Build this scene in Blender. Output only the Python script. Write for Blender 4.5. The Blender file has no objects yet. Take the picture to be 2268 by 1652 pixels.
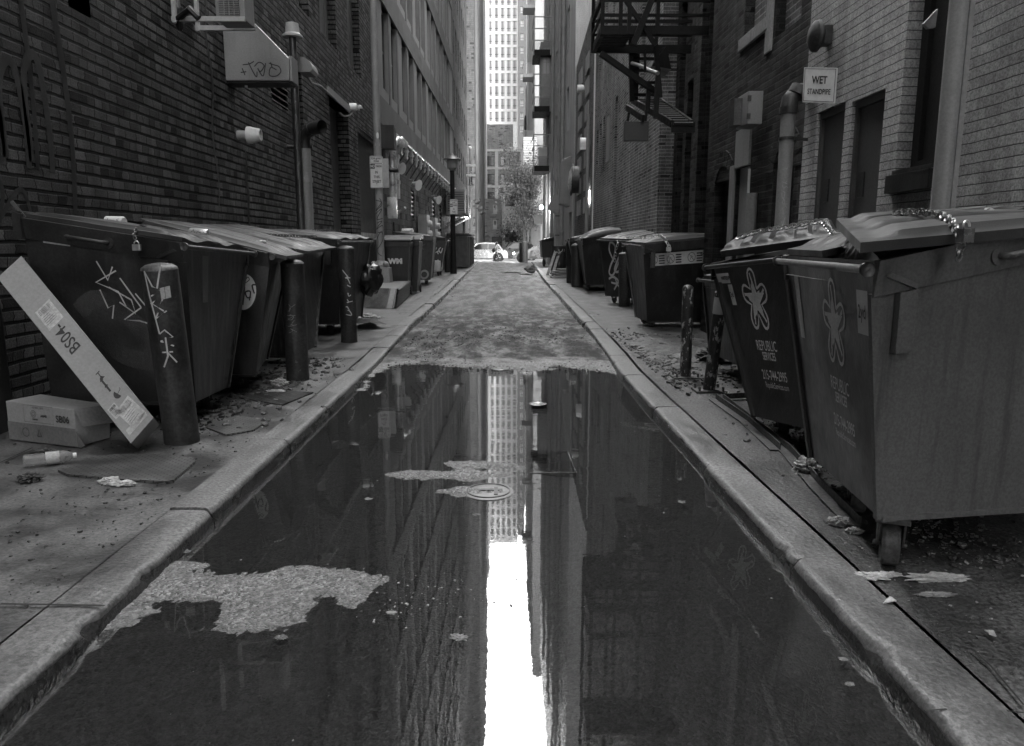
import bpy, bmesh, math, random
import numpy as np
from mathutils import Vector, Matrix, noise
V = Vector
R = math.radians
C = bpy.context.scene.collection
# ------------------------------------------------------------------ camera, sky, sun, exposure
FOC, CX, CY, CAMH = 1640.0, 1134.0, 826.0, 1.35
TILT = math.atan((CY - 545) / FOC); YAW = math.atan(19 / FOC)
cd = bpy.data.cameras.new('camera'); cam = bpy.data.objects.new('camera', cd); C.objects.link(cam)
cam.location = (0, 0, CAMH); cam.rotation_euler = (math.pi / 2 - TILT, 0, -YAW)
cd.sensor_width = 36; cd.lens = FOC / 2268 * 36; cd.clip_start = .05; cd.clip_end = 900
sc = bpy.context.scene; sc.camera = cam
w = bpy.data.worlds.new('World'); sc.world = w; w.use_nodes = True
nt = w.node_tree; nt.nodes.clear()
SUN_EL, SUN_AZ = R(44), R(-42)
sky = nt.nodes.new('ShaderNodeTexSky'); sky.sky_type = 'NISHITA'; sky.sun_disc = False
sky.sun_elevation = SUN_EL; sky.sun_rotation = SUN_AZ; sky.dust_density = 6; sky.air_density = 1.6
bw = nt.nodes.new('ShaderNodeRGBToBW'); bg = nt.nodes.new('ShaderNodeBackground'); wo = nt.nodes.new('ShaderNodeOutputWorld')
bg.inputs[1].default_value = .15
nt.links.new(sky.outputs[0], bw.inputs[0]); nt.links.new(bw.outputs[0], bg.inputs[0]); nt.links.new(bg.outputs[0], wo.inputs[0])
sl = bpy.data.lights.new('sun', 'SUN'); sl.energy = 1.0; sl.angle = R(14)
so = bpy.data.objects.new('sun', sl); C.objects.link(so)
sdir = V((math.sin(SUN_AZ) * math.cos(SUN_EL), math.cos(SUN_AZ) * math.cos(SUN_EL), math.sin(SUN_EL)))
so.rotation_euler = sdir.to_track_quat('Z', 'Y').to_euler()
sc.view_settings.view_transform = 'Standard'; sc.view_settings.look = 'None'; sc.view_settings.gamma = 1
sc.view_settings.exposure = 3.85
sc.render.resolution_x, sc.render.resolution_y = 1024, 746

# ------------------------------------------------------------------ calibration helpers: a photo point at a known depth / plane -> metres
def ray(px, py):
    u = (px - CX) / FOC; v = (CY - py) / FOC
    fy = math.cos(TILT) + v * math.sin(TILT); fz = -math.sin(TILT) + v * math.cos(TILT)
    c, s = math.cos(YAW), math.sin(YAW)
    return V((u * c + fy * s, -u * s + fy * c, fz))
O0 = V((0, 0, CAMH))
def P(px, py, Y): r = ray(px, py); return O0 + r * (Y / r.y)
def PX(px, py, X): r = ray(px, py); return O0 + r * (X / r.x)
def PG(px, py, z=0.12): r = ray(px, py); return O0 + r * ((z - CAMH) / r.z)
def Q(x, y): return x * 2268 / 4096, y * 2268 / 4096

# ------------------------------------------------------------------ materials
MATS = {}
def N(t, k, **kw):
    n = t.nodes.new(k)
    for a, b in kw.items(): setattr(n, a, b)
    return n
def mth(t, op, a, b=None, c=None, clamp=False):
    n = t.nodes.new('ShaderNodeMath'); n.operation = op; n.use_clamp = clamp
    for i, q in enumerate((a, b, c)):
        if q is None: continue
        if isinstance(q, (int, float)): n.inputs[i].default_value = q
        else: t.links.new(q, n.inputs[i])
    return n.outputs[0]
def coords(t, stretch=(1, 1, 1)):
    g = N(t, 'ShaderNodeNewGeometry'); m = N(t, 'ShaderNodeMapping'); m.inputs[3].default_value = stretch
    t.links.new(g.outputs[0], m.inputs[0]); return m.outputs[0]
def noi(t, vec, scale, detail=4, rough=.55):
    n = N(t, 'ShaderNodeTexNoise'); n.inputs['Scale'].default_value = scale; n.inputs['Detail'].default_value = detail
    n.inputs['Roughness'].default_value = rough; t.links.new(vec, n.inputs['Vector']); return n.outputs[0]
def step(t, x, a, b, lo=0., hi=1.):
    m = N(t, 'ShaderNodeMapRange'); m.interpolation_type = 'SMOOTHSTEP'
    t.links.new(x, m.inputs[0])
    for i, q in enumerate((a, b, lo, hi)): m.inputs[i + 1].default_value = q
    return m.outputs[0]
def mixv(t, f, a, b):
    # scalar mix
    n = N(t, 'ShaderNodeMix'); n.data_type = 'FLOAT'
    for i, q in ((0, f), (2, a), (3, b)):
        if isinstance(q, (int, float)): n.inputs[i].default_value = q
        else: t.links.new(q, n.inputs[i])
    return n.outputs[0]
def start(name):
    m = bpy.data.materials.new(name); m.use_nodes = True; t = m.node_tree
    b = t.nodes['Principled BSDF']; MATS[name] = m; return m, t, b
def finish(t, b, val, rough=.7, metal=0., h=None, bs=.3, bd=.01, spec=None):
    if isinstance(val, (int, float)): b.inputs['Base Color'].default_value = (val, val, val, 1)
    else: t.links.new(val, b.inputs['Base Color'])
    if isinstance(rough, (int, float)): b.inputs['Roughness'].default_value = rough
    else: t.links.new(rough, b.inputs['Roughness'])
    b.inputs['Metallic'].default_value = metal
    if spec is not None: b.inputs['Specular IOR Level'].default_value = spec
    if h is not None:
        u = N(t, 'ShaderNodeBump'); u.inputs['Strength'].default_value = bs; u.inputs['Distance'].default_value = bd
        t.links.new(h, u.inputs['Height']); t.links.new(u.outputs[0], b.inputs['Normal'])
def gm(name, lo, hi, rough=.6, metal=0., scale=3., detail=5, stretch=(1, 1, 1), fine=60, fa=.25, bs=.25, bd=.004, chips=None, streak=None, spec=None, dent=0, wet=None):
    """general weathered grey: slow stains, fine grain, optional paint chips (value, threshold, scale) and streaks (value, amount)"""
    m, t, b = start(name); v = coords(t, stretch); v1 = coords(t)
    n1 = step(t, noi(t, v, scale, detail, .62), .32, .68); n2 = step(t, noi(t, v1, fine, 4, .65), .32, .68)
    val = mixv(t, n1, lo, hi)
    val = mth(t, 'MULTIPLY', val, mth(t, 'MULTIPLY_ADD', n2, 2 * fa, 1 - fa))
    if streak:
        s = step(t, noi(t, coords(t, (14, 14, .9)), 1.0, 5, .65), .50, .72)
        s = mth(t, 'MULTIPLY', s, streak[1]); val = mixv(t, s, val, streak[0])
    if chips:
        c = step(t, noi(t, coords(t, chips[3] if len(chips) > 3 else (1, 1, 1)), chips[2], 6, .7), chips[1], chips[1] + .02); val = mixv(t, c, val, chips[0])
    rr = mth(t, 'MULTIPLY_ADD', n1, .25, rough - .12, clamp=True)
    h = mth(t, 'ADD', noi(t, v1, fine * .8, 4), mth(t, 'MULTIPLY', n1, .6))
    if dent: h = mth(t, 'ADD', h, mth(t, 'MULTIPLY', noi(t, v1, 4.5, 2), dent))
    if wet is not None:  # tone drops below this height: front shade painted in with the wet band
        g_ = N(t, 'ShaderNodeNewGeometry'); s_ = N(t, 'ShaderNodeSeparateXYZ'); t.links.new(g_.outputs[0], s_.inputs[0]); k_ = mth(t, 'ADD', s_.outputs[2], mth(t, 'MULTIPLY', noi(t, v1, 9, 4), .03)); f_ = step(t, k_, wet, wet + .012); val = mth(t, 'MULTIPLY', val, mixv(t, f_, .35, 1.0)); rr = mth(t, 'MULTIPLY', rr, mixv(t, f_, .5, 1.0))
    finish(t, b, val, rr, metal, h, bs, bd, spec); return m
def brick(name, c1, c2, mortar, bwid, row, ms=.008, bump=1., off=.5, rough=.75, stain=.5, wav=.002, bd=.012, squash=1., white=None, vj=None, vms=.004, odd=.45):
    """bricks with their own values for bed joints (mortar, ms) and head joints (vj, vms)"""
    m, t, b = start(name); vj = mortar if vj is None else vj
    g = N(t, 'ShaderNodeNewGeometry'); s = N(t, 'ShaderNodeSeparateXYZ'); t.links.new(g.outputs[0], s.inputs[0])
    vv = g.outputs[0]
    wob = noi(t, vv, 3.5, 2); u = mth(t, 'ADD', mth(t, 'ADD', s.outputs[0], s.outputs[1]), mth(t, 'MULTIPLY', noi(t, coords(t, (1, 1, 4)), 5, 1), .05))
    z = mth(t, 'ADD', s.outputs[2], mth(t, 'MULTIPLY', mth(t, 'SUBTRACT', wob, .5), wav * 10)); z = mth(t, 'ADD', z, mth(t, 'MULTIPLY', noi(t, vv, 22, 2), .006))
    cb = N(t, 'ShaderNodeCombineXYZ'); t.links.new(u, cb.inputs[0]); t.links.new(z, cb.inputs[1])
    br = N(t, 'ShaderNodeTexBrick'); br.offset = off; br.squash = squash; br.squash_frequency = 3; br.offset_frequency = 2
    for k, q in (('Color1', (0, 0, 0, 1)), ('Color2', (1, 1, 1, 1)), ('Mortar', (.5, .5, .5, 1))): br.inputs[k].default_value = q
    br.inputs['Scale'].default_value = 1; br.inputs['Mortar Size'].default_value = vms; br.inputs['Mortar Smooth'].default_value = .2
    br.inputs['Brick Width'].default_value = bwid; br.inputs['Row Height'].default_value = row
    t.links.new(cb.outputs[0], br.inputs['Vector'])
    fz = mth(t, 'FRACT', mth(t, 'DIVIDE', z, row)); dz = mth(t, 'MINIMUM', fz, mth(t, 'SUBTRACT', 1.0, fz)); hj = step(t, dz, ms / row * .75, ms / row * 1.25, 1., 0.)
    base = mixv(t, br.outputs[0], c1, c2)
    grain = step(t, noi(t, vv, 75, 4, .7), .3, .7); big = noi(t, vv, .55, 5, .6); mid = noi(t, coords(t, (5, 5, .5)), 1.3, 5, .6)
    base = mth(t, 'MULTIPLY', base, step(t, br.outputs[0], .06, .09, odd, 1.0)); base = mth(t, 'MULTIPLY', base, mth(t, 'MULTIPLY_ADD', grain, .8, .6))
    val = mixv(t, br.outputs[1], base, vj); val = mixv(t, hj, val, mortar)
    val = mth(t, 'MULTIPLY', val, step(t, big, .3, .7, 1 - stain, 1.0))
    val = mth(t, 'MULTIPLY', val, step(t, mid, .35, .65, 1 - stain * .7, 1.0))
    if white:
        wm = step(t, noi(t, coords(t, (2, 2, .8)), 3, 8, .75), white[1], white[1] + .03); val = mixv(t, wm, val, white[0])
    h = mth(t, 'SUBTRACT', mth(t, 'MULTIPLY', grain, .2), mth(t, 'MAXIMUM', mth(t, 'MULTIPLY', br.outputs[1], .4), hj))
    finish(t, b, val, rough, 0, h, bump, bd, .12); return m
gm('concrete', .030, .12, .5, scale=2.6, detail=9, fine=60, fa=.42, bs=.6, bd=.006, chips=(.03, .66, 9))
gm('kerb_stone', .065, .15, .5, scale=4, detail=9, fine=70, fa=.42, bs=.9, bd=.005, stretch=(1, .5, 1), wet=.105, chips=(.05, .67, 7))  # wet: kerb front darkened below a height, its shade painted in with the wetness
gm('pavement_dark', 0.03, 0.08, .5, scale=3, detail=9, fine=60, fa=.8, bs=.8, bd=.008)
gm('black', .012, .02, .5); gm('soot', .010, .02, .8)
gm('bin_dark', .012, .026, .42, scale=2.2, fine=60, fa=.3, bs=.3, dent=3, streak=(.05, .5), chips=(.12, .715, 26))
gm('bin_darker', .009, .018, .42, scale=2.2, fine=60, fa=.3, bs=.3, dent=3, streak=(.03, .5))
gm('bin_grey', .072, .11, .40, scale=1.1, fine=90, fa=.2, bs=.35, bd=.002, streak=(.026, .6), chips=(.25, .735, 26), dent=6)
gm('bin_worn', 0.014, 0.05, .45, scale=4, fine=30, fa=.3, bs=.3, stretch=(4, 4, .6), streak=(.085, .8))
gm('lid', .026, .042, .5, scale=3, fine=220, fa=.2, bs=.3, bd=.002)
gm('lid_dark', 0.018, 0.032, .5, scale=3, fine=120, fa=.2, bs=.3, bd=.002)
gm('steel_dark', .05, .09, .4, .5, scale=5, fine=60)
gm('bollard', .016, .034, .5, scale=5, fine=40, fa=.4, bs=.7, chips=(.10, .665, 14), streak=(.05, .5), dent=2)
gm('bollard_flaky', .02, .03, .4, scale=5, fine=40, fa=.3, bs=.6, chips=(.34, .555, 22, (1, 1, .45)))
gm('galv', .5, .7, .35, .45, scale=4, fine=30, fa=.15, bs=.1)
gm('pale_paint', .36, .44, .5, scale=2, fine=40, fa=.08, bs=.08, streak=(.3, .3))
gm('mid_paint', .20, .26, .5, scale=2, fine=40, fa=.1, bs=.1, streak=(.12, .4))
gm('pole_paint', .22, .28, .45, scale=3, fine=60, fa=.12, bs=.1, streak=(.14, .3))
gm('duct_grey', .20, .25, .5, scale=2, fine=60, fa=.1, bs=.1, streak=(.12, .3))
gm('white_plastic', .72, .8, .35, fine=30, fa=.04, bs=.03)
gm('sign_white', .55, .62, .5, scale=5, fine=30, fa=.06, bs=.03, chips=(.2, .73, 20))
gm('sign_grey', .30, .36, .5, scale=5, fine=30, fa=.06, bs=.03)
gm('ink', .02, .03, .6); 
def chalk(name, v_, thr):
    m, t, b = start(name); b.inputs['Base Color'].default_value = (v_, v_, v_, 1); b.inputs['Roughness'].default_value = .9
    t.links.new(step(t, noi(t, coords(t), 70, 4, .7), thr, thr + .08), b.inputs['Alpha'])
chalk('chalk', .45, .30); chalk('chalk_dim', .2, .36)
m, t, b = start('overspray'); b.inputs['Base Color'].default_value = (.10, .10, .10, 1); t.links.new(mth(t, 'MULTIPLY', step(t, noi(t, coords(t), 5, 5, .6), .30, .75), .45), b.inputs['Alpha'])
gm('left_joint', .01, .02)
gm('decal', .36, .46, .6, scale=8, fine=80, fa=.15, bs=.02)
gm('card', .24, .30, .8, scale=2, fine=60, fa=.08, bs=.1, bd=.001)
gm('card_dark', .13, .18, .8, scale=3, fine=60, fa=.15, bs=.15, bd=.002)
gm('chain', .36, .5, .35, .9, fine=40, fa=.1); gm('rubber', .02, .04, .7)
gm('wheel_worn', .03, .07, .8, scale=8, fine=40, fa=.4, bs=.8)
gm('door_dark', .06, .085, .5, scale=2, fine=60, fa=.15, bs=.15, streak=(.07, .3))
gm('plaster', .24, .36, .8, scale=.8, fine=30, fa=.15, bs=.3, stretch=(1, 1, .3), streak=(.10, .5))
gm('plaster_pale', .34, .46, .8, scale=.5, fine=30, fa=.1, bs=.2, stretch=(1, 1, .3), streak=(.22, .3))
gm('panel_grey', 0.08, 0.11, .6, scale=1, fine=200, fa=.12, bs=.1); gm('panel_light', 0.17, 0.22, .6, scale=1, fine=200, fa=.1, bs=.1)
gm('frame_dark', .03, .05, .5); gm('iron', .008, .016, .6, scale=8, fine=60, bs=.5, chips=(.08, .74, 30), spec=.15)
gm('rust', .05, .10, .7, scale=9, fine=60, fa=.4, bs=.6); gm('wood', .16, .28, .8, scale=3, stretch=(1, 1, 6), fine=60)
gm('paper', .38, .5, .8, scale=9, fine=60, fa=.2); gm('cloth', .05, .09, .9, scale=6, fine=120, fa=.3)
gm('trash_dark', .03, .09, .7, scale=12, fine=80, fa=.5, bs=.8); gm('bark', .05, .1, .9, scale=8, fine=30, bs=1)
gm('leaf', .05, .09, .55, scale=2, fine=3, fa=.3); gm('skin', .35, .4, .5); gm('hair', .02, .03, .5)
gm('car_silver', .5, .55, .22, .6, fine=30, fa=.02, bs=0); gm('car_grey', .2, .22, .22, .6, fine=30, fa=.02, bs=0); gm('car_dark', .03, .035, .2, .3, fine=30, fa=.02, bs=0)
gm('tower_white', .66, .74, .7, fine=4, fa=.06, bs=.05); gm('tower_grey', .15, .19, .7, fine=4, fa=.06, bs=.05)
gm('concrete_block', .15, .21, .75, scale=.7, fine=50, fa=.2, bs=.3, stretch=(1, 1, .4), streak=(.09, .5))
def glass(name, val, rough=.08):
    m, t, b = start(name); finish(t, b, val, rough, 0, noi(t, coords(t), 1.2, 2), .05, .02); b.inputs['Specular IOR Level'].default_value = .8
glass('glass', .03); glass('glass_pale', .34, .15); glass('car_glass', .02, .05); glass('bag', .006, .36)
def emit(name, s):
    m, t, b = start(name); b.inputs['Emission Color'].default_value = (1, 1, 1, 1); b.inputs['Emission Strength'].default_value = s
emit('lamp_on', 14); emit('lamp_star', 60)
brick('brick_left', .05, .20, .001, .20, .092, ms=.0125, bump=1., stain=.5, bd=.03, squash=.6, wav=.0015, vj=.008, vms=.0055)  # near-black bed joints: shadow of the raked courses painted into the mortar tone
brick('brick_painted', .40, .50, .10, .168, .064, ms=.0035, bump=.9, stain=.35, wav=.0012, vj=.46, vms=.0025, odd=.9)
brick('brick_dark', .03, .095, .07, .205, .070, ms=.008, bump=1., stain=.6, wav=.0025, white=(.12, .71))
brick('brick_mid', .17, .27, .5, .205, .072, ms=.007, bump=.8, stain=.5, wav=.002)
brick('brick_far', .10, .16, .20, .21, .075, ms=.009, bump=.4, stain=.3)
brick('brick_end', .45, .6, .4, .4, .15, ms=.02, bump=.3, stain=.25)
brick('brick_pale', .14, .2, .12, .3, .2, ms=.012, bump=.3, stain=.25)
brick('block', .135, .19, .075, .42, .205, ms=.006, bump=.5, stain=.45)
gm('shed', .05, .09, .6, scale=3, streak=(.16, .4))
gm('steel_wet', .05, .1, .25, .3, scale=6, fine=80, fa=.4, bs=.4); gm('gravel', .10, .42, .4, scale=40, fine=90, fa=.4)
def plate():
    m, t, b = start('steel_plate'); g = N(t, 'ShaderNodeNewGeometry'); s = N(t, 'ShaderNodeSeparateXYZ'); t.links.new(g.outputs[0], s.inputs[0])
    cb = N(t, 'ShaderNodeCombineXYZ'); t.links.new(s.outputs[0], cb.inputs[0]); t.links.new(mth(t, 'ADD', s.outputs[1], s.outputs[2]), cb.inputs[1])
    br = N(t, 'ShaderNodeTexBrick'); br.inputs['Scale'].default_value = 1; br.inputs['Mortar Size'].default_value = .0045; br.inputs['Brick Width'].default_value = .05; br.inputs['Row Height'].default_value = .022; t.links.new(cb.outputs[0], br.inputs['Vector'])
    n = noi(t, g.outputs[0], 4, 6); val = mth(t, 'MULTIPLY', mixv(t, br.outputs[1], .17, .05), step(t, n, .35, .65, .5, 1.1)); finish(t, b, val, .4, .2, mth(t, 'SUBTRACT', 1.0, br.outputs[1]), .8, .004)
plate(); brick('paver', .03, .05, .10, .12, .24, ms=.006, bump=.6, stain=.3)
WZ = .05
def asphalt():
    m, t, b = start('asphalt'); v = coords(t); g = N(t, 'ShaderNodeNewGeometry'); s = N(t, 'ShaderNodeSeparateXYZ'); t.links.new(g.outputs[0], s.inputs[0])
    vo = N(t, 'ShaderNodeTexVoronoi'); vo.inputs['Scale'].default_value = 95; t.links.new(v, vo.inputs['Vector'])
    fine = noi(t, v, 60, 4, .7); lane = step(t, noi(t, coords(t, (1, .16, 1)), 2.6, 6, .65), .36, .64)
    stone = N(t, 'ShaderNodeRGBToBW'); t.links.new(vo.outputs[1], stone.inputs[0]); sp = mth(t, 'POWER', stone.outputs[0], 1.6)
    val = mth(t, 'MULTIPLY', mixv(t, sp, .08, .17), mth(t, 'MULTIPLY_ADD', fine, 1.0, .5))
    edge = mth(t, 'MULTIPLY', noi(t, v, 3, 5), 1.6); yy = mth(t, 'ADD', s.outputs[1], edge)
    dry = step(t, s.outputs[2], WZ - .0005, WZ + .0075); grav = mth(t, 'MULTIPLY', dry, step(t, yy, 9.0, 9.5, 1., 0.))
    grav = mth(t, 'MULTIPLY', grav, step(t, noi(t, v, 5.5, 6, .7), .36, .56, .35, 1.0)); val = mixv(t, grav, val, mth(t, 'MULTIPLY', mixv(t, sp, .03, .44), mth(t, 'MULTIPLY_ADD', fine, 1.2, .3)))
    mudf = mth(t, 'MULTIPLY', step(t, yy, 9.0, 9.5), step(t, yy, 12.5, 20, 1., .1)); clod = step(t, noi(t, coords(t, (1, .32, 1)), 5, 9, .72), .36, .60)
    far_ = mth(t, 'MULTIPLY', mixv(t, lane, .03, .105), mth(t, 'MULTIPLY_ADD', step(t, noi(t, coords(t, (1, .5, 1)), 26, 5, .7), .3, .7), .8, .6))
    far_ = mixv(t, mth(t, 'MULTIPLY', clod, mudf), far_, mth(t, 'MULTIPLY', fine, .035)); val = mixv(t, step(t, yy, 9.0, 9.5), val, far_)
    rough = mth(t, 'ADD', mixv(t, lane, .55, .42), mth(t, 'MULTIPLY', mth(t, 'MULTIPLY', clod, mudf), .4), clamp=True)
    h = mth(t, 'SUBTRACT', fine, vo.outputs[0]); finish(t, b, val, rough, 0, h, .9, .008, .6)
asphalt()
def water():
    m = bpy.data.materials.new('water'); m.use_nodes = True; t = m.node_tree; t.nodes.clear(); MATS['water'] = m
    o = N(t, 'ShaderNodeOutputMaterial'); mx = N(t, 'ShaderNodeMixShader'); tr = N(t, 'ShaderNodeBsdfTransparent'); gl = N(t, 'ShaderNodeBsdfGlossy')
    fr = N(t, 'ShaderNodeFresnel'); fr.inputs[0].default_value = 1.7; tr.inputs[0].default_value = (.5, .5, .5, 1)
    gl.inputs['Roughness'].default_value = .003; gl.inputs[0].default_value = (1, 1, 1, 1)
    h1 = noi(t, coords(t, (1, 1.6, 1)), 9, 3, .5); h2 = noi(t, coords(t, (1, 2.2, 1)), 1.6, 2)
    h = mth(t, 'ADD', mth(t, 'MULTIPLY', h1, .3), h2)
    u = N(t, 'ShaderNodeBump'); u.inputs['Strength'].default_value = .055; u.inputs['Distance'].default_value = .010
    t.links.new(h, u.inputs['Height']); t.links.new(u.outputs[0], gl.inputs['Normal']); t.links.new(u.outputs[0], fr.inputs['Normal'])
    t.links.new(fr.outputs[0], mx.inputs[0]); t.links.new(tr.outputs[0], mx.inputs[1]); t.links.new(gl.outputs[0], mx.inputs[2]); t.links.new(mx.outputs[0], o.inputs[0])
water()
def clear():
    m = bpy.data.materials.new('clear_plastic'); m.use_nodes = True; t = m.node_tree; t.nodes.clear(); MATS['clear_plastic'] = m
    o = N(t, 'ShaderNodeOutputMaterial'); mx = N(t, 'ShaderNodeMixShader'); tr = N(t, 'ShaderNodeBsdfTransparent'); gl = N(t, 'ShaderNodeBsdfPrincipled')
    gl.inputs['Base Color'].default_value = (.3, .3, .3, 1); gl.inputs['Roughness'].default_value = .15; mx.inputs[0].default_value = .45
    t.links.new(tr.outputs[0], mx.inputs[1]); t.links.new(gl.outputs[0], mx.inputs[2]); t.links.new(mx.outputs[0], o.inputs[0])
clear()

# ------------------------------------------------------------------ mesh helpers
class MB:
    def __init__(s): s.v = []; s.f = []
    def add(s, vs, fs):
        n = len(s.v); s.v += [V(q) for q in vs]; s.f += [[n + i for i in f] for f in fs]; return s
    def hexa(s, p):      # 8 points: bottom ring of 4, top ring of 4
        return s.add(p, [(3, 2, 1, 0), (4, 5, 6, 7), (0, 1, 5, 4), (1, 2, 6, 5), (2, 3, 7, 6), (3, 0, 4, 7)])
    def box(s, a, b):
        x0, y0, z0 = (min(a[i], b[i]) for i in range(3)); x1, y1, z1 = (max(a[i], b[i]) for i in range(3))
        return s.hexa([(x0, y0, z0), (x1, y0, z0), (x1, y1, z0), (x0, y1, z0), (x0, y0, z1), (x1, y0, z1), (x1, y1, z1), (x0, y1, z1)])
    def obox(s, c, sx, sy, sz, rot=None):   # box about a centre with a rotation matrix
        M = rot if rot is not None else Matrix.Identity(3)
        pts = [V(c) + M @ V((i * sx / 2, j * sy / 2, k * sz / 2)) for k in (-1, 1) for i, j in ((-1, -1), (1, -1), (1, 1), (-1, 1))]
        return s.hexa(pts)
    def beam(s, a, b, w_, h_=None, up=(0, 0, 1)):
        a, b = V(a), V(b); h_ = h_ or w_; d = (b - a).normalized(); u = V(up)
        if abs(d.dot(u)) > .97: u = V((1, 0, 0))
        x = d.cross(u).normalized() * w_ / 2; y = d.cross(x).normalized() * h_ / 2
        return s.hexa([a - x - y, a + x - y, a + x + y, a - x + y, b - x - y, b + x - y, b + x + y, b - x + y])
    def tube(s, pts, r, n=10, cap=True):
        pts = [V(p) for p in pts]; rs = r if isinstance(r, (list, tuple)) else [r] * len(pts)
        rings = []; prev = None
        for i, p in enumerate(pts):
            d = ((pts[min(i + 1, len(pts) - 1)] - p).normalized() + (p - pts[max(i - 1, 0)]).normalized())
            d = d.normalized() if d.length > 1e-6 else V((0, 0, 1))
            if prev is None: prev = d.orthogonal().normalized()
            a = (prev - d * prev.dot(d)).normalized(); b = d.cross(a); prev = a
            rings.append([p + (a * math.cos(2 * math.pi * k / n) + b * math.sin(2 * math.pi * k / n)) * rs[i] for k in range(n)])
        vs = [q for rg in rings for q in rg]; m = len(pts)
        fs = [(i * n + k, i * n + (k + 1) % n, (i + 1) * n + (k + 1) % n, (i + 1) * n + k) for i in range(m - 1) for k in range(n)]
        if cap: fs += [list(range(n))[::-1], [(m - 1) * n + k for k in range(n)]]
        return s.add(vs, fs)
    def lathe(s, o, axis, prof, n=20):      # prof: (radius, distance along axis)
        o, ax = V(o), V(axis).normalized(); return s.tube([o + ax * h for _, h in prof], [max(r_, 1e-4) for r_, _ in prof], n) if all(prof[i][1] < prof[i + 1][1] for i in range(len(prof) - 1)) else s._lathe(o, ax, prof, n)
    def _lathe(s, o, ax, prof, n):
        o, ax = V(o), V(ax).normalized()
        a = ax.orthogonal().normalized(); b = ax.cross(a); vs = []
        for r_, h in prof:
            for k in range(n): vs.append(o + ax * h + (a * math.cos(2 * math.pi * k / n) + b * math.sin(2 * math.pi * k / n)) * max(r_, 1e-4))
        m = len(prof); fs = [(i * n + k, i * n + (k + 1) % n, (i + 1) * n + (k + 1) % n, (i + 1) * n + k) for i in range(m - 1) for k in range(n)]
        return s.add(vs, fs + [list(range(n))[::-1], [(m - 1) * n + k for k in range(n)]])
    def prism(s, poly, f0, f1):              # poly of 2-D points mapped by two functions
        n = len(poly); vs = [f0(*p) for p in poly] + [f1(*p) for p in poly]
        return s.add(vs, [list(range(n))[::-1], [n + i for i in range(n)]] + [(i, (i + 1) % n, n + (i + 1) % n, n + i) for i in range(n)])
    def blob(s, c, r, seed=0, amp=.3, sub=3, sq=(1, 1, 1), fr=2.):
        bm = bmesh.new(); bmesh.ops.create_icosphere(bm, subdivisions=sub, radius=1)
        vs = [v.co.copy() for v in bm.verts]; fs = [[v.index for v in f.verts] for f in bm.faces]; bm.free(); out = []
        for q in vs:
            k = 1 + amp * noise.noise(q * fr + V((seed * 7.3, seed * 1.7, 0))) + amp * .5 * noise.noise(q * fr * 2.7 + V((seed, 0, 3)))
            out.append(V(c) + V((q.x * sq[0], q.y * sq[1], q.z * sq[2])) * r * k)
        return s.add(out, fs)
    def build(s, name, mat, parent=None, smooth=False, bevel=0, hold=None):
        me = bpy.data.meshes.new(name); o_ = V((0, 0, 0))
        rt = parent if parent is not None else hold
        if parent is not None: o_ = ORG.get(parent.name, V((0, 0, 0)))
        me.from_pydata([tuple(q - o_) for q in s.v], [], s.f); me.validate(); bm = bmesh.new(); bm.from_mesh(me)
        bmesh.ops.recalc_face_normals(bm, faces=bm.faces)
        if bevel:
            es = [e for e in bm.edges if len(e.link_faces) == 2 and e.calc_face_angle(0) > .5]
            if es: bmesh.ops.bevel(bm, geom=es, offset=bevel, segments=2, profile=.7, affect='EDGES', clamp_overlap=True)
        bm.to_mesh(me); bm.free(); me.materials.append(MATS[mat])
        if smooth:
            me.polygons.foreach_set('use_smooth', [True] * len(me.polygons)); me.set_sharp_from_angle(angle=R(38))
        o = bpy.data.objects.new(name, me); C.objects.link(o)
        if parent is not None: o.parent = parent; ORG[o.name] = o_
        return o
ORG = {}
def tag(o, label=None, cat=None, group=None, kind=None):
    if label: o['label'] = label
    if cat: o['category'] = cat
    if group: o['group'] = group
    if kind: o['kind'] = kind
    return o
def thing(name, label, cat, loc, group=None, local=False, rz=0):
    o = bpy.data.objects.new(name, None); C.objects.link(o); o.location = loc; o.rotation_euler.z = rz; o.empty_display_size = .2
    ORG[o.name] = V((0, 0, 0)) if local else V(loc); return tag(o, label, cat, group)
def single(mb, name, mat, label, cat, loc, group=None, kind=None, **kw):
    """a thing that is one mesh: origin moved to loc"""
    for i in range(len(mb.v)): mb.v[i] = mb.v[i] - V(loc)
    o = mb.build(name, mat, **kw); o.location = loc; return tag(o, label, cat, group, kind)
def struct(mb, name, mat, **kw): return tag(mb.build(name, mat, **kw), kind='structure')
def copy_tree(o, parent=None):
    c = o.copy(); C.objects.link(c)
    if parent is not None: c.parent = parent
    for ch in [q for q in bpy.data.objects if q.parent == o]: copy_tree(ch, c)
    return c
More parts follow.
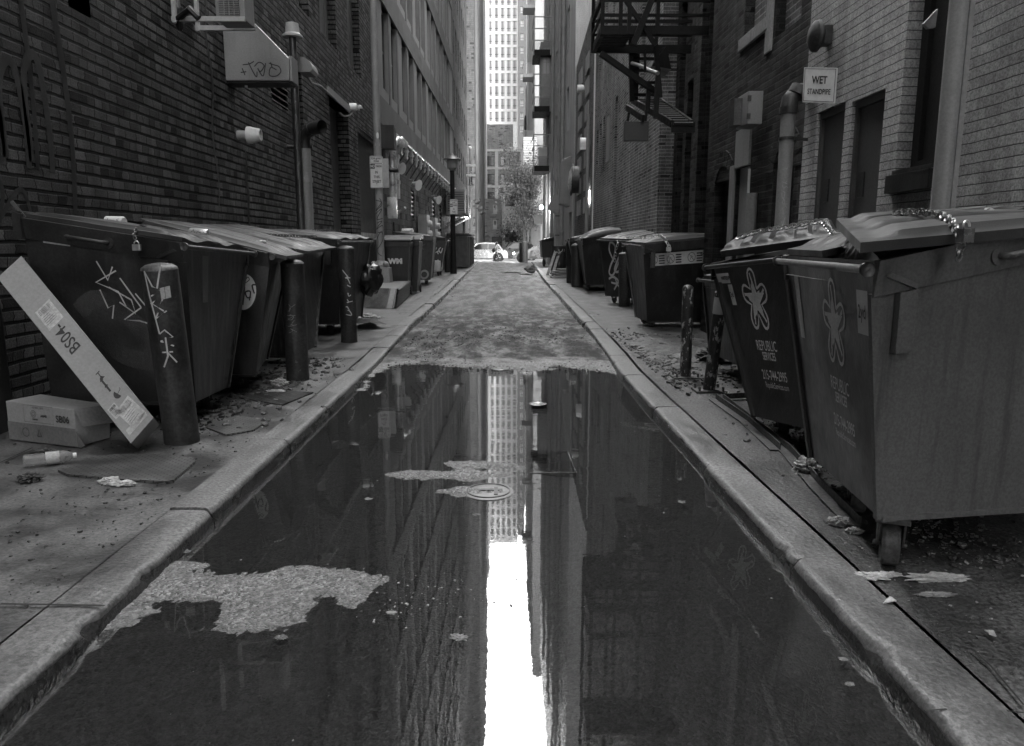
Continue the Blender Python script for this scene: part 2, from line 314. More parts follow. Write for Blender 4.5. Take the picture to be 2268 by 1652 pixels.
# ---- lettering and strokes, laid on a surface by a map f(u, v) -> point (u, v in metres)
def plane_map(o, u, v, n=None, e=.002):
    o, u, v = V(o), V(u).normalized(), V(v); v = (v - u * v.dot(u)).normalized(); nn = V(n) if n is not None else u.cross(v)
    return lambda a, b: o + u * a + v * b + nn.normalized() * e
def text_mesh(s_, size, f, mb=None, xs=1., bold=0., align='CENTER', sp=1.):
    cu = bpy.data.curves.new('t', 'FONT'); cu.body = s_; cu.size = size; cu.align_x = align; cu.align_y = 'CENTER'; cu.offset = bold; cu.space_character = sp; cu.resolution_u = 3
    ob = bpy.data.objects.new('t', cu); C.objects.link(ob); bpy.context.view_layer.update()
    me = bpy.data.meshes.new_from_object(ob.evaluated_get(bpy.context.evaluated_depsgraph_get()))
    mb = mb or MB(); mb.add([f(v.co.x * xs, v.co.y) for v in me.vertices], [list(p.vertices) for p in me.polygons])
    bpy.data.objects.remove(ob); bpy.data.curves.remove(cu); bpy.data.meshes.remove(me); return mb
def smooth_pts(pts, k=5):
    out = []
    P_ = [pts[0]] + list(pts) + [pts[-1]]
    for i in range(1, len(P_) - 2):
        a, b, c, d = (V((q[0], q[1])) for q in P_[i - 1:i + 3])
        for j in range(k):
            t = j / k; out.append(.5 * ((2 * b) + (c - a) * t + (2 * a - 5 * b + 4 * c - d) * t * t + (3 * b - a - 3 * c + d) * t ** 3))
    out.append(V((pts[-1][0], pts[-1][1]))); return out
def stroke(mb, pts, wd, f, sm=True, taper=.15):
    p = smooth_pts(pts) if sm else [V((q[0], q[1])) for q in pts]; vs = []; n = len(p)
    for i, q in enumerate(p):
        d = p[min(i + 1, n - 1)] - p[max(i - 1, 0)]; d = d.normalized() if d.length > 1e-7 else V((1, 0)); nn = V((-d.y, d.x)) * wd / 2 * (1 - taper * abs(2 * i / max(n - 1, 1) - 1))
        vs += [f(q.x + nn.x, q.y + nn.y), f(q.x - nn.x, q.y - nn.y)]
    return mb.add(vs, [(2 * i, 2 * i + 1, 2 * i + 3, 2 * i + 2) for i in range(n - 1)])
def tagging(mb, f, w_, h_, seed, wd=.012, n=5, sm=True):
    """a row of scrawled letters"""
    r = random.Random(seed)
    for k in range(n):
        x0 = -w_ / 2 + w_ * k / n; cw = w_ / n * 1.25
        pts = [(x0 + cw * r.uniform(0, 1), h_ * (.5 - i / 4 * 1.0) * r.choice((1, 1, -1)) + r.uniform(-.08, .08) * h_) for i in range(r.randint(3, 5))]
        stroke(mb, pts, wd, f, sm)
    return mb
def quadmap(a, b, c, d, e=.002):
    """map the unit square (u, v) onto the quad a(0,0) b(1,0) c(1,1) d(0,1), lifted along its normal"""
    a, b, c, d = map(V, (a, b, c, d)); n = (b - a).cross(d - a).normalized()
    def f(u, v): return (a * (1 - u) + b * u) * (1 - v) + (d * (1 - u) + c * u) * v + n * e
    return f
def ngon(f, pts): return lambda mb: mb.add([f(*p) for p in pts], [list(range(len(pts)))])
# ================================================================== THE SETTING: road, puddle, kerbs, pavements
def lerp_poly(pts, y):
    if y <= pts[0][0]: return pts[0][1]
    for (y0, x0), (y1, x1) in zip(pts, pts[1:]):
        if y <= y1: return x0 + (x1 - x0) * (y - y0) / (y1 - y0)
    return pts[-1][1]
LK = [(-3, -1.375), (8, -1.37), (12, -1.47), (18.6, -1.52), (30, -1.68), (62, -2.05)]
RK = [(-3, 1.155), (6.3, 1.158), (7.4, 1.17), (10.2, 1.27), (15.2, 1.37), (18.5, 1.41), (31, 1.58), (54, 2.2), (62, 2.3)]
WZ = .05
def xd_(px, Y): return (px - 1115) * Y / FOC
def vnoise(x, y, s, seed=0):
    x = x * s; y = y * s; xi = np.floor(x).astype(np.int64); yi = np.floor(y).astype(np.int64); fx = x - xi; fy = y - yi
    fx = fx * fx * (3 - 2 * fx); fy = fy * fy * (3 - 2 * fy)
    def h(a, b): n = (a * 374761393 + b * 668265263 + seed * 1442695) & 0x7fffffff; n = ((n ^ (n >> 13)) * 1274126177) & 0x7fffffff; return ((n ^ (n >> 16)) & 0xffff) / 65535.
    return (h(xi, yi) * (1 - fx) + h(xi + 1, yi) * fx) * (1 - fy) + (h(xi, yi + 1) * (1 - fx) + h(xi + 1, yi + 1) * fx) * fy
def fbm(x, y, s, o=4, seed=0): return sum(vnoise(x, y, s * 2 ** i, seed + i) * .5 ** (i + 1) for i in range(o)) - .5
def inside(poly, x, y):          # signed distance to a polygon, positive inside
    d = np.full(x.shape, 1e9); ins = np.zeros(x.shape, bool); n = len(poly)
    for i in range(n):
        ax, ay = poly[i]; bx, by = poly[(i + 1) % n]; ex, ey = bx - ax, by - ay
        t = np.clip(((x - ax) * ex + (y - ay) * ey) / (ex * ex + ey * ey + 1e-12), 0, 1)
        d = np.minimum(d, np.hypot(x - ax - t * ex, y - ay - t * ey))
        c = ((ay > y) != (by > y)) & (x < (bx - ax) * (y - ay) / (by - ay + 1e-12) + ax); ins ^= c
    return np.where(ins, d, -d)
def wpoly(pts): return [tuple(PG(*Q(*p), WZ)[:2]) for p in pts]
ISL = [wpoly(q) for q in (
    [(388, 2530), (404, 2474), (485, 2425), (533, 2401), (533, 2361), (582, 2345), (614, 2296), (670, 2236), (808, 2264), (740, 2290), (840, 2308), (900, 2309), (1205, 2268), (1439, 2282), (1448, 2304), (1551, 2322), (1457, 2398), (1403, 2416), (1385, 2398), (1295, 2363), (1268, 2380), (1268, 2416), (1205, 2493), (1035, 2515), (900, 2524), (856, 2522), (872, 2482), (937, 2433), (889, 2401), (695, 2389), (598, 2401), (565, 2425), (606, 2458), (549, 2506), (430, 2528)],
    [(1547, 1895), (1620, 1882), (1780, 1884), (1900, 1878), (2000, 1884), (2113, 1900), (1960, 1912), (1890, 1928), (1770, 1918), (1600, 1912)],
    [(1798, 1852), (1880, 1846), (1980, 1848), (2113, 1862), (2095, 1876), (1960, 1880), (1820, 1874)],
    [(1745, 1962), (1850, 1947), (1980, 1947), (2060, 1966), (2014, 1988), (1850, 1986)],
)]
SHORE = wpoly([(1450, 1560), (1510, 1490), (1570, 1462), (1680, 1452), (1720, 1448), (1740, 1460), (1900, 1470), (2060, 1486), (2170, 1488), (2240, 1462), (2330, 1480), (2480, 1500), (2560, 1560), (2700, 1300), (2000, 1250), (1500, 1330)])
CHAN = wpoly([(1640, 1435), (1700, 1420), (1780, 1405), (1700, 1385), (1760, 1350), (1780, 1320), (1800, 1350), (1770, 1380), (1745, 1410), (1760, 1440), (1700, 1450)])
def road_height(x, y):
    d = np.maximum.reduce([inside(p, x, y) for p in ISL]); sh = inside(SHORE, x, y)
    sh = np.where(y > 8.2, .4, sh); ch = inside(CHAN, x, y)
    rag = fbm(x, y, 9, 5, 3) * .16 + fbm(x, y, 60, 2, 9) * .06
    a = np.clip((d + rag * .7) * .14, -.03, .007); b = np.clip((sh + rag * 1.6) * .12, -.03, .012)
    h = np.maximum(a, b); h = np.where(ch > -.05, np.minimum(h, (-ch - .02 + rag * .5) * .1), h)
    grit = ((vnoise(x, y, 75, 31) ** 3) * .006 + (vnoise(x, y, 40, 37) ** 5) * .006) * np.clip(1.4 - y / 8, .12, 1)
    mud = np.clip(fbm(x, y, 3.5, 6, 21) + .08, 0, 1) * .035 * np.clip((y - 7.6) * 2, 0, 1) * np.clip((13 - y) / 3, 0, 1)
    mud *= .7 + .5 * vnoise(x, y, 9, 44)
    slope = np.clip((y - 9) / 5, 0, 1) * -.05
    camber = -.0 * x
    return WZ + h + grit + mud + slope + fbm(x, y, .9, 3, 5) * .006
def grid(name, mat, xs, ys, hf, xl, xr):
    """a sheet whose left and right borders follow xl(y), xr(y)"""
    T = np.linspace(0, 1, xs); Yv = ys; X = np.array([[xl(y) + (xr(y) - xl(y)) * t for t in T] for y in Yv]); Yg = np.repeat(Yv[:, None], xs, 1)
    Z = hf(X, Yg); ny = len(Yv); co = np.stack([X, Yg, Z], -1).reshape(-1, 3)
    i = np.arange((ny - 1) * xs).reshape(ny - 1, xs)[:, :-1].ravel(); fc = np.stack([i, i + 1, i + xs + 1, i + xs], 1)
    me = bpy.data.meshes.new(name); me.vertices.add(len(co)); me.vertices.foreach_set('co', co.ravel())
    me.loops.add(fc.size); me.loops.foreach_set('vertex_index', fc.ravel()); me.polygons.add(len(fc))
    me.polygons.foreach_set('loop_start', np.arange(0, fc.size, 4)); me.polygons.foreach_set('loop_total', np.full(len(fc), 4)); me.polygons.foreach_set('use_smooth', np.ones(len(fc), bool))
    me.update(); me.validate(); me.materials.append(MATS[mat]); o = bpy.data.objects.new(name, me); C.objects.link(o); o['kind'] = 'structure'; return o
lk = lambda y: lerp_poly(LK, y); rk = lambda y: lerp_poly(RK, y)
ys = np.concatenate([np.arange(-28, -3, 1.), np.arange(-3, 1.4, .1), np.arange(1.4, 6.2, .0125), np.arange(6.2, 10, .02), np.arange(10, 16, .05), np.arange(16, 64.1, .4)])
grid('road', 'asphalt', 260, ys, road_height, lambda y: lk(y) - .03, lambda y: rk(y) + .03)
grid('water', 'water', 4, np.array([-20., 2, 5, 8.4]), lambda x, y: x * 0 + WZ, lambda y: lk(y) - .02, lambda y: rk(y) + .02)
# kerbs: stones with chipped, rounded edges
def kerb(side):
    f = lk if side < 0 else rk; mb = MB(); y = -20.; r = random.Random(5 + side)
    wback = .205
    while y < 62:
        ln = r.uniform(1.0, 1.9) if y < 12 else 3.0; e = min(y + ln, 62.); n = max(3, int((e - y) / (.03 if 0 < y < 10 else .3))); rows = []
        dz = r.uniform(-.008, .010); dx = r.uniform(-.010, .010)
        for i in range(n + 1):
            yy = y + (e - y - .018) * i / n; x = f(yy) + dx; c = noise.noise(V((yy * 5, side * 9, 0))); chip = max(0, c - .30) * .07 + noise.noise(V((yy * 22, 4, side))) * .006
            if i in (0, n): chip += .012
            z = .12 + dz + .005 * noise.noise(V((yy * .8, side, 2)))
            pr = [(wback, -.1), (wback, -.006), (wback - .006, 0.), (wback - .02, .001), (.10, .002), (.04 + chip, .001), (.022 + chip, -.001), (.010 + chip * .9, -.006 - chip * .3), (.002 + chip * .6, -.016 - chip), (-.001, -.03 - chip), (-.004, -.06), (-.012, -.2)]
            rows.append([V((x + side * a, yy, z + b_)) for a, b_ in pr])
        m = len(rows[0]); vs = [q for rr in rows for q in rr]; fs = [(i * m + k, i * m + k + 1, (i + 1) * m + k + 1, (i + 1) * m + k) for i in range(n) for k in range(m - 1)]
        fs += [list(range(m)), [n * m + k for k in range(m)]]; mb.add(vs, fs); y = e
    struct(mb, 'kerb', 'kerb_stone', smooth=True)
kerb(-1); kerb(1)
def pav_h(seed, tilt=0.):
    def h(x, y):
        return .116 + fbm(x, y, 1.1, 4, seed) * .012 + fbm(x, y, 14, 3, seed + 4) * .003 - (vnoise(x * 0 + 1, y, .31, seed) > .5) * .0 + tilt * np.clip(np.abs(x) - 1.6, 0, 3)
    return h
ysp = np.concatenate([np.arange(-28, -3, 1.), np.arange(-3, 1.5, .2), np.arange(1.5, 9, .03), np.arange(9, 20, .1), np.arange(20, 62.1, .6)])
grid('pavement', 'concrete', 70, ysp, pav_h(11), lambda y: -4.2, lambda y: lk(y) - .218)
PR = pav_h(17)
def pav_right(x, y):
    pit = ((x > 1.72 - .0 * y) & (y > 2.6) & (y < 5.3)).astype(float)
    rub = np.clip(1 - np.hypot((x - 2.1) / 1.0, (y - 8.6) / 2.0), 0, 1) * .05 * (1 + 2 * fbm(x, y, 7, 4, 8))
    return PR(x, y) + rub + pit * (fbm(x, y, 9, 4, 2) * .03 - .008)
grid('pavement', 'pavement_dark', 70, ysp, pav_right, lambda y: rk(y) + .222, lambda y: 4.4)
# ground beyond: cross street and far ground in one sheet, a step lower than the alley
mb = MB(); mb.add([(-90, 62, .0), (90, 62, .0), (90, 400, .0), (-90, 400, .0)], [(0, 1, 2, 3)]); struct(mb, 'cross_street', 'concrete_block')
mb = MB(); mb.add([(-90, -60, -.06), (90, -60, -.06), (90, 62, -.06), (-90, 62, -.06)], [(0, 1, 2, 3)]); struct(mb, 'ground', 'pavement_dark')
# joint cracks in the left pavement (tar lines)
mb = MB()
for pts in ([(0, 2415), (220, 2418), (420, 2422)], [(0, 1850), (130, 1790)], [(1180, 1500), (1260, 1470)]):
    p3 = [PG(*Q(*p), .127) for p in pts]
    for a, b in zip(p3, p3[1:]):
        n = (b - a).cross(V((0, 0, 1))).normalized() * .006; mb.add([a - n, a + n, b + n, b - n], [(0, 1, 2, 3)])
for i in range(9):
    y = 9.3 + i * 1.5; mb.add([(-3.3, y, .128), (lk(y) - .23, y, .128), (lk(y) - .23, y + .014, .128), (-3.3, y + .014, .128)], [(0, 1, 2, 3)])
for pts in ([(3880, 2590), (3960, 2660), (4096, 2820)], [(3560, 2440), (3650, 2520), (3700, 2560)], [(3700, 2840), (3900, 2830), (4096, 2850)]):
    p3 = [PG(*Q(*p), .131) for p in pts]
    for a, b in zip(p3, p3[1:]):
        n = (b - a).cross(V((0, 0, 1))).normalized() * .003; mb.add([a - n, a + n, b + n, b - n], [(0, 1, 2, 3)])
struct(mb, 'pavement', 'soot')

# ================================================================== BUILDINGS
def holed(mb, f, y0, y1, z0, z1, holes, depth):
    """wall sheet in (y, z) with openings; f(d, y, z) -> point, d = depth behind the face. Reveals are added."""
    ys_ = sorted({y0, y1} | {min(max(h[i], y0), y1) for h in holes for i in (0, 1)}); zs_ = sorted({z0, z1} | {min(max(h[i], z0), z1) for h in holes for i in (2, 3)})
    for a, b in zip(ys_, ys_[1:]):
        for c, d in zip(zs_, zs_[1:]):
            ym, zm = (a + b) / 2, (c + d) / 2
            if any(h[0] < ym < h[1] and h[2] < zm < h[3] for h in holes): continue
            mb.add([f(0, a, c), f(0, b, c), f(0, b, d), f(0, a, d)], [(0, 1, 2, 3)])
    for h in holes:
        a, b, c, d = h[:4]; q = h[4] if len(h) > 4 else depth
        for (p, r_) in (((a, c), (b, c)), ((b, c), (b, d)), ((b, d), (a, d)), ((a, d), (a, c))):
            mb.add([f(0, *p), f(0, *r_), f(q, *r_), f(q, *p)], [(0, 1, 2, 3)])
def rect(mb, f, d, a, b, c, e, th=.03):
    return mb.hexa([f(d + th, a, c), f(d + th, b, c), f(d, b, c), f(d, a, c), f(d + th, a, e), f(d + th, b, e), f(d, b, e), f(d, a, e)])
def shell(mb, f, y0, y1, z1, dep=6., z0=0.):
    """near end, far end, roof of a block behind its face"""
    mb.add([f(0, y0, z0), f(dep, y0, z0), f(dep, y0, z1), f(0, y0, z1)], [(0, 1, 2, 3)]); mb.add([f(0, y1, z0), f(dep, y1, z0), f(dep, y1, z1), f(0, y1, z1)], [(0, 1, 2, 3)])
    mb.add([f(0, y0, z1), f(0, y1, z1), f(dep, y1, z1), f(dep, y0, z1)], [(0, 1, 2, 3)]); mb.add([f(dep, y0, z0), f(dep, y1, z0), f(dep, y1, z1), f(dep, y0, z1)], [(0, 1, 2, 3)])
def win(root, f, a, b, c, e, d=.2, pane='glass', fr='frame_dark', t_=.06, bars=0, name='window', sill=None):
    mb = MB()
    for q in ((a, a + t_, c, e), (b - t_, b, c, e), (a + t_, b - t_, c, c + t_), (a + t_, b - t_, e - t_, e)): rect(mb, f, d - .03, *q, th=.05)
    for i in range(bars): z = c + (e - c) * (i + 1) / (bars + 1); rect(mb, f, d - .025, a + t_, b - t_, z - .02, z + .02, th=.04)
    o = mb.build(name, fr, root); p = MB(); rect(p, f, d + .005, a + t_, b - t_, c + t_, e - t_, th=.01); p.build('pane', pane, o)
    if sill:
        s_ = MB(); rect(s_, f, -.05, a - .06, b + .06, c - .12, c - .004, th=.05 + d); s_.build('sill', sill, o)
    return o

# ---- left: long brick building
LX = -3.4; fL = lambda d, y, z: V((LX - d, y, z))
root = thing('brick_building', 'dark brick building with deep raked joints lining the near left side', 'building', (LX, 9, 0))
H1 = [(12.5, 13.2, .1, 4.25, .2), (15.2, 17.0, .1, 4.25, .25), (18.05, 20.45, .1, 4.1, .12), (11.45, 12.3, 3.45, 4.0, .12)]
WN = [(12.3, 13.9), (14.7, 16.1), (17.3, 18.7)]
H1 += [(a, b, 5.3 + 3.6 * k, 7.6 + 3.6 * k, .25) for a, b in WN for k in range(3)] + [(6.2 + 2.2 * j, 7.5 + 2.2 * j, 6.6 + 3.4 * k, 8.6 + 3.4 * k, .25) for j in range(3) for k in range(2)]
mb = MB(); holed(mb, fL, -30, 20.6, 0, 21, H1, .25); shell(mb, fL, -30, 20.6, 21); mb.build('wall', 'brick_left', root)
for a, b, c, e, *q in H1[4:]: win(root, fL, a, b, c, e, .2, pane='panel_light', fr='panel_grey', t_=.05)
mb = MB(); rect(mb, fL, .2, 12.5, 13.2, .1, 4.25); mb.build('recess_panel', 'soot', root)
mb = MB(); rect(mb, fL, .25, 15.2, 17.0, .1, 4.25); rect(mb, fL, .23, 15.35, 16.85, .12, 2.3, th=.02); d_ = mb.build('door', 'door_dark', root)
mb = MB(); mb.tube([fL(.2, 16.6, 1.2), fL(.16, 16.6, 1.2), fL(.16, 16.45, 1.2)], .012); mb.build('handle', 'galv', d_)
mb = MB(); rect(mb, fL, -.03, 15.05, 17.1, 4.25, 4.4, th=.28); mb.build('lintel', 'mid_paint', root)
mb = MB(); rect(mb, fL, .11, 11.45, 12.3, 3.45, 4.0, th=.02); vb = mb.build('louvre_vent', 'black', root); mb = MB()
for i in range(6): z = 3.48 + i * .09; mb.hexa([fL(.1, 11.45, z + .05), fL(.1, 12.3, z + .05), fL(0, 12.3, z), fL(0, 11.45, z), fL(.1, 11.45, z + .065), fL(.1, 12.3, z + .065), fL(0, 12.3, z + .015), fL(0, 11.45, z + .015)])
mb.build('slat', 'duct_grey', vb)
# lattice screen of expanded metal in the far recess
mb = MB()
for q in ((18.05, 18.13, .12, 4.1), (20.37, 20.45, .12, 4.1), (18.13, 20.37, 1.55, 1.68), (18.13, 20.37, 4.0, 4.1), (18.13, 20.37, .12, .22)): rect(mb, fL, .02, *q, th=.06)
lt = mb.build('mesh_gate', 'steel_dark', root); mb = MB()
for i in range(46):
    z = .25 + i * .083; rect(mb, fL, .07, 18.13, 20.37, z, z + .03, th=.01)
for i in range(30):
    y = 18.15 + i * .075; rect(mb, fL, .055, y, y + .02, .2, 4.0, th=.01)
mb.build('mesh', 'frame_dark', lt); mb = MB(); rect(mb, fL, .115, 18.05, 20.45, .1, 4.1); mb.build('backing', 'black', lt)
# sprayed loops and tar streaks on the bricks
fm = lambda u, v: V((LX + .004, u, v)); mb = MB()
for i in range(3):
    x0 = 5.0 + i * .28; stroke(mb, [(x0, 1.95), (x0, 2.3 + .1 * i), (x0 + .1, 2.5 + .1 * i), (x0 + .2, 2.45 + .1 * i), (x0 + .25, 2.2), (x0 + .24, 1.9)], .075, fm)
stroke(mb, [(4.9, 1.7), (5.1, 1.95), (5.2, 1.7), (5.1, 1.5), (5.4, 1.75), (5.5, 1.5)], .04, fm)
mb.build('graffiti', 'ink', root)
mb = MB()
for x0, wd, z0, z1, wav in ((5.62, .09, 1.9, 8, .03), (6.05, .11, 1.6, 8, .05), (9.1, .06, 1.8, 4.6, .05), (10.15, .09, 1.4, 2.6, .03)):
    stroke(mb, [(x0 + wav * math.sin(k * 1.3), z0 + (z1 - z0) * k / 12) for k in range(13)], wd, lambda u, v: V((LX + .003, u, v)), taper=.5)
mb.build('tar_streak', 'black', root)

# ---- left: office building, local frame along a slightly turned wall
A_, B_ = V((-3.47, 20.6, 0)), V((-3.0, 46.2, 0)); dv = (B_ - A_).normalized(); nv = V((-dv.y, dv.x, 0))
fO = lambda d, y, z: A_ + dv * y + nv * d + V((0, 0, z)); LO = (B_ - A_).length
root = thing('office_building', 'grey panelled office building over a concrete block ground floor', 'building', A_)
mb = MB(); holed(mb, lambda d, y, z: fO(d + .06, y, z), 0, LO, 0, 4.75, [(7.4, 8.3, 2.3, 3.4, .1), (14.2, 15.4, 2.2, 3.5, .1), (17.5, 18.5, 2.0, 3.4, .1), (3.1, 3.5, .1, 2.1, .1)], .1); mb.build('ground_floor_wall', 'block', root)
for a, b, c, e in ((7.4, 8.3, 2.3, 3.4), (14.2, 15.4, 2.2, 3.5), (17.5, 18.5, 2.0, 3.4)):
    mb = MB(); rect(mb, fO, .15, a, b, c, e); g_ = mb.build('grille', 'black', root); mb = MB()
    for i in range(7): rect(mb, fO, .1, a, b, c + .04 + i * (e - c) / 7, c + .1 + i * (e - c) / 7, th=.04)
    mb.build('bar', 'steel_dark', g_)
mb = MB(); rect(mb, fO, .1, 3.1, 3.5, .1, 2.1); mb.build('side_door', 'black', root)
bands = [4.75 + 3.4 * k for k in range(8)]
for i, z in enumerate(bands): mb = MB(); rect(mb, fO, -.04, 0, LO, z, z + .75, th=.3); mb.build('band', 'panel_grey', root)
mb = MB(); rect(mb, fO, -.05, -.02, .6, 4.75, 32, th=.3); mb.build('corner_panel', 'panel_grey', root)
wins = []; y = 1.9
while y < LO - 2: wins += [(y, y + .95), (y + 1.6, y + 2.55)]; y += 3.75
mb = MB(); ww = MB(); wp = MB()
hs = [(a, b, z + 1.1, z + 3.4, .18) for a, b in wins for z in bands[:7]]
holed(mb, lambda d, y, z: fO(d + .02, y, z), 0, LO, 5.5, 31.5, hs, .18); mb.build('facade', 'panel_light', root)
for a, b, c, e, _ in hs: win(root, lambda d, y, z: fO(d + .02, y, z), a, b, c, e, .14, pane='glass', fr='frame_dark', t_=.07, bars=1 if c < 12 else 0)
for a, b in wins: mb = MB(); rect(mb, fO, -.005, b + .02, b + .28, 5.5, 31.5, th=.02); mb.build('pilaster', 'panel_grey', root)
mb = MB(); shell(mb, fO, 0, LO, 31.6, 10); mb.build('side_wall', 'panel_grey', root)
# ---- left: dark brick block up to the cross street
fB = lambda d, y, z: V((-3.02 - d, y, z)); root = thing('brick_building', 'tall dark brick building beyond the office block on the left', 'building', (-3.02, 56, 0))
hs = [(y, y + 1.1, z, z + 2.0, .2) for y in (47.5, 50, 52.5, 55, 57.5, 60, 62.5) for z in (6, 9.5, 13, 16.5, 20, 23.5)] + [(48, 60, .1, 3.4, .2)]
mb = MB(); holed(mb, fB, 46.2, 65.5, 0, 36, hs, .2); shell(mb, fB, 46.2, 65.5, 36); mb.build('wall', 'brick_far', root)
for h in hs[:-1]: win(root, fB, *h[:4], .15, t_=.06)
mb = MB(); rect(mb, fB, .2, 48, 60, .1, 3.4); mb.build('shutter', 'soot', root)
# ---- left beyond the crossing: pale tower with fluted corner
root = thing('pale_tower', 'tall pale tower with a brick return and a sunlit white side wall', 'building', (-3.6, 84, 0))
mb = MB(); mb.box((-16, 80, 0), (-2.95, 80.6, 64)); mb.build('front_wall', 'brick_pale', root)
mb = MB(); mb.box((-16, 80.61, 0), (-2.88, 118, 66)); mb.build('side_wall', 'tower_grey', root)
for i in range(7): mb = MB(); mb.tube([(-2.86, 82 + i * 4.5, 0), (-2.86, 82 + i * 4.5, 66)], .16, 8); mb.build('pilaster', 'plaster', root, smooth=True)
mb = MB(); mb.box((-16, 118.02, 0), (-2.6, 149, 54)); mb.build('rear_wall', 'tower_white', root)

# ---- right: painted brick building
RX = 2.9; fR = lambda d, y, z: V((RX + d, y, z))
root = thing('painted_brick_building', 'grey painted brick building on the near right with steel doors', 'building', (RX, 2.7, 0))
DH = [(6.53, 7.1, .1, 2.56, .10), (5.86, 6.40, .1, 2.53, .10), (5.1, 5.62, 1.87, 4.6, .16)]
hs = DH + [(1.0 + 2 * j, 2.0 + 2 * j, 4.6 + 3 * k, 6.4 + 3 * k, .2) for j in range(2) for k in range(2)]
mb = MB(); holed(mb, fR, -30, 7.4, 0, 19, hs, .15); shell(mb, fR, -30, 7.4, 19); mb.build('wall', 'brick_painted', root)
for (a, b, c, e, q) in DH[:2]:
    mb = MB(); rect(mb, fR, .06, a + .04, b - .04, c, e - .06, th=.03); d_ = mb.build('door', 'door_dark', root)
    mb = MB(); rect(mb, fR, .03, a, a + .04, c, e, th=.08); rect(mb, fR, .03, b - .04, b, c, e, th=.08); rect(mb, fR, .03, a + .04, b - .04, e - .06, e, th=.08); mb.build('door_frame', 'door_dark', d_)
    mb = MB(); rect(mb, fR, .05, a + .35, a + .45, 1.75, 1.95, th=.01); mb.build('plate', 'steel_dark', d_)
a, b, c, e, q = DH[2]; wn = win(root, fR, a, b, c, e, .14, pane='soot', fr='soot', t_=.09)
mb = MB(); rect(mb, fR, -.05, 5.08, 5.66, 1.735, 1.865, th=.2); rect(mb, fR, -.02, 5.1, 5.63, 1.87, 1.90, th=.14); mb.build('sill', 'bin_dark', wn, bevel=.004)
mb = MB(); p_ = [P(2046, 52, 5.2), P(2078, 18, 5.2), P(2072, 60, 5.2), P(2056, 62, 5.2)]
mb.add([q_ + V((0, s_, 0)) for s_ in (0, .03) for q_ in p_], [(0, 1, 2, 3), (7, 6, 5, 4), (0, 1, 5, 4), (1, 2, 6, 5), (2, 3, 7, 6), (3, 0, 4, 7)]); mb.build('broken_pane', 'plaster', wn)
for h in hs[3:]: win(root, fR, *h[:4], .15, sill='brick_painted')
# ---- right: dark brick building and its recessed bay
root = thing('brick_building', 'sooty dark brick building with bricked up arches and a recessed bay', 'building', (RX, 11, 0))
AR = [(9.75, 10.45, .1, 2.2, .14), (7.62, 8.2, .1, 2.25, .12), (9.0, 9.5, .1, 2.3, .05), (8.75, 9.5, 3.85, 6, .12), (7.7, 8.4, 3.55, 6.5, .1)]
mb = MB(); fR2 = lambda d, y, z: V((RX + .02 + d, y, z)); hs = AR + [(8.0 + 1.5 * j, 8.9 + 1.5 * j, 7.6 + 3 * k, 9.4 + 3 * k, .2) for j in range(2) for k in range(3)]
holed(mb, fR2, 7.402, 10.9, 0, 21, hs, .12); shell(mb, fR2, 7.402, 10.9, 21, 1.2)
fR3 = lambda d, y, z: V((3.5 + d, y, z)); RB = [(11.2, 11.9, .1, 3.9, .3), (12.5, 13.3, .1, 5.5, .35), (13.9, 14.7, .1, 4.4, .3), (14.95, 15.4, .1, 6.0, .3)]
holed(mb, fR3, 10.9, 15.7, 0, 21, RB, .3); shell(mb, fR3, 10.9, 15.7, 21); mb.build('wall', 'brick_dark', root)
for (a, b, c, e, q) in RB: mb = MB(); rect(mb, fR3, q, a, b, c, e); mb.build('boarded_opening', 'soot', root)
for h in hs[5:]: win(root, fR2, *h[:4], .15, sill='plaster')
mb = MB(); rect(mb, fR2, .12, 8.75, 9.5, 3.85, 6); rect(mb, fR2, .10, 7.7, 8.4, 3.55, 6.5); mb.build('blind_window', 'brick_mid', root)
mb = MB(); rect(mb, fR2, -.03, 8.62, 9.62, 3.7, 3.84, th=.1); mb.build('sill', 'plaster', root, bevel=.01)
mb = MB(); rect(mb, fR2, -.02, 8.48, 8.68, 3.45, 6.5, th=.05); mb.build('stone_strip', 'plaster', root)
for (a, b, c, e, q) in AR[:2]:
    mb = MB(); rect(mb, fR2, q, a, b, c, e); ar = mb.build('bricked_arch', 'brick_dark', root); mb = MB(); cy = (a + b) / 2; rr = (b - a) / 2
    for k in range(9):
        t0, t1 = math.pi * k / 9 + .02, math.pi * (k + 1) / 9 - .02
        pts = [(cy - math.cos(t0) * rr, e - .12 + math.sin(t0) * rr * .9), (cy - math.cos(t1) * rr, e - .12 + math.sin(t1) * rr * .9), (cy - math.cos(t1) * (rr + .2), e - .12 + math.sin(t1) * (rr * .9 + .2)), (cy - math.cos(t0) * (rr + .2), e - .12 + math.sin(t0) * (rr * .9 + .2))]
        mb.prism(pts, lambda u, v: fR2(-.015, u, v), lambda u, v: fR2(.1, u, v))
    mb.build('arch_ring', 'brick_dark', ar)
a, b, c, e, q = AR[2]
mb = MB(); rect(mb, fR2, .04, a, b, c, e); dr = mb.build('door', 'mid_paint', root)
mb = MB(); rect(mb, fR2, -.02, a - .02, a + .015, c, e - .05, th=.05); mb.build('white_edge_strip', 'sign_white', dr)
mb = MB()
for i in range(7): stroke(mb, [(a + .1 + i * .045, c + .6), (a + .11 + i * .045, c + 1.3 + .1 * math.sin(i * 3)), (a + .105 + i * .045, c + .7)], .016, lambda u, v: fR2(.036, u, v))
mb.build('graffiti', 'ink', dr)
mb = MB(); rect(mb, fR2, -.03, 9.55, 9.72, .1, 2.35, th=.1); rect(mb, fR2, -.025, 9.0, 9.55, 2.3, 2.75, th=.05); mb.build('stone_jamb', 'mid_paint', root, bevel=.01)
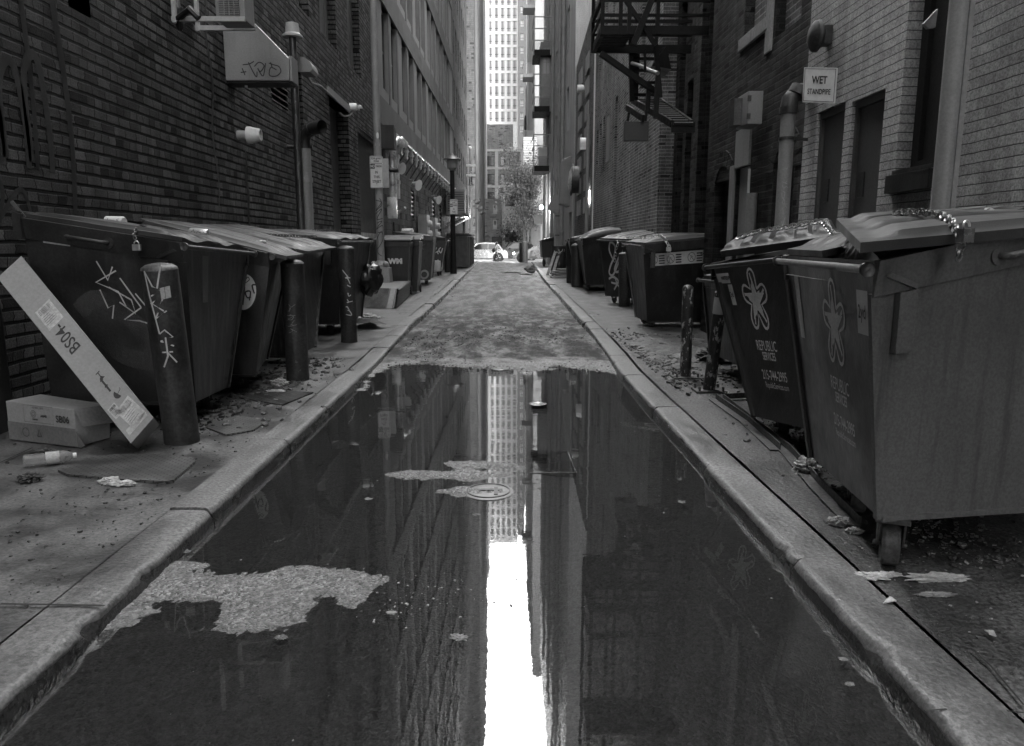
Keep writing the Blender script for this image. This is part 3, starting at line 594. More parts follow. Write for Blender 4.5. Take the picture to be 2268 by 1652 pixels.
for zz, yy in ((0, 12.15), (0, 13.55)):
    mb = MB(); rect(mb, fR3, -.12, yy - .22, yy + .22, 0, 6.5, th=.12); mb.build('pilaster', 'brick_dark', root)
mb = MB()
for i in range(6): rect(mb, fR3, -.02, 11.3, 11.8, 3.95 + i * .3, 4.05 + i * .3, th=.08)
mb.build('louvre', 'mid_paint', root)
# ---- right: lighter brick building with small windows
fM = lambda d, y, z: V((3.2 + d, y, z)); root = thing('brick_building', 'brick building with pale mortar lines behind the fire escape', 'building', (3.2, 21, 0))
hs = [(21.6, 22.0, 2.9, 5.5, .2), (24.2, 24.6, 3.7, 5.4, .2), (25.0, 25.4, 3.7, 5.3, .2), (25.8, 26.2, 3.7, 5.2, .2), (17.6, 18.1, 4.9, 8.0, .2), (19.6, 20.1, 6.0, 8.5, .2), (22.5, 23, 7, 9, .2), (24, 24.5, 7, 9, .2), (25.5, 26, 7, 9, .2), (21.2, 21.8, 9.5, 11.5, .2), (18, 18.6, 9.5, 11.5, .2), (24, 24.6, 10, 12, .2), (26.1, 26.7, .1, 1.9, .2)]
mb = MB(); holed(mb, fM, 15.7, 27, 0, 22, hs, .2); shell(mb, fM, 15.7, 27, 22); mb.build('wall', 'brick_mid', root)
for h in hs: win(root, fM, *h[:4], .17, t_=.04)
mb = MB(); rect(mb, fM, -.03, 22.9, 23.6, 3.9, 5.2, th=.03); mb.build('board', 'panel_light', root)
mb = MB(); rect(mb, fM, -.04, 26.9, 27.02, .1, 9, th=.05); mb.build('corner_strip', 'sign_white', root)
# ---- right: low shed-like building, then plaster block
root = thing('low_brick_building', 'low narrow brick building with a sloping parapet', 'building', (3.15, 30, 0)); fS = lambda d, y, z: V((3.15 + d, y, z))
mb = MB(); mb.hexa([(3.15, 27.03, 0), (9, 27.03, 0), (9, 33.4, 0), (3.15, 33.4, 0), (3.15, 27.03, 9.6), (9, 27.03, 9.6), (9, 33.4, 8.9), (3.15, 33.4, 8.9)]); mb.build('wall', 'brick_far', root)
mb = MB()
for i in range(7):
    z = 2.6 + i * .85
    for a, b in ((28.2, 29.4), (30.6, 32)): mb = MB(); rect(mb, fS, -.05, a, b, z, z + .6, th=.04); mb.build('metal_flashing', 'duct_grey', root)
mb = MB(); mb.tube([(3.05, 27.6, 1), (3.05, 27.6, 6.0)], .07); mb.build('pipe', 'duct_grey', root, smooth=True)
root = thing('plaster_building', 'tall stained plaster building with drain pipes along the right side', 'building', (3.1, 45, 0)); fP = lambda d, y, z: V((3.1 + d, y, z))
hs = [(36.5 + 4 * j, 37.6 + 4 * j, z, z + 2, .2) for j in range(6) for z in (3.2, 6.8, 10.4, 14, 17.6, 21.2, 24.8)] + [(34.2, 35.6, .1, 2.9, .4)]
mb = MB(); holed(mb, fP, 33.5, 60, 0, 34, hs, .2); shell(mb, fP, 33.5, 60, 34); mb.build('wall', 'plaster', root)
for h in hs[:-1]: win(root, fP, *h[:4], .15, t_=.06)
mb = MB(); rect(mb, fP, .4, 34.2, 35.6, .1, 2.9); mb.build('door', 'door_dark', root)
for yy in (38.6, 41, 46.5, 52):
    mb = MB(); mb.tube([(2.98, yy, .2), (2.98, yy, 30)], .1, 10)
    for k in range(9): mb.tube([(2.98, yy, 2 + k * 3.3), (2.98, yy, 2.15 + k * 3.3)], .125, 10)
    mb.build('drain_pipe', 'mid_paint', root, smooth=True)
# ---- beyond the crossing, right: white pilastered building
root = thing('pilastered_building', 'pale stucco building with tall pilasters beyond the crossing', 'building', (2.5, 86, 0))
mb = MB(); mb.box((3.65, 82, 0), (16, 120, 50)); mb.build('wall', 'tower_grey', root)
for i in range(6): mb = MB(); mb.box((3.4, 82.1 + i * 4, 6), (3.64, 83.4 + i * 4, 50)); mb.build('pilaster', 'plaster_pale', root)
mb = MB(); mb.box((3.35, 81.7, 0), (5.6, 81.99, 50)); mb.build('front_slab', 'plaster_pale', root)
mb = MB(); mb.box((3.2, 81.5, 5.6), (5.4, 81.69, 6.2)); mb.build('cornice', 'plaster', root)
for k in range(4):
    z = 13.4 + k * 6.6 if k else 12.0; z = 12.2 + k * 6.9
    mb = MB(); mb.box((2.15, 83, z), (3.4, 85.5, z + .35)); bl = mb.build('balcony', 'mid_paint', root); mb = MB()
    for i in range(9): mb.beam((2.2 + i * .13, 83, z + .35), (2.2 + i * .13, 83, z + 1.4), .04)
    mb.beam((2.15, 83, z + 1.4), (3.4, 83, z + 1.4), .05); mb.beam((2.17, 83, z + 1.4), (2.17, 85.5, z + 1.4), .05); mb.build('railing', 'mid_paint', bl)
root = thing('dark_brick_house', 'dark brick block with a stepped edge left of the pilastered building', 'building', (4.2, 100, 0)); mb = MB(); mb.box((xd_(1172, 100), 124, 0), (9, 130, 22)); mb.box((xd_(1177, 100), 124, 22.01), (9, 130, 27)); mb.build('wall', 'brick_dark', root)
# ---- end of the view
def tower(name, label, x0, x1, y, z0, z1, cols, floor, matw, matp, pane, wfrac=.55, hfrac=.72, dep=14, strips=()):
    root = thing(name, label, 'building', ((x0 + x1) / 2, y, 0)); f = lambda d, u, z: V((u, y + d, z)); n = int((z1 - z0) / floor); cw = (x1 - x0) / cols
    hs = [(x0 + (i + .5 - wfrac / 2) * cw, x0 + (i + .5 + wfrac / 2) * cw, z0 + k * floor + floor * (1 - hfrac) / 2, z0 + k * floor + floor * (1 + hfrac) / 2, .3) for i in range(cols) for k in range(n) if i not in strips]
    mb = MB(); holed(mb, f, x0, x1, 0, z1, hs, .3)
    mb.add([(x0, y, 0), (x0, y + dep, 0), (x0, y + dep, z1), (x0, y, z1)], [(0, 1, 2, 3)]); mb.add([(x1, y, 0), (x1, y + dep, 0), (x1, y + dep, z1), (x1, y, z1)], [(0, 1, 2, 3)]); mb.add([(x0, y, z1), (x1, y, z1), (x1, y + dep, z1), (x0, y + dep, z1)], [(0, 1, 2, 3)])
    mb.build('wall', matw, root)
    for i, h in enumerate(hs[:100]):
        mb = MB(); a, b, c, e, _ = h; rect(mb, f, .25, a, b, c, e, th=.05)
        o = mb.build('window', pane, root); mb = MB(); rect(mb, f, .18, (a + b) / 2 - .05, (a + b) / 2 + .05, c, e, th=.05); rect(mb, f, .18, a, b, c + (e - c) * .3, c + (e - c) * .3 + .1, th=.04); mb.build('frame', matp, o)
    if len(hs) > 100:
        mb = MB()
        for h in hs[100:]: rect(mb, f, .25, *h[:4], th=.05)
        tag(mb.build('window', pane, root), kind='stuff')
    return root
YT = 150.
def xd(px, Y): return (px - 1115) * Y / FOC
def zd(py, Y): return P(1115, py, Y).z
tower('white_tower', 'white gridded high rise closing the view at the left', xd(1070, YT), xd(1146, YT), YT, zd(272, YT), 61, 6, 2.35, 'tower_white', 'frame_dark', 'glass_pale', .62, .80)
t2 = tower('grey_tower', 'slim grey high rise strip with one column of windows', xd(1147, 146), xd(1163, 146), 146, zd(300, 146), 58, 1, 2.35, 'tower_grey', 'tower_grey', 'white_plastic', .38, .5)
tower('white_tower', 'white high rise with large windows at the right of the far view', xd(1164, 148), xd(1215, 148), 148, zd(400, 148), 53, 3, 2.4, 'tower_white', 'frame_dark', 'glass_pale', .6, .66)
YE = 125.
root = thing('brick_loft_building', 'low brick loft building framed by broad white piers', 'building', (1, YE, 0))
x0, x1 = xd(1070, YE), xd(1152, YE); f = lambda d, u, z: V((u, YE + d, z)); zs_ = [zd(q, YE) for q in (470, 430, 372, 325, 296)]
hs = []
for (pa, pb) in ((1081, 1096), (1108, 1118), (1129, 1140)):
    for (qa, qb) in ((455, 427), (402, 383), (363, 344), (462, 430)): pass
    for (qa, qb) in ((447, 425), (407, 385), (367, 346)): hs.append((xd(pa, YE), xd(pb, YE), zd(qa, YE), zd(qb, YE), .3))
mb = MB(); holed(mb, f, x0, x1, 0, zd(330, YE), hs, .3); mb.box((x0, YE + .02, zd(330, YE)), (x1 - 1.2, YE + 6, zd(275, YE))); shell(mb, lambda d, u, z: V((u, YE + .05 + d, z)), x0, x1, zd(332, YE)); mb.build('wall', 'brick_end', root)
for h in hs: win(root, f, *h[:4], .25, t_=.1, bars=2)
mb = MB(); rect(mb, f, -.12, xd(1097.5, YE), xd(1104, YE), zd(450, YE), zd(333, YE), th=.13)
for q in (333, 372.5, 413): rect(mb, f, -.16, x0, x1, zd(q + 2.6, YE), zd(q - 2.4, YE), th=.14)
mb.build('white_pier', 'white_plastic', root)
YH = 105.
root = thing('brick_house', 'small brick house with two sash windows and a dark awning', 'building', (1, YH, 0)); f = lambda d, u, z: V((u, YH + d, z))
x0, x1 = xd(1075, YH), xd(1113, YH); hs = [(xd(1093, YH), xd(1101, YH), zd(q + 19, YH), zd(q, YH), .2) for q in (453, 487)]
mb = MB(); holed(mb, f, x0, x1, 0, zd(440, YH), hs, .2); shell(mb, lambda d, u, z: V((u, YH + .02 + d, z)), x0, x1, zd(440.5, YH)); mb.build('wall', 'brick_end', root)
for h in hs:
    wn = win(root, f, *h[:4], .12, fr='white_plastic', t_=.12, bars=1, sill='white_plastic')
    mb = MB(); a, b, c, e, _ = h; mb.box((a + .12, YH - .2, c + .05), (b - .12, YH + .1, c + .45)); mb.build('window_unit', 'white_plastic', wn)
mb = MB(); xa, xb = xd(1090, YH), xd(1112, YH); zt, zb = zd(524, YH), zd(537, YH)
for i in range(6):
    t0, t1 = math.pi / 2 * i / 6, math.pi / 2 * (i + 1) / 6
    mb.hexa([(xa, YH - 1.3 * math.cos(t0), zb + (zt - zb) * math.sin(t0)), (xb, YH - 1.3 * math.cos(t0), zb + (zt - zb) * math.sin(t0)), (xb, YH - 1.3 * math.cos(t1), zb + (zt - zb) * math.sin(t1)), (xa, YH - 1.3 * math.cos(t1), zb + (zt - zb) * math.sin(t1))] + [(q[0], q[1], q[2] - .05) for q in [(xa, YH - 1.3 * math.cos(t0), zb + (zt - zb) * math.sin(t0)), (xb, YH - 1.3 * math.cos(t0), zb + (zt - zb) * math.sin(t0)), (xb, YH - 1.3 * math.cos(t1), zb + (zt - zb) * math.sin(t1)), (xa, YH - 1.3 * math.cos(t1), zb + (zt - zb) * math.sin(t1))]])
mb.build('awning', 'frame_dark', root)
mb = MB(); mb.tube([(xd(1111, YH), YH - .15, zd(440, YH)), (xd(1113, YH), YH - .15, zd(452, YH)), (xd(1113, YH), YH - .15, 0)], .09, 8); mb.build('downpipe', 'white_plastic', root)
YW = 100.
root = thing('white_house', 'low white rendered house with a glazed upper bay behind the tree', 'building', (3, YW, 0)); f = lambda d, u, z: V((u, YW + d, z))
x0, x1 = xd(1115, YW), xd(1180, YW); hs = [(xd(1122, YW), xd(1129, YW), zd(507, YW), zd(487, YW), .2), (xd(1117, YW), xd(1142, YW), zd(459, YW), zd(434, YW), .2)]
mb = MB(); holed(mb, f, x0, x1, 0, zd(430, YW), hs, .2); shell(mb, lambda d, u, z: V((u, YW + .02 + d, z)), x0, x1, zd(430.5, YW)); mb.build('wall', 'tower_white', root)
for h in hs: win(root, f, *h[:4], .12, fr='white_plastic', t_=.12, bars=1)
mb = MB(); rect(mb, f, -.1, x0 + .2, xd(1140, YW), zd(535, YW), zd(519, YW), th=.05); mb.build('base_panel', 'tower_grey', root)
# slatted billboard-like building front at the crossing, right
YB = 80.
root = thing('slatted_building', 'narrow building with white horizontal slats behind the tree', 'building', (3, YB, 0))
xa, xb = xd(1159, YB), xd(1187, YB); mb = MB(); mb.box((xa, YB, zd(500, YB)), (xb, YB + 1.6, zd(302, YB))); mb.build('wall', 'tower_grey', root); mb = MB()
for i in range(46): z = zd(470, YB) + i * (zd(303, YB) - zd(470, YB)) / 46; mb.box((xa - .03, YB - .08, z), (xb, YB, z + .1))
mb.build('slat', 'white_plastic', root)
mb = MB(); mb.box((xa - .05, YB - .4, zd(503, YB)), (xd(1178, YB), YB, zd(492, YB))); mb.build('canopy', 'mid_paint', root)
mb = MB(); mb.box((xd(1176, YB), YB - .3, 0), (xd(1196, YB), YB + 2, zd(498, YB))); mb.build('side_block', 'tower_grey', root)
mb = MB(); mb.beam((xd(1169, YB), YB - .3, 0), (xd(1169, YB), YB - .3, zd(500, YB)), .12); mb.build('post', 'mid_paint', root)
# ================================================================== DUMPSTERS
def ribbed_lid(mb, a, b, c, d, th=.03, ribs=3, crown=.03, seed=0, wave=0., nx=26, ny=34):
    """lid over the quad a (front near) b (front far) c (back far) d (back near); ribs run front to back"""
    a, b, c, d = map(V, (a, b, c, d)); n = (b - a).cross(d - a).normalized(); n = n if n.z > 0 else -n
    def pos(s, t):
        p = (a * (1 - t) + b * t) * (1 - s) + (d * (1 - t) + c * t) * s
        ph = (t * ribs) % 1.0; k = min(max(min(ph, 1 - ph) - .10, 0) / .07, 1) if t not in (0, 1) else 0
        e = min(max(s - .07, 0) / .07, 1) * min(max(.97 - s, 0) / .05, 1)
        h = .022 * k * e + crown * math.sin(math.pi * min(max(s, 0), 1)) * math.sin(math.pi * t) ** .5 if 0 < t < 1 else 0
        h += wave * math.sin(t * 9 + seed) * (1 - s) + (.006 * noise.noise(V((s * 3, t * 4, seed))) if wave else 0)
        return p + n * h
    top = [[pos(i / nx, j / ny) for j in range(ny + 1)] for i in range(nx + 1)]; m = ny + 1
    vs = [q for r_ in top for q in r_]; k = len(vs); vs += [q - n * th for q in vs]
    fs = [(i * m + j, i * m + j + 1, (i + 1) * m + j + 1, (i + 1) * m + j) for i in range(nx) for j in range(ny)]
    fs += [tuple(k + q for q in f[::-1]) for f in fs]
    rim = [j for j in range(m)] + [i * m + ny for i in range(1, nx + 1)] + [nx * m + j for j in range(ny - 1, -1, -1)] + [i * m for i in range(nx - 1, 0, -1)]
    fs += [(rim[i], rim[(i + 1) % len(rim)], k + rim[(i + 1) % len(rim)], k + rim[i]) for i in range(len(rim))]
    return mb.add(vs, fs)
def caster(root, p, h, mat='wheel_worn', yaw=0.):
    """swivel caster under a bin: plate, fork, wheel touching the ground at p.z - h"""
    p = V(p); r_ = h * .40; M = Matrix.Rotation(yaw, 3, 'Z'); mb = MB()
    mb.obox(p + V((0, 0, -.012)), .12, .12, .018, M)
    for s in (-1, 1):
        q = p + M @ V((s * .045, 0, 0)); mb.hexa([q + M @ V(t) for t in ((-.004, -.01, -h + r_), (.004, -.01, -h + r_), (.004, .03, -h + r_), (-.004, .03, -h + r_), (-.004, -.045, -.02), (.004, -.045, -.02), (.004, .045, -.02), (-.004, .045, -.02))])
    mb.tube([p + M @ V((-.06, .01, -h + r_)), p + M @ V((.06, .01, -h + r_))], .010, 8)
    c = mb.build('caster', 'steel_dark', root); mb = MB(); o = p + M @ V((-.032, .01, -h + r_))
    mb._lathe(o, M @ V((1, 0, 0)), [(r_ * .5, 0), (r_ * .9, 0), (r_, .012), (r_ * .98, .032), (r_, .052), (r_ * .9, .064), (r_ * .5, .064)], 24); mb.build('wheel', mat, c, smooth=True)
def bilin(mb, a, b, c, d, n=12, bulge=0., nn=None):
    vs = []
    for i in range(n + 1):
        for j in range(n + 1):
            u, v = i / n, j / n; p = (a * (1 - u) + b * u) * (1 - v) + (d * (1 - u) + c * u) * v
            vs.append(p)
    return mb.add(vs, [(i * (n + 1) + j, (i + 1) * (n + 1) + j, (i + 1) * (n + 1) + j + 1, i * (n + 1) + j + 1) for i in range(n) for j in range(n)])
def dumpster(name, label, NT, FT, NB, FB, back, rise, mat='bin_dark', front='bin_worn', lidm='lid', group='dumpsters', lids=2, gz=.12, lid_lift=(0, 0), over=.03, side=None, ribs=3, handle=True, bars=True, casters=((.1, .12), (.88, .12), (.1, .9), (.88, .9)), overh=(0, 0), wave=0., crown=.03, pads=True, flat=False):
    NT, FT, NB, FB, B = map(V, (NT, FT, NB, FB, back)); up = V((0, 0, rise)); s = 1 if B.x > 0 else -1
    loc = (NB + FB) / 2 + B * .5; loc.z = gz; root = thing(name, label, 'dumpster', loc, group)
    Bb = V((B.x, B.y, 0)); NTb, FTb = NT + Bb + up, FT + Bb + up; kb = .93
    NBb, FBb = NB + Bb * kb, FB + Bb * kb
    al = (FT - NT).normalized()
    def shp(mb, ids): return mb
    # body: end plates, front, back, floor (hollow box with a false floor well below the rim)
    mb = MB(); mb.add([NBb, FBb, FTb, NTb], [(0, 1, 2, 3)]); mb.add([NB, FB, FBb, NBb], [(0, 1, 2, 3)])
    bilin(mb, NB, NBb, NTb, NT); bilin(mb, FB, FBb, FTb, FT)
    ins = [(NT + (NTb - NT) * .02) + V((0, 0, -.10)), NTb + V((0, 0, -.10)), FTb + V((0, 0, -.10)), FT + V((0, 0, -.10))]; mb.add(ins, [(0, 1, 2, 3)])
    nrm = (NBb - NB).cross(V((0, 0, 1))).normalized(); nrm = nrm if nrm.y < 0 else -nrm      # towards the near end
    out = (FT - NT).cross(V((0, 0, 1))).normalized(); out = out if out.x * s < 0 else -out  # towards the street
    body = mb.build('body', mat, root)
    mb = MB(); bilin(mb, *[q + out * .001 for q in (NB, FB, FT, NT)], 14, bulge=.012, nn=out); mb.build('front_panel', front, root, smooth=True)
    # folded rim band on the near and far ends, along the back; corner angles; bottom flange
    D = .13
    for (p, q, nn) in ((NT, NTb, nrm), (FT, FTb, -nrm)):
        mb = MB(); d_ = V((0, 0, D)); e_ = nn * .035
        mb.hexa([p - d_, q - d_, q - d_ * 1.0 + nn * .012, p - d_ + nn * .012, p, q, q + e_, p + e_]); mb.build('rim_band', mat, root, bevel=.004)
    for p, q in ((NT, NB), (FT, FB)): mb = MB(); mb.beam(p + (q - p) * .12 + out * .004, q + out * .004, .035, .02, up=nrm); mb.build('corner_angle', mat, root)
    mb = MB(); mb.beam(NB + nrm * .004, NBb + nrm * .004, .02, .02); mb.build('bottom_flange', mat, root)
    if pads:
        mb = MB(); u_ = (NTb - NT).normalized(); c0 = NT + u_ * .13 + V((0, 0, -D)); e_ = nrm * .03
        mb.hexa([c0 - u_ * .035 + V((0, 0, -.22)), c0 + u_ * .035 + V((0, 0, -.22)), c0 + u_ * .035 + V((0, 0, -.22)) + e_, c0 - u_ * .035 + V((0, 0, -.22)) + e_, c0 - u_ * .035, c0 + u_ * .035, c0 + u_ * .035 + e_, c0 - u_ * .035 + e_])
        mb.hexa([NT + u_ * .03 + V((0, 0, -.06)), c0 + u_ * .03, c0 + u_ * .03 + e_, NT + u_ * .03 + V((0, 0, -.06)) + e_, NT + u_ * .05 + V((0, 0, -.05)), c0 + u_ * .035 + V((0, 0, .02)), c0 + u_ * .035 + V((0, 0, .02)) + e_, NT + u_ * .05 + V((0, 0, -.05)) + e_])
        mb.build('lift_pad', mat, root, bevel=.003)
    if bars:
        a, b = NT + out * .035 - al * .05 + V((0, 0, -.03)), FT + out * .035 + al * .05 + V((0, 0, -.03))
        mb = MB(); mb.tube([a, b], .016, 14); br = mb.build('trunnion_bar', mat, root, smooth=True)
        for p, dd in ((a, -al), (b, al)): mb = MB(); mb._lathe(p, dd, [(.01, -.008), (.027, -.008), (.028, 0), (.026, .007), (.016, .003), (.001, .006)], 20); mb.build('end_cap', front, br, smooth=True)
    if handle:
        u_ = (NTb - NT).normalized(); m_ = (NT * .42 + NTb * .58) + V((0, 0, -.075)); L_ = .13
        mb = MB(); mb.tube([m_ - u_ * L_ + nrm * .0, m_ - u_ * L_ + nrm * .05, m_ - u_ * (L_ - .02) + nrm * .07, m_ + u_ * (L_ - .02) + nrm * .07, m_ + u_ * L_ + nrm * .05, m_ + u_ * L_], .013, 10)
        mb._lathe(m_ - u_ * L_ + nrm * .022, nrm, [(.035, 0), (.035, .008)], 16); mb.build('handle', mat, root, smooth=True)
    hz = NB.z - gz
    for (t, q) in casters:
        p = (NB + (FB - NB) * t) + Bb * kb * q; caster(root, p, max(p.z - gz - .0, .08), yaw=-.42 * s)
    L = []
    for k in range(lids):
        t0, t1 = k / lids + .004, (k + 1) / lids - .004; of = overh[k % len(overh)]; e = out * (.0 + of)
        lf = V((0, 0, .022 + lid_lift[k % len(lid_lift)])); a0 = NT + (FT - NT) * t0 + e + lf; b0 = NT + (FT - NT) * t1 + e + lf; lb = V((0, 0, .03 + max(0, lid_lift[k % len(lid_lift)]) * .1))
        if of: a0 += V((0, 0, -of * .35)); b0 += V((0, 0, -of * .35))
        c0 = NTb + (FTb - NTb) * t1 + lb; d0 = NTb + (FTb - NTb) * t0 + lb
        mb = MB(); ribbed_lid(mb, a0, b0, c0, d0, ribs=ribs, seed=k + len(label), wave=wave, crown=crown); L.append(mb.build('lid', lidm, root, smooth=True))
    mb = MB(); mb.tube([NTb + V((0, 0, .03)) - al * .04, FTb + V((0, 0, .03)) + al * .04], .012, 8); mb.build('hinge_rod', 'steel_dark', root)
    end = quadmap(NB, NBb, NTb, NT, .0); 
    def em(u, v, e=.003): return end(u, v) + nrm * e
    fr_ = quadmap(FB, NB, NT, FT, 0) if s > 0 else quadmap(NB, FB, FT, NT, 0)
    def fm_(u, v, e=.004): return fr_(u, v) + out * e
    return dict(root=root, end=em, front=fm_, body=body, NT=NT, FT=FT, NTb=NTb, FTb=FTb, NB=NB, FB=FB, out=out, nrm=nrm, al=al)
def onquad(f, u0, v0, wu, wv):      # metres around (u0, v0) for a face wu wide, wv tall
    return lambda a, b: f(u0 + a / wu, v0 + b / wv)
def decal(parent, mb, mat='decal', name='lettering'): return mb.build(name, mat, parent)
def star_logo(parent, f, h):
    """five rounded loops around a solid star, h tall"""
    mb = MB(); k = h / 2
    ang = [90 + 72 * i for i in range(5)]
    out_ = []
    for i, a in enumerate(ang):
        t = R(a); c = V((math.cos(t), math.sin(t))); n = V((-c.y, c.x))
        ln, wd = (1.0, .27)
        out_ += [c * .42 * k * 1.0 - n * -(.0), ]
    pts = []
    for i, a in enumerate(ang):
        t = R(a); c = V((math.cos(t), math.sin(t))); n = V((-c.y, c.x)); wd = .27
        inner = R(a - 36); ic = V((math.cos(inner), math.sin(inner))) * .43
        pts.append(ic * k)
        for q in range(7):
            th = -math.pi / 2 + math.pi * q / 6; pts.append((c * (.72 + .26 * math.cos(th)) + n * (.265 * math.sin(th))) * k)
    pts = [(p.x * .82, p.y) for p in pts]; stroke(mb, pts + [pts[0]], h * .045, f, sm=False)
    s_ = []
    for i in range(10):
        a = R(90 + 36 * i); r_ = .50 if i % 2 else .50
        r_ = .29 if i % 2 else .74; s_.append((math.cos(a) * r_ * k * .9, math.sin(a) * r_ * k))
    rot = [(-x, -y) for x, y in s_]; rot = s_
    for i in range(10): mb.add([f(0, 0), f(*rot[i]), f(*rot[(i + 1) % 10])], [(0, 1, 2)])
    for i in range(5):      # stems of the letter forms inside each arm
        t = R(90 + 72 * i); c = V((math.cos(t), math.sin(t))); n = V((-c.y, c.x))
        a1 = [(c * .30 + n * .17) * k, (c * .52 + n * .15) * k, (c * .36 + n * .02) * k]; mb.add([f(p.x * .82, p.y) for p in a1], [(0, 1, 2)])
        a1 = [(c * .62 + n * .0) * k, (c * .86 + n * .02) * k, (c * .84 + n * .12) * k, (c * .62 + n * .06) * k]; mb.add([f(p.x * .82, p.y) for p in a1], [(0, 1, 2, 3)])
    return mb.build('star_emblem', 'decal', parent)
def republic(d, u0, v0, wu, wv, h, mat='decal', q=1.):
    f = onquad(d['front'], u0, v0, wu, wv); star_logo(d['root'], f, h)
    g = lambda dx, dy: (lambda a, b: f(a + dx, b + dy)); mb = MB()
    text_mesh('REPUBLIC', h * .21, g(.03 * h, -h * .68), mb, .80, 0); text_mesh('SERVICES', h * .16, g(.05 * h, -h * .83), mb, .72, .001)
    text_mesh('215-744-2995', h * .19, g(.10 * h, -h * 1.10), mb, .72 * q, .0008); text_mesh('RepublicServices.com', h * .115, g(.12 * h, -h * 1.24), mb, .74 * q, 0)
    mb.build('lettering', mat, d['root'])
def sticker(parent, f, w_, h_, mat='sign_grey', txt=(), name='sticker', ink='ink', r_=0.):
    mb = MB(); mb.add([f(-w_ / 2, -h_ / 2), f(w_ / 2, -h_ / 2), f(w_ / 2, h_ / 2), f(-w_ / 2, h_ / 2)], [(0, 1, 2, 3)]); st = mb.build(name, mat, parent)
    return st
def chain_along(name, label, pts, loc=None, link=.036, r=.0045, lock=True, group=None, mat='chain'):
    pts = [V(p) for p in pts]; loc = loc or pts[0]; root = thing(name, label, 'chain', loc, group); mb = MB()
    seg = [(b - a).length for a, b in zip(pts, pts[1:])]; L = sum(seg); n = int(L / (link * .78)); acc = 0; i = 0; k = 0
    def at(t):
        for a, b, l in zip(pts, pts[1:], seg):
            if t <= l: return a + (b - a) * (t / max(l, 1e-6)), (b - a).normalized()
            t -= l
        return pts[-1], (pts[-1] - pts[-2]).normalized()
    for k in range(n):
        p, d = at((k + .5) * L / n); a = d.orthogonal().normalized(); b = d.cross(a)
        if k % 2: a, b = b, a
        a = (a + b * .35).normalized(); ring = []
        for q in range(12):
            th = 2 * math.pi * q / 12; ring.append(p + d * math.cos(th) * link * .5 + a * math.sin(th) * link * .3)
        mb.tube(ring + [ring[0], ring[1]], r, 5, cap=False)
    mb.build('links', mat, root, smooth=True); return root
def padlock(root, p, s=.045, M=None):
    M = M or Matrix.Identity(3); mb = MB(); p = V(p); mb.obox(p, s, s * .45, s * .8, M); pl = mb.build('padlock', 'chain', root, bevel=.003)
    mb = MB(); mb.tube([p + M @ V((math.cos(math.pi * i / 8) * s * .3, 0, s * .35 + (math.sin(math.pi * i / 8) * s * .3) + s * .15)) for i in range(9)], .004, 6); mb.build('shackle', 'galv', pl, smooth=True)

# ---------------- right side
d1 = dumpster('dumpster', 'large grey dumpster nearest on the right with its lid propped open by bags', P(1936, 577, 2.62), P(1742, 566, 4.0), P(1950, 1148, 2.66), P(1799, 1012, 3.78), (1.03, .16, 0), .20, mat='bin_grey', front='bin_darker', lids=0, casters=((.04, .07), (.55, .12), (.04, .9), (.9, .9)), bars=True)
r1 = d1['root']; up = V((0, 0, 1))
# near lid is lifted on bags, far lid lies low
mb = MB(); nt_, ft_, nb_, fb_ = d1['NT'], d1['FT'], d1['NTb'], d1['FTb']; o_ = d1['out']
L0 = P(1906, 537, 2.50); L1 = P(1852, 484, 3.40); Lb = P(2520, 482, 2.72); Lb2 = P(2200, 474, 3.5)
ribbed_lid(mb, L0, L1, Lb2, Lb, th=.035, ribs=3, crown=.02, nx=40, ny=50); mb.build('lid', 'lid', r1, smooth=True)
mb = MB(); mid = nt_ + (ft_ - nt_) * .5; ribbed_lid(mb, mid + up * .03 + o_ * .0, ft_ + up * .035, fb_ + up * .05, nb_ * .48 + fb_ * .52 + up * .03, ribs=3, crown=.02); mb.build('lid', 'lid', r1, smooth=True)
mb = MB(); mb.tube([P(2050, 482, 3.3), P(2185, 466, 3.15)], .02, 8); mb.build('hinge_arm', 'steel_dark', r1)
mb = MB(); mb.tube([P(2186, 467, 3.13), P(2194, 468, 3.05)], .014, 8); mb.build('hinge_bolt', 'galv', r1)
W1, Hh = (d1['FB'] - d1['NB']).length, .95
republic(d1, .60, .72, 1.25, 1.0, .39, q=1.1)
st = sticker(r1, onquad(d1['front'], .90, .80, 1.36, 1.0), .13, .17, 'sign_grey'); mb = MB(); f_ = onquad(d1['front'], .90, .80, 1.36, 1.0); text_mesh('2yd', .075, lambda a, b: f_(a, b) + o_ * .002, mb, .85, .001); mb.build('lettering', 'ink', st)
for vv in (.83, .68): sticker(r1, onquad(d1['front'], .13, vv, 1.36, 1.0), .09, .15, 'decal')
# black bags bulging under the open lid
mb = MB()
def drape(a, b, c, d, n1, n2, amp, sd):
    vs = []
    for i in range(n1 + 1):
        for k in range(n2 + 1):
            u, v = i / n1, k / n2; p = (a * (1 - u) + b * u) * (1 - v) + (d * (1 - u) + c * u) * v
            q_ = noise.noise(V((u * 14 + sd, v * 3, sd))) + .5 * noise.noise(V((u * 30, v * 7 + u * 6, sd))); w_ = math.sin(math.pi * v) * .9 + .1
            vs.append(p + d1['nrm'] * q_ * amp * w_ + o_ * q_ * amp * w_ * .7 + V((0, 0, .010 * q_)))
    mb.add(vs, [(i * (n2 + 1) + k, (i + 1) * (n2 + 1) + k, (i + 1) * (n2 + 1) + k + 1, i * (n2 + 1) + k + 1) for i in range(n1) for k in range(n2)])
ia, ib = nt_ * .94 + nb_ * .06 + d1['al'] * .06 - up * .03, nb_ + d1['al'] * .06 - up * .03; la, lb2 = L0 + d1['al'] * .08 - o_ * .06 - up * .02, Lb + d1['al'] * .08 - up * .03
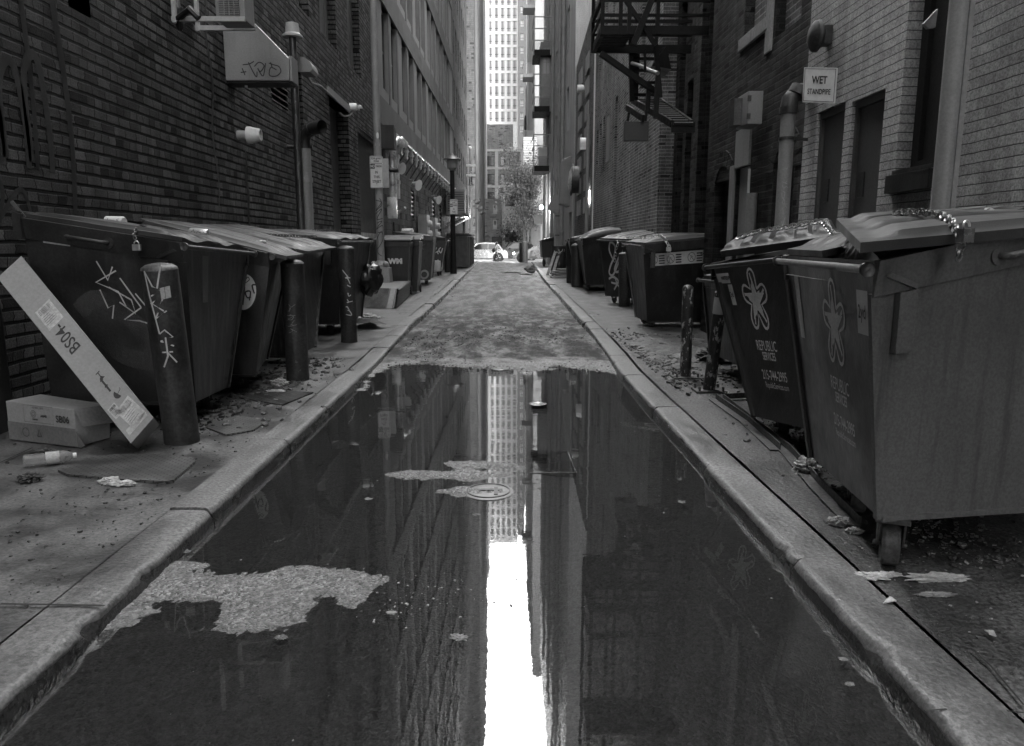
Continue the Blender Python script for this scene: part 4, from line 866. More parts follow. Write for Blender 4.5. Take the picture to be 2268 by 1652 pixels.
drape(ia, ib, lb2, la, 90, 14, .035, 1); ja = nt_ * .4 + ft_ * .6 - o_ * .08 - up * .02; drape(ja, ia, la, L0 * .1 + L1 * .9 - o_ * .06 - up * .05, 50, 12, .03, 5)
single(mb, 'garbage_bag', 'bag', 'black garbage bag bulging from under the propped lid of the nearest right dumpster', 'bag', P(1925, 551, 2.9), smooth=True)
pts = [P(1815 + 165, 470, 3.05), P(2040, 469, 2.9), P(2085, 475, 2.75), P(2108, 490, 2.62), P(2120, 515, 2.52), P(2128, 540, 2.50), P(2124, 575, 2.52)]
ch = chain_along('chain', 'heavy steel chain over the propped lid of the nearest right dumpster', pts, link=.040, r=.0048); padlock(ch, P(2138, 522, 2.46), .06, Matrix.Rotation(.5, 3, 'Z')); 
mb = MB()
chain2 = [P(2130, 525, 2.50), P(2146, 545, 2.50), P(2148, 570, 2.52)]

d2 = dumpster('dumpster', 'dark dumpster with a star emblem turned towards the camera second on the right', P(1745, 563, 4.55), P(1578, 583, 5.65), PG(1797, 952, .30), PG(1672, 922, .24), (.98, .28, 0), .16, mat='bin_darker', front='bin_darker', lids=0, handle=False, pads=False, casters=((.1, .1), (.9, .2)))
r2 = d2['root']
mb = MB(); a, b = P(1640, 538, 5.0), P(1590, 550, 5.75); c_, e_ = P(1800, 494, 5.9), P(1868, 500, 4.9); a = P(1800, 520, 4.45)
ribbed_lid(mb, P(1860, 520, 4.3), P(1595, 556, 5.6), P(1640, 526, 6.1), P(1840, 486, 5.0), th=.05, ribs=6, crown=.02); mb.build('lid', 'lid_dark', r2, smooth=True)
wv2 = 1.0
republic(d2, .52, .73, 1.0, 1.0, .42, q=1.2)
for (uu, vv, w_, h_) in ((.14, .885, .16, .07), (.19, .77, .075, .14), (.045, .89, .06, .06)): st = sticker(r2, onquad(d2['front'], uu, vv, 1.15, 1.0), w_, h_, 'sign_grey')
f_ = onquad(d2['front'], .14, .885, 1.15, 1.0); mb = MB(); text_mesh('WASTEQUIP', .034, lambda a, b: f_(a + .012, b) + d2['out'] * .002, mb, .8, .001); f2_ = onquad(d2['front'], .19, .77, 1.15, 1.0); text_mesh('2yd', .052, lambda a, b: f2_(a, b) + d2['out'] * .002, mb, .75, .0008); mb.build('lettering', 'ink', r2)
ch = chain_along('chain', 'steel chain running along the tilted lid of the second right dumpster', [P(1632, 527, 5.4), P(1680, 512, 5.25), P(1740, 503, 5.0), P(1800, 492, 4.75), P(1822, 490, 4.7), P(1838, 508, 4.45), P(1850, 530, 4.2)], link=.05, r=.006); padlock(ch, P(1853, 534, 4.15), .06, Matrix.Rotation(.9, 3, 'Y'))
d2b = dumpster('dumpster', 'dark dumpster mostly hidden behind the star emblem dumpster', (2.06, 6.35, 1.06), (2.02, 7.5, 1.04), (2.12, 6.3, .30), (2.10, 7.4, .28), (.78, .1, 0), .14, mat='bin_darker', handle=False, lidm='lid_dark', casters=((.1, .12),))

d3 = dumpster('dumpster', 'dark dumpster with a white warning strip third on the right', P(1427, 541, 10.9), P(1385, 537, 12.6), PG(1436, 713, .20), PG(1409, 702, .22), (1.12, .05, 0), .10, mat='bin_dark', front='bin_worn', crown=.06, handle=False, casters=((.06, .05), (.06, .85), (.8, .1)))
fe = lambda a, b: d3['end'](.46 + a / 1.1, .80 + b / 1.0)
st = sticker(d3['root'], fe, .86, .15, 'sign_white', name='warning_strip'); mb = MB()
for i, cx_ in enumerate((-.38, -.13, .18)):
    g = lambda a, b, cx_=cx_: fe(a + cx_, b) + d3['nrm'] * .003; ring = [(.055 * math.cos(2 * math.pi * k / 16), .055 * math.sin(2 * math.pi * k / 16)) for k in range(17)]
    stroke(mb, ring, .007, g, False); stroke(mb, [(-.04, .04), (.04, -.04)], .007, g, False); stroke(mb, [(-.02, -.03), (0, .02), (.02, .0)], .008, g, False)
    for j in range(4): mb.add([g(.075, .05 - j * .03), g(.16, .05 - j * .03), g(.16, .035 - j * .03), g(.075, .035 - j * .03)], [(0, 1, 2, 3)])
text_mesh('PELIGRO', .03, lambda a, b: fe(a + .36, b + .03) + d3['nrm'] * .003, mb, .9, .001); mb.build('lettering', 'ink', st)
ch = chain_along('chain', 'steel chain hanging down the end of the third right dumpster', [P(1386, 527, 11.2), P(1420, 526, 11.0), P(1462, 522, 10.9), P(1472, 528, 10.75), P(1482, 545, 10.7), P(1481, 585, 10.75)], link=.06, r=.006)
padlock(ch, P(1481, 552, 10.68), .07)
d4 = dumpster('dumpster', 'dark dumpster with looping white spray paint on its front', P(1398, 532, 15.6), P(1328, 529, 16.9), PG(1400, 659, .27), PG(1343, 655, .27), (1.1, .6, 0), .18, mat='bin_dark', front='bin_dark', handle=False, lidm='lid_dark', casters=((.85, .1), (.1, .1)), pads=False)
f_ = d4['front']; mb = MB(); g = lambda a, b: f_(a, b, .006)
stroke(mb, [(.42, .62), (.30, .80), (.36, .95), (.50, .88), (.44, .70), (.28, .52), (.22, .40), (.36, .38), (.60, .62)], .045, g)
stroke(mb, [(.62, .72), (.50, .58), (.42, .46), (.55, .44), (.74, .58)], .045, g); stroke(mb, [(.18, .30), (.34, .34), (.52, .28), (.40, .16), (.34, .12)], .04, g); stroke(mb, [(.26, .24), (.5, .24), (.72, .40)], .035, g); stroke(mb, [(.40, .36), (.50, .20), (.68, .12)], .035, g)
mb.build('graffiti', 'chalk', d4['root']); mb = MB(); text_mesh('DASE', .13, lambda a, b: g(.80 + a * .75, .92 + b), mb, .8, .004); text_mesh('4', .15, lambda a, b: g(.72 + a * .75, .77 + b), mb, .9, .004); mb.build('lettering', 'decal', d4['root'])
ch = chain_along('chain', 'short chain looped over the front of the spray painted dumpster', [P(1368, 523, 16.6), P(1368, 540, 15.9), P(1364, 560, 15.9), P(1361, 580, 15.9)], link=.08, r=.009)
d5 = dumpster('dumpster', 'dark dumpster with a bulging striped lid fifth on the right', P(1290, 529, 20.4), P(1277, 530, 22.2), PG(1299, 630, .30), PG(1292, 622, .30), (1.25, .05, 0), .22, mat='bin_dark', handle=False, lidm='lid', casters=((.1, .05), (.1, .9)), ribs=5, crown=.16, pads=False)
d6 = dumpster('dumpster', 'dark dumpster just beyond the striped lid dumpster on the right', P(1262, 529, 23.4), P(1256, 531, 25.2), PG(1273, 612, .32), PG(1268, 606, .32), (1.15, .05, 0), .16, mat='bin_worn', handle=False, casters=((.1, .1),), pads=False)
d7 = dumpster('dumpster', 'far dark dumpster with a low lid beside the drums on the right', P(1200, 532, 46), P(1196, 534, 48), P(1202, 570, 46), P(1198, 570, 48), (1.0, .05, 0), .2, mat='bin_darker', handle=False, casters=((.1, .1),), pads=False)
# ---------------- left side
e1 = dumpster('dumpster', 'big dark dumpster nearest on the left with a padlocked lid', P(404, 537, 4.9), P(548, 553, 6.05), PG(428, 893, .30), PG(503, 858, .25), (-1.03, .02, 0), .16, mat='bin_dark', front='bin_worn', lidm='lid_dark', wave=.012, crown=.02, casters=((.25, .12), (.85, .15), (.1, .9)))
f_ = lambda a, b: e1['end'](a, b, .004); mb = MB()
for k, (u_, v_) in enumerate(((.40, .76), (.34, .70), (.30, .66))): pass
stroke(mb, [(.46, .80), (.50, .72), (.56, .82)], .010, f_, False); stroke(mb, [(.44, .78), (.58, .70), (.44, .66), (.40, .58)], .010, f_, False); stroke(mb, [(.42, .74), (.36, .66), (.30, .58)], .010, f_, False); stroke(mb, [(.50, .68), (.36, .62), (.34, .54), (.44, .60)], .010, f_, False); stroke(mb, [(.33, .66), (.24, .56), (.22, .48), (.32, .50), (.42, .50), (.30, .58)], .010, f_, False); stroke(mb, [(.56, .66), (.52, .56), (.48, .58), (.50, .50)], .010, f_, False)
mb.build('graffiti', 'chalk', e1['root'])
# big faint sprayed swirl
mb = MB(); stroke(mb, [(.72, .52), (.60, .60), (.42, .54), (.26, .36), (.30, .26), (.48, .30), (.60, .38)], .12, f_); mb.build('spray_haze', 'overspray', e1['root'])
st = sticker(e1['root'], lambda a, b: e1['end'](.80 + a, .90 + b, .004), .17, .035, 'decal'); g = onquad(e1['front'], .30, .78, 1.1, 1.0); sticker(e1['root'], g, .10, .30, 'bin_grey')
mb = MB(); pp = e1['NTb']; mb.beam(pp + V((.02, 0, 0)), pp + V((-.04, -.02, .10)), .02, .02); mb.hexa([pp + V(q) for q in ((-.03, -.05, -.14), (.02, -.05, -.14), (.02, .0, -.14), (-.03, .0, -.14), (-.03, -.05, .04), (.02, -.05, .02), (.02, 0, .02), (-.03, 0, .04))]); mb.build('hinge_bracket', 'bin_dark', e1['root'])
ch = chain_along('chain', 'rusty chain and brass padlock on the nearest left dumpster', [P(395, 510, 5.9), P(360, 507, 5.6), P(330, 505, 5.3), P(310, 500, 5.05), P(301, 508, 4.9), P(296, 522, 4.84), P(300, 530, 4.83)], link=.03, r=.004, mat='steel_dark'); padlock(ch, P(303, 548, 4.81), .05)
e2 = dumpster('dumpster', 'dark dumpster carrying a round white sticker second on the left', P(595, 560, 6.25), P(640, 556, 7.35), PG(561, 832, .28), PG(590, 795, .26), (-1.03, .02, 0), .24, mat='bin_dark', front='bin_worn', overh=(.14, .14), handle=False, pads=False, casters=((.25, .2), (.9, .2)))
g = lambda a, b: e2['end'](.155 + a / 1.03, .66 + b / 1.0, .004); mb = MB(); ring = [(.105 * math.cos(2 * math.pi * k / 32), .145 * math.sin(2 * math.pi * k / 32)) for k in range(32)]
mb.add([g(*q) for q in ring], [list(range(32))]); st = mb.build('round_sticker', 'sign_white', e2['root']); mb = MB(); g2 = lambda a, b: e2['end'](.155 + a / 1.03, .66 + b / 1.0, .006)
stroke(mb, ring + [ring[0]], .012, g2, False)
for s_ in ([(.0, -.10), (.0, .04)], [(.06, .04), (.0, -.03), (.07, -.09)], [(-.05, -.06), (-.05, .01), (-.01, .0), (-.03, -.04), (-.06, -.03)]): stroke(mb, s_, .013, g2, len(s_) > 3)
stroke(mb, [(.0, .07), (-.03, .10), (-.015, .12), (0, .10), (.02, .12), (.035, .10), (0, .065)], .007, g2); stroke(mb, [(-.085, .0), (-.06, .06), (-.09, .07)], .014, g2); mb.build('lettering', 'ink', st)
e3 = dumpster('dumpster', 'dark dumpster with an overhanging slotted lid third on the left', P(645, 549, 7.75), P(716, 541, 9.3), P(655, 790, 7.8), PG(697, 768, .25), (-1.03, .02, 0), .2, mat='bin_worn', front='bin_worn', overh=(.16, .16), handle=False, pads=False, casters=((.9, .2), (.9, .8)))
e4 = dumpster('dumpster', 'dark dumpster with a garbage bag at its far side fourth on the left', P(748, 531, 10.1), P(820, 531, 11.8), PG(749, 717, .28), PG(800, 700, .26), (-1.06, .02, 0), .10, mat='bin_dark', front='bin_worn', wave=.015, handle=False, casters=((.1, .15), (.1, .8), (.9, .1)))
for lb, pts in (('tangled pale chain heaped on the lid of the second left dumpster', [P(545, 536, 6.9), P(560, 535, 6.8), P(552, 539, 6.7), P(568, 537, 6.75), P(585, 537, 6.8), P(590, 533, 6.9)]), ('dark chain and lock lying across the third left dumpster lid', [P(575, 520, 8.2), P(605, 520, 8.2), P(660, 523, 8.4), P(700, 524, 8.5)]), ('chain looped over the near edge of the fourth left dumpster lid', [P(752, 511, 10.9), P(725, 510, 10.8), P(692, 510, 10.6), P(688, 520, 10.4), P(686, 530, 10.25)])):
    chain_along('chain', lb, pts, link=.045, r=.006, mat='chain' if 'pale' in lb else 'steel_dark')
e5 = dumpster('dumpster', 'graffiti covered dumpster with OC1 sprayed low on its end', P(960, 525, 23.8), P(966, 527, 25.6), PG(952, 619, .28), PG(958, 614, .28), (-1.28, .02, 0), .14, mat='bin_grey', front='bin_worn', bars=False, handle=False, pads=False, casters=((.08, .1), (.08, .9)))
f_ = lambda a, b: e5['end'](a, b, .012); mb = MB(); sp = lambda p, w_=.022: stroke(mb, p, w_, f_)
sp([(.40 + .13 * math.cos(t), .76 + .10 * math.sin(t)) for t in [i * .6 for i in range(12)]]); sp([(.34, .74), (.40, .70), (.46, .74)]); sp([(.36, .80), (.36, .77)]); sp([(.44, .80), (.44, .77)])
sp([(.80, .6), (.66, .50), (.78, .42), (.90, .48), (.72, .36)]); sp([(.70, .40), (.50, .35), (.46, .20)]); sp([(.85, .55), (.92, .35), (.75, .30)]); sp([(.20, .82), (.28, .76), (.22, .70)]); tagging(mb, lambda u, v: f_(.4 - u * .8, .92 + v), .9, .05, 4, .02, 8); tagging(mb, lambda u, v: f_(.75 - u, .45 + v), .4, .15, 9, .02, 3)
mb.build('graffiti', 'chalk_dim', e5['root']); mb = MB()
stroke(mb, [(.16 + .10 * math.cos(t), .12 + .09 * math.sin(t)) for t in [i * .6 for i in range(12)]], .05, f_); stroke(mb, [(.44, .18), (.54, .19), (.56, .12), (.50, .07), (.44, .10)], .045, f_); stroke(mb, [(.80, .18), (.68, .20), (.70, .06)], .045, f_); mb.build('sprayed_letters', 'chalk', e5['root'])
e6 = dumpster('dumpster', 'tall dumpster with a white scrawl beyond the OC1 dumpster', P(987, 527, 32), P(991, 529, 33.8), P(977, 592, 32), P(980, 590, 33.8), (-1.35, .02, 0), .1, mat='bin_dark', bars=False, handle=False, pads=False, casters=((.08, .1), (.08, .8)))
f_ = lambda a, b: e6['end'](a, b, .02); mb = MB(); tagging(mb, lambda u, v: f_(.3 - u, .55 + v), .5, .22, 3, .035, 4); tagging(mb, lambda u, v: f_(.35 - u, .2 + v), .4, .2, 12, .03, 3); mb.build('graffiti', 'chalk', e6['root'])

# ================================================================== WHEELED CARTS, behind the lamp post
def cart(label, x, y, w_=.72, h_=1.2, letters=False):
    root = thing('wheeled_cart', label, 'trash cart', (x, y, .12), 'wheeled carts behind the pole', local=True); a, b = w_ / 2, w_ / 2 * .78; d0, d1_ = .42, .33
    mb = MB(); n = 5; P0 = [(-b, -d1_), (b, -d1_), (b, d1_), (-b, d1_)]; P1 = [(-a, -d0), (a, -d0), (a, d0), (-a, d0)]
    zz = [0.04, .5, .56, h_ - .16, h_ - .14, h_ - .02]; sc_ = [0, .45, .47, .9, 1.02, 1.02]; vs = []
    for z, s_ in zip(zz, sc_):
        for p, q in zip(P0, P1): k = s_; vs.append((p[0] * (1 - k) + q[0] * k, p[1] * (1 - k) + q[1] * k, z))
    fs = [(i * 4 + j, i * 4 + (j + 1) % 4, (i + 1) * 4 + (j + 1) % 4, (i + 1) * 4 + j) for i in range(len(zz) - 1) for j in range(4)] + [(3, 2, 1, 0), (20, 21, 22, 23)]
    mb.add(vs, fs); mb.build('body', 'bin_dark', root, bevel=.02)
    mb = MB(); mb.hexa([(-a * 1.1, -d0 * 1.15, h_), (a * 1.1, -d0 * 1.15, h_), (a * 1.1, d0 * 1.1, h_ + .06), (-a * 1.1, d0 * 1.1, h_ + .06), (-a * 1.08, -d0 * 1.12, h_ + .03), (a * 1.08, -d0 * 1.12, h_ + .03), (a * 1.05, d0, h_ + .15), (-a * 1.05, d0, h_ + .15)]); mb.build('lid', 'lid', root, bevel=.02)
    mb = MB(); mb.tube([(-a, d0 + .06, h_ + .02), (a, d0 + .06, h_ + .02)], .018, 8); mb.build('handle', 'lid', root)
    for s_ in (-1, 1):
        mb = MB(); mb._lathe((s_ * b * 1.02, d1_ * .9, .12), (s_, 0, 0), [(.05, 0), (.115, 0), (.12, .02), (.12, .04), (.05, .045)], 20); mb.build('wheel', 'rubber', root, smooth=True)
    for s_ in (-1, 1): mb = MB(); mb.hexa([(s_ * b * .93, -d1_ - .035, .1), (s_ * b * 1.03, -d1_ - .035, .1), (s_ * b * 1.03, -d1_, .1), (s_ * b * .93, -d1_, .1), (s_ * a * .88, -d0 + .0, h_ * .8), (s_ * a * .98, -d0 + .0, h_ * .8), (s_ * a * .98, -d0 + .05, h_ * .8), (s_ * a * .88, -d0 + .05, h_ * .8)]); mb.build('corner_fold', 'lid_dark', root)
    if letters:
        mb = MB(); g = lambda u, v: V((u + a * .18, -d1_ - (d0 - d1_) * (.78 + v) / 1.0 - .012, .86 + v)); text_mesh('WM', .17, g, mb, 1.1, .012); mb.build('lettering', 'sign_white', root)
    return root
cart('wheeled cart with pale initials on its front behind the lamp pole', -2.74, 18.9, .86, 1.36, True)
cart('plain wheeled cart half hidden beyond the cart with initials', -2.62, 20.0, .86, 1.38)
cart('dark wheeled cart behind the pole against the mesh gate', -3.0, 21.1, .7, 1.2)

# ================================================================== BOLLARDS
def bollard(label, base, top, r, mat='bollard', group='round topped steel bollards', plate=False, dome=.04, scr=None, band=None):
    base, top = V(base), V(top); root = thing('bollard', label, 'bollard', base, group); ax = (top - base).normalized(); L = (top - base).length; mb = MB()
    rr = random.Random(int(L * 1000)); n = 12; mb.lathe(base, ax, [(r, L * i / n) for i in range(n + 1)], 28); mb.build('post', mat, root, smooth=True)
    mb = MB(); mb.lathe(base + ax * L, ax, [(r * 1.01, 0), (r * .96, dome * .35), (r * .72, dome * .75), (r * .35, dome * .97), (.002, dome)], 28); mb.build('cap', 'concrete' if mat == 'bollard' else mat, root, smooth=True)
    if plate:
        mb = MB(); mb.obox(base + V((0, 0, .008)), .26, .2, .016)
        for i, j in ((-1, -1), (1, -1), (1, 1), (-1, 1)): mb.tube([base + V((i * .1, j * .075, 0)), base + V((i * .1, j * .075, .05))], .011, 6)
        mb.build('base_plate', 'rust', root)
    u0 = V((1, 0, 0)); side = ax.cross(V((0, 1, 0))).normalized() * 1.0; fwd = V((0, -1, 0)); fwd = (fwd - ax * fwd.dot(ax)).normalized(); side = fwd.cross(ax).normalized(); side = side if side.x > 0 else -side
    def f(u, v, e=.0035): th = u / r; return base + ax * v + (fwd * math.cos(th) + side * math.sin(th)) * (r + e)
    return root, f, L
rb, f, L = bollard('leaning dark bollard scrawled with white letters beside the nearest left dumpster', PG(389, 985) + V((0, .1, -.03)), P(353, 597, 4.55), .106)
mb = MB()
for s_ in ([(-.045, .93), (-.005, .85), (.02, .84), (.055, .96)], [(-.045, .93), (-.03, .80), (.0, .60)], [(-.02, .80), (.05, .84), (-.02, .76), (.04, .72)], [(-.03, .76), (.05, .80), (-.01, .68), (.055, .72)], [(-.0, .60), (.03, .62), (.07, .58), (.0, .56)], [(-.0, .56), (.07, .53)], [(.03, .58), (.03, .48), (.0, .42)], [(.03, .50), (.075, .44)], [(.0, .50), (.06, .50)]): stroke(mb, [(a * 1.0 - .0, b * L / .98 + .06) for a, b in s_], .010, f, False)
mb.build('graffiti', 'chalk', rb); mb = MB(); mb.add([f(a, b) for a, b in ((.035, L - .17), (.09, L - .16), (.09, L - .09), (.035, L - .10))], [(0, 1, 2, 3)]); mb.build('torn_sticker', 'decal', rb)
rb, f, L = bollard('upright dark bollard with a faint scratched tag in front of the second left dumpster', PG(655, 843) + V((0, .08, -.03)), P(647, 584, 6.85), .104); mb = MB(); tagging(mb, lambda u, v: f(v, L * .55 + u), .26, .07, 5, .005, 7); mb.build('graffiti', 'chalk_dim', rb)
rb, f, L = bollard('dark bollard with pale marker scrawls in front of the fourth left dumpster', PG(770, 758) + V((0, .1, -.03)), P(766, 551, 9.6), .107); mb = MB(); tagging(mb, lambda u, v: f(.02 + v, L * .66 - u), .32, .09, 15, .012, 4); tagging(mb, lambda u, v: f(.04 + v, L * .42 - u), .3, .10, 25, .012, 3); mb.build('graffiti', 'chalk', rb)
bollard('dark bollard standing in front of the spray painted dumpster on the right', PG(1383, 678), P(1383, 563, 15.4), .12)
bollard('scuffed bollard nearer the kerb beside the striped lid dumpster', PG(1278, 635), P(1277, 545, 22.9), .17, dome=.08)
bollard('farther scuffed bollard beside the striped lid dumpster', PG(1265, 626), P(1264, 540, 25.3), .16, dome=.08)
bollard('thin upright bolted bollard with flaking paint', PG(1518, 836), P(1524, 640, 6.92), .052, 'bollard_flaky', 'flaky bolted bollards', True)
rb, f, L = bollard('thin leaning bolted bollard with a pale band at its top', PG(1570, 866), P(1598, 650, 6.16), .052, 'bollard_flaky', 'flaky bolted bollards', True)
mb = MB(); mb.add([f(a, b, .0015) for b in (L - .17, L - .03) for a in [(.052 * 2 * math.pi * k / 24) for k in range(25)]], [(k, k + 1, k + 26, k + 25) for k in range(24)]); mb.build('band', 'sign_grey', rb)
for lb, bx, by, ty, yy, r_ in (('far dark post left of the street lamp', 992, 600, 535, 36, .16), ('far dark post right of the street lamp', 1001, 592, 530, 38, .16), ('far thin post at the left kerb', 1019, 586, 525, 44, .14), ('pale post near the far crossing on the left', 1036, 579, 528, 56, .2), ('second pale post near the far crossing on the left', 1041, 579, 529, 58, .18), ('far bollard at the right of the crossing', 1155, 578, 538, 58, .17), ('farther bollard at the right of the crossing', 1163, 578, 536, 56, .2)):
    b0 = P(bx, by, yy); b0.z = .1; bollard(lb, b0, P(bx, ty, yy), r_, 'bollard' if 'dark' in lb or 'far ' in lb else 'pole_paint', 'far posts along the alley', dome=.08)
# ================================================================== LOOSE THINGS ON THE LEFT PAVEMENT
def cardbox(root, name, M, o, sx, sy, sz, mat='card', gap=0):
    mb = MB(); pts = [o + M @ V((i * sx / 2, j * sy / 2, k * sz / 2)) for k in (-1, 1) for i, j in ((-1, -1), (1, -1), (1, 1), (-1, 1))]; mb.hexa(pts); return mb.build(name, mat, root, bevel=.004)
# long box leaning on the dumpster: front face corners in the photo, thickness behind
a, b, c, d = P(290, 982, 4.32), P(340, 925, 4.42), P(50, 570, 4.80), P(0, 610, 4.74)
root = thing('long_cardboard_box', 'long flat cardboard box marked BS04 leaning upside down against the nearest left dumpster', 'cardboard box', (a + b) / 2)
d = a + (c - b); n = (b - a).cross(d - a).normalized(); n = n if n.y > 0 else -n; th = n * .15
ta, tb = d, c                                    # open flap part continues past the body
bd0, bd1 = a + (d - a) * .80, b + (c - b) * .80
mb = MB(); mb.hexa([a, b, b + th, a + th, bd0, bd1, bd1 + th, bd0 + th]); mb.build('carton', 'card', root, bevel=.004)
mb = MB(); mb.hexa([bd0 + n * .004, bd1 + n * .004, bd1 + n * .008, bd0 + n * .008, d + n * -.02, c + n * -.02, c + n * -.016, d + n * -.016]); mb.build('flap', 'card', root)
U = (b - a).normalized(); Vv = (d - a).normalized(); Lb_, Wb_ = (d - a).length, (b - a).length
fB_ = lambda e=.0025: (lambda u, v: a + U * u + Vv * v - n * e)
ff = fB_(); rot = lambda cx, cy, ang: (lambda x, y: ff(cx + x * math.cos(ang) - y * math.sin(ang), cy + x * math.sin(ang) + y * math.cos(ang)))
mb = MB(); text_mesh('BS04-', Wb_ * .56, rot(Wb_ * .50, Lb_ * .56, -math.pi / 2 + math.pi), mb, .85, .001); 
for k in range(2): t_ = rot(Wb_ * .50, Lb_ * (.24 + .035 * k), math.pi / 2); mb.add([t_(-.01 + 0, -.006), t_(.03, -.006), t_(.03, .006), t_(-.01, .006)], [(0, 1, 2, 3)]); mb.add([t_(.03, -.014), t_(.052, 0), t_(.03, .014)], [(0, 1, 2)])
t_ = rot(Wb_ * .55, Lb_ * .315, math.pi); mb.add([t_(-.02, .02), t_(.02, .02), t_(0, -.005)], [(0, 1, 2)]); mb.add([t_(-.003, -.03), t_(.003, -.03), t_(.003, 0), t_(-.003, 0)], [(0, 1, 2, 3)]); mb.add([t_(-.015, -.034), t_(.015, -.034), t_(.015, -.028), t_(-.015, -.028)], [(0, 1, 2, 3)])
t_ = rot(Wb_ * .62, Lb_ * .20, math.pi * .6); mb.add([t_(.028 * math.cos(math.pi * k / 8), .028 * math.sin(math.pi * k / 8)) for k in range(9)], [list(range(9))]); stroke(mb, [(0, 0), (0, -.03), (.01, -.035)], .004, t_, False)
mb.build('print', 'ink', root)
for cx_, cy_, w_, h_, k in ((.52, .70, Wb_ * .60, Wb_ * .80, 0), (.24, .155, Wb_ * .30, Wb_ * .42, 1), (.58, .095, Wb_ * .60, Wb_ * .85, 2)):
    t_ = rot(Wb_ * cx_, Lb_ * cy_, .06 * k); g = lambda x, y: t_(x, y); mb = MB(); mb.add([t_(-w_ / 2, -h_ / 2), t_(w_ / 2, -h_ / 2), t_(w_ / 2, h_ / 2), t_(-w_ / 2, h_ / 2)], [(0, 1, 2, 3)]); lb_ = mb.build('shipping_label', 'paper', root); mb = MB(); t2_ = lambda x, y: t_(x, y) - n * .002
    r_ = random.Random(k)
    for i in range(14): x = -w_ * .38 + i * w_ * .055; ww_ = r_.choice((.0012, .0022)); mb.add([t2_(x, h_ * .18), t2_(x + ww_, h_ * .18), t2_(x + ww_, h_ * .42), t2_(x, h_ * .42)], [(0, 1, 2, 3)])
    for i in range(5): y = h_ * (.08 - i * .09); mb.add([t2_(-w_ * .4, y), t2_(w_ * r_.uniform(-.1, .4), y), t2_(w_ * .1, y + .002), t2_(-w_ * .4, y + .002)], [(0, 1, 2, 3)])
    mb.build('print', 'ink', lb_)
mb = MB(); t_ = rot(Wb_ * .5, Lb_ * .05, 0); mb.add([t_(-Wb_ * .4, -.03), t_(Wb_ * .4, -.03), t_(Wb_ * .42, .0), t_(-Wb_ * .38, .01)], [(0, 1, 2, 3)]); mb.build('tape', 'decal', root)
# SB06 carton on the ground
g0, g1 = PG(22, 972, .125), PG(172, 990, .125); Uu = (g1 - g0).normalized(); Wd = V((-Uu.y, Uu.x, 0)); Ht = .25; Ln = (g1 - g0).length; dp = .24
root = thing('cardboard_box', 'torn low cardboard box marked SB06 on the pavement under the long box', 'cardboard box', g0)
q = [g0, g1, g1 + Wd * dp, g0 + Wd * dp]; tp = [p + V((0, 0, Ht)) for p in q]; tp[1] += V((0, 0, -.015)); tp[2] += V((0.02, 0, -.03))
mb = MB(); mb.hexa(q + tp); mb.build('carton', 'card', root, bevel=.006)
mb = MB(); mb.add([tp[1] + V((0, 0, .003)), tp[1] + Uu * .06 + V((0, 0, -.10)), tp[2] + Uu * .05 + V((0, 0, -.11)), tp[2] + V((0, 0, .003))], [(0, 1, 2, 3)]); mb.add([q[1] + V((0, 0, .10)), q[1] + Uu * .07 + V((0, -.01, .02)), q[1] + V((.03, -.02, .0)), q[1] + V((0, 0, .0))], [(0, 1, 2, 3)]); mb.build('torn_flap', 'card_dark', root)
nf = -Wd; fb = lambda u, v: g0 + Uu * u + V((0, 0, v)) + nf * .003
mb = MB(); mb.add([fb(0, 0), fb(Ln, 0), fb(Ln, .115), fb(0, .12)], [(0, 1, 2, 3)]); mb.build('wet_stain', 'card_dark', root)
fb = lambda u, v: g0 + Uu * u + V((0, 0, v)) + nf * .0045; mb = MB(); text_mesh('SB06', .062, lambda x, y: fb(Ln * .83 + x, .165 + y), mb, .9, .0012)
text_mesh('ISO 9001 : 2015', .016, lambda x, y: fb(Ln * .48 + x, .225 + y), mb, .9); text_mesh('ANAB', .022, lambda x, y: fb(Ln * .56 + x, .175 + y), mb, .9, .001); text_mesh('Intertek', .016, lambda x, y: fb(Ln * .43 + x, .150 + y), mb, .9, .0006)
for rr in (.022, .012): stroke(mb, [(Ln * .41 + rr * math.cos(k * math.pi / 8), .185 + rr * math.sin(k * math.pi / 8)) for k in range(17)], .0025, fb, False)
bx = [(Ln * .27, .13), (Ln * .70, .13), (Ln * .70, .238), (Ln * .27, .238), (Ln * .27, .13)]; stroke(mb, bx, .002, fb, False)
stroke(mb, [(Ln * .27 + .028 * math.cos(k * math.pi / 8), .06 + .028 * math.sin(k * math.pi / 8)) for k in range(17)], .004, fb, False); stroke(mb, [(Ln * .44, .04), (Ln * .47, .085), (Ln * .50, .04), (Ln * .44, .04)], .008, fb, False); mb.build('print', 'ink', root)
def bottle(label, p, d_, L=.22, r=.033):
    p = V(p); d_ = V(d_).normalized(); root = thing('plastic_bottle', label, 'bottle', p); mb = MB(); pr = [(r * .8, 0), (r, .008)] + [(r * (1 - .06 * (i % 2)), .015 + i * .012) for i in range(int((L * .75 - .015) / .012))]
    pr += [(r, L * .76), (r * .8, L * .86), (r * .40, L * .93)]; mb.lathe(p + V((0, 0, r)), d_, pr, 18); mb.build('bottle_body', 'clear_plastic', root, smooth=True)
    mb = MB(); mb.lathe(p + V((0, 0, r)) + d_ * L * .93, d_, [(r * .42, 0), (r * .42, L * .07)], 14); mb.build('cap', 'white_plastic', root); mb = MB(); mb.lathe(p + V((0, 0, r)) + d_ * L * .42, d_, [(r * 1.02, 0), (r * 1.02, L * .26)], 18); mb.build('wrap_label', 'paper', root, smooth=True)
bottle('clear plastic bottle lying on the near left pavement', PG(53, 1035, .12), PG(128, 1026, .12) - PG(53, 1035, .12), .26, .036)
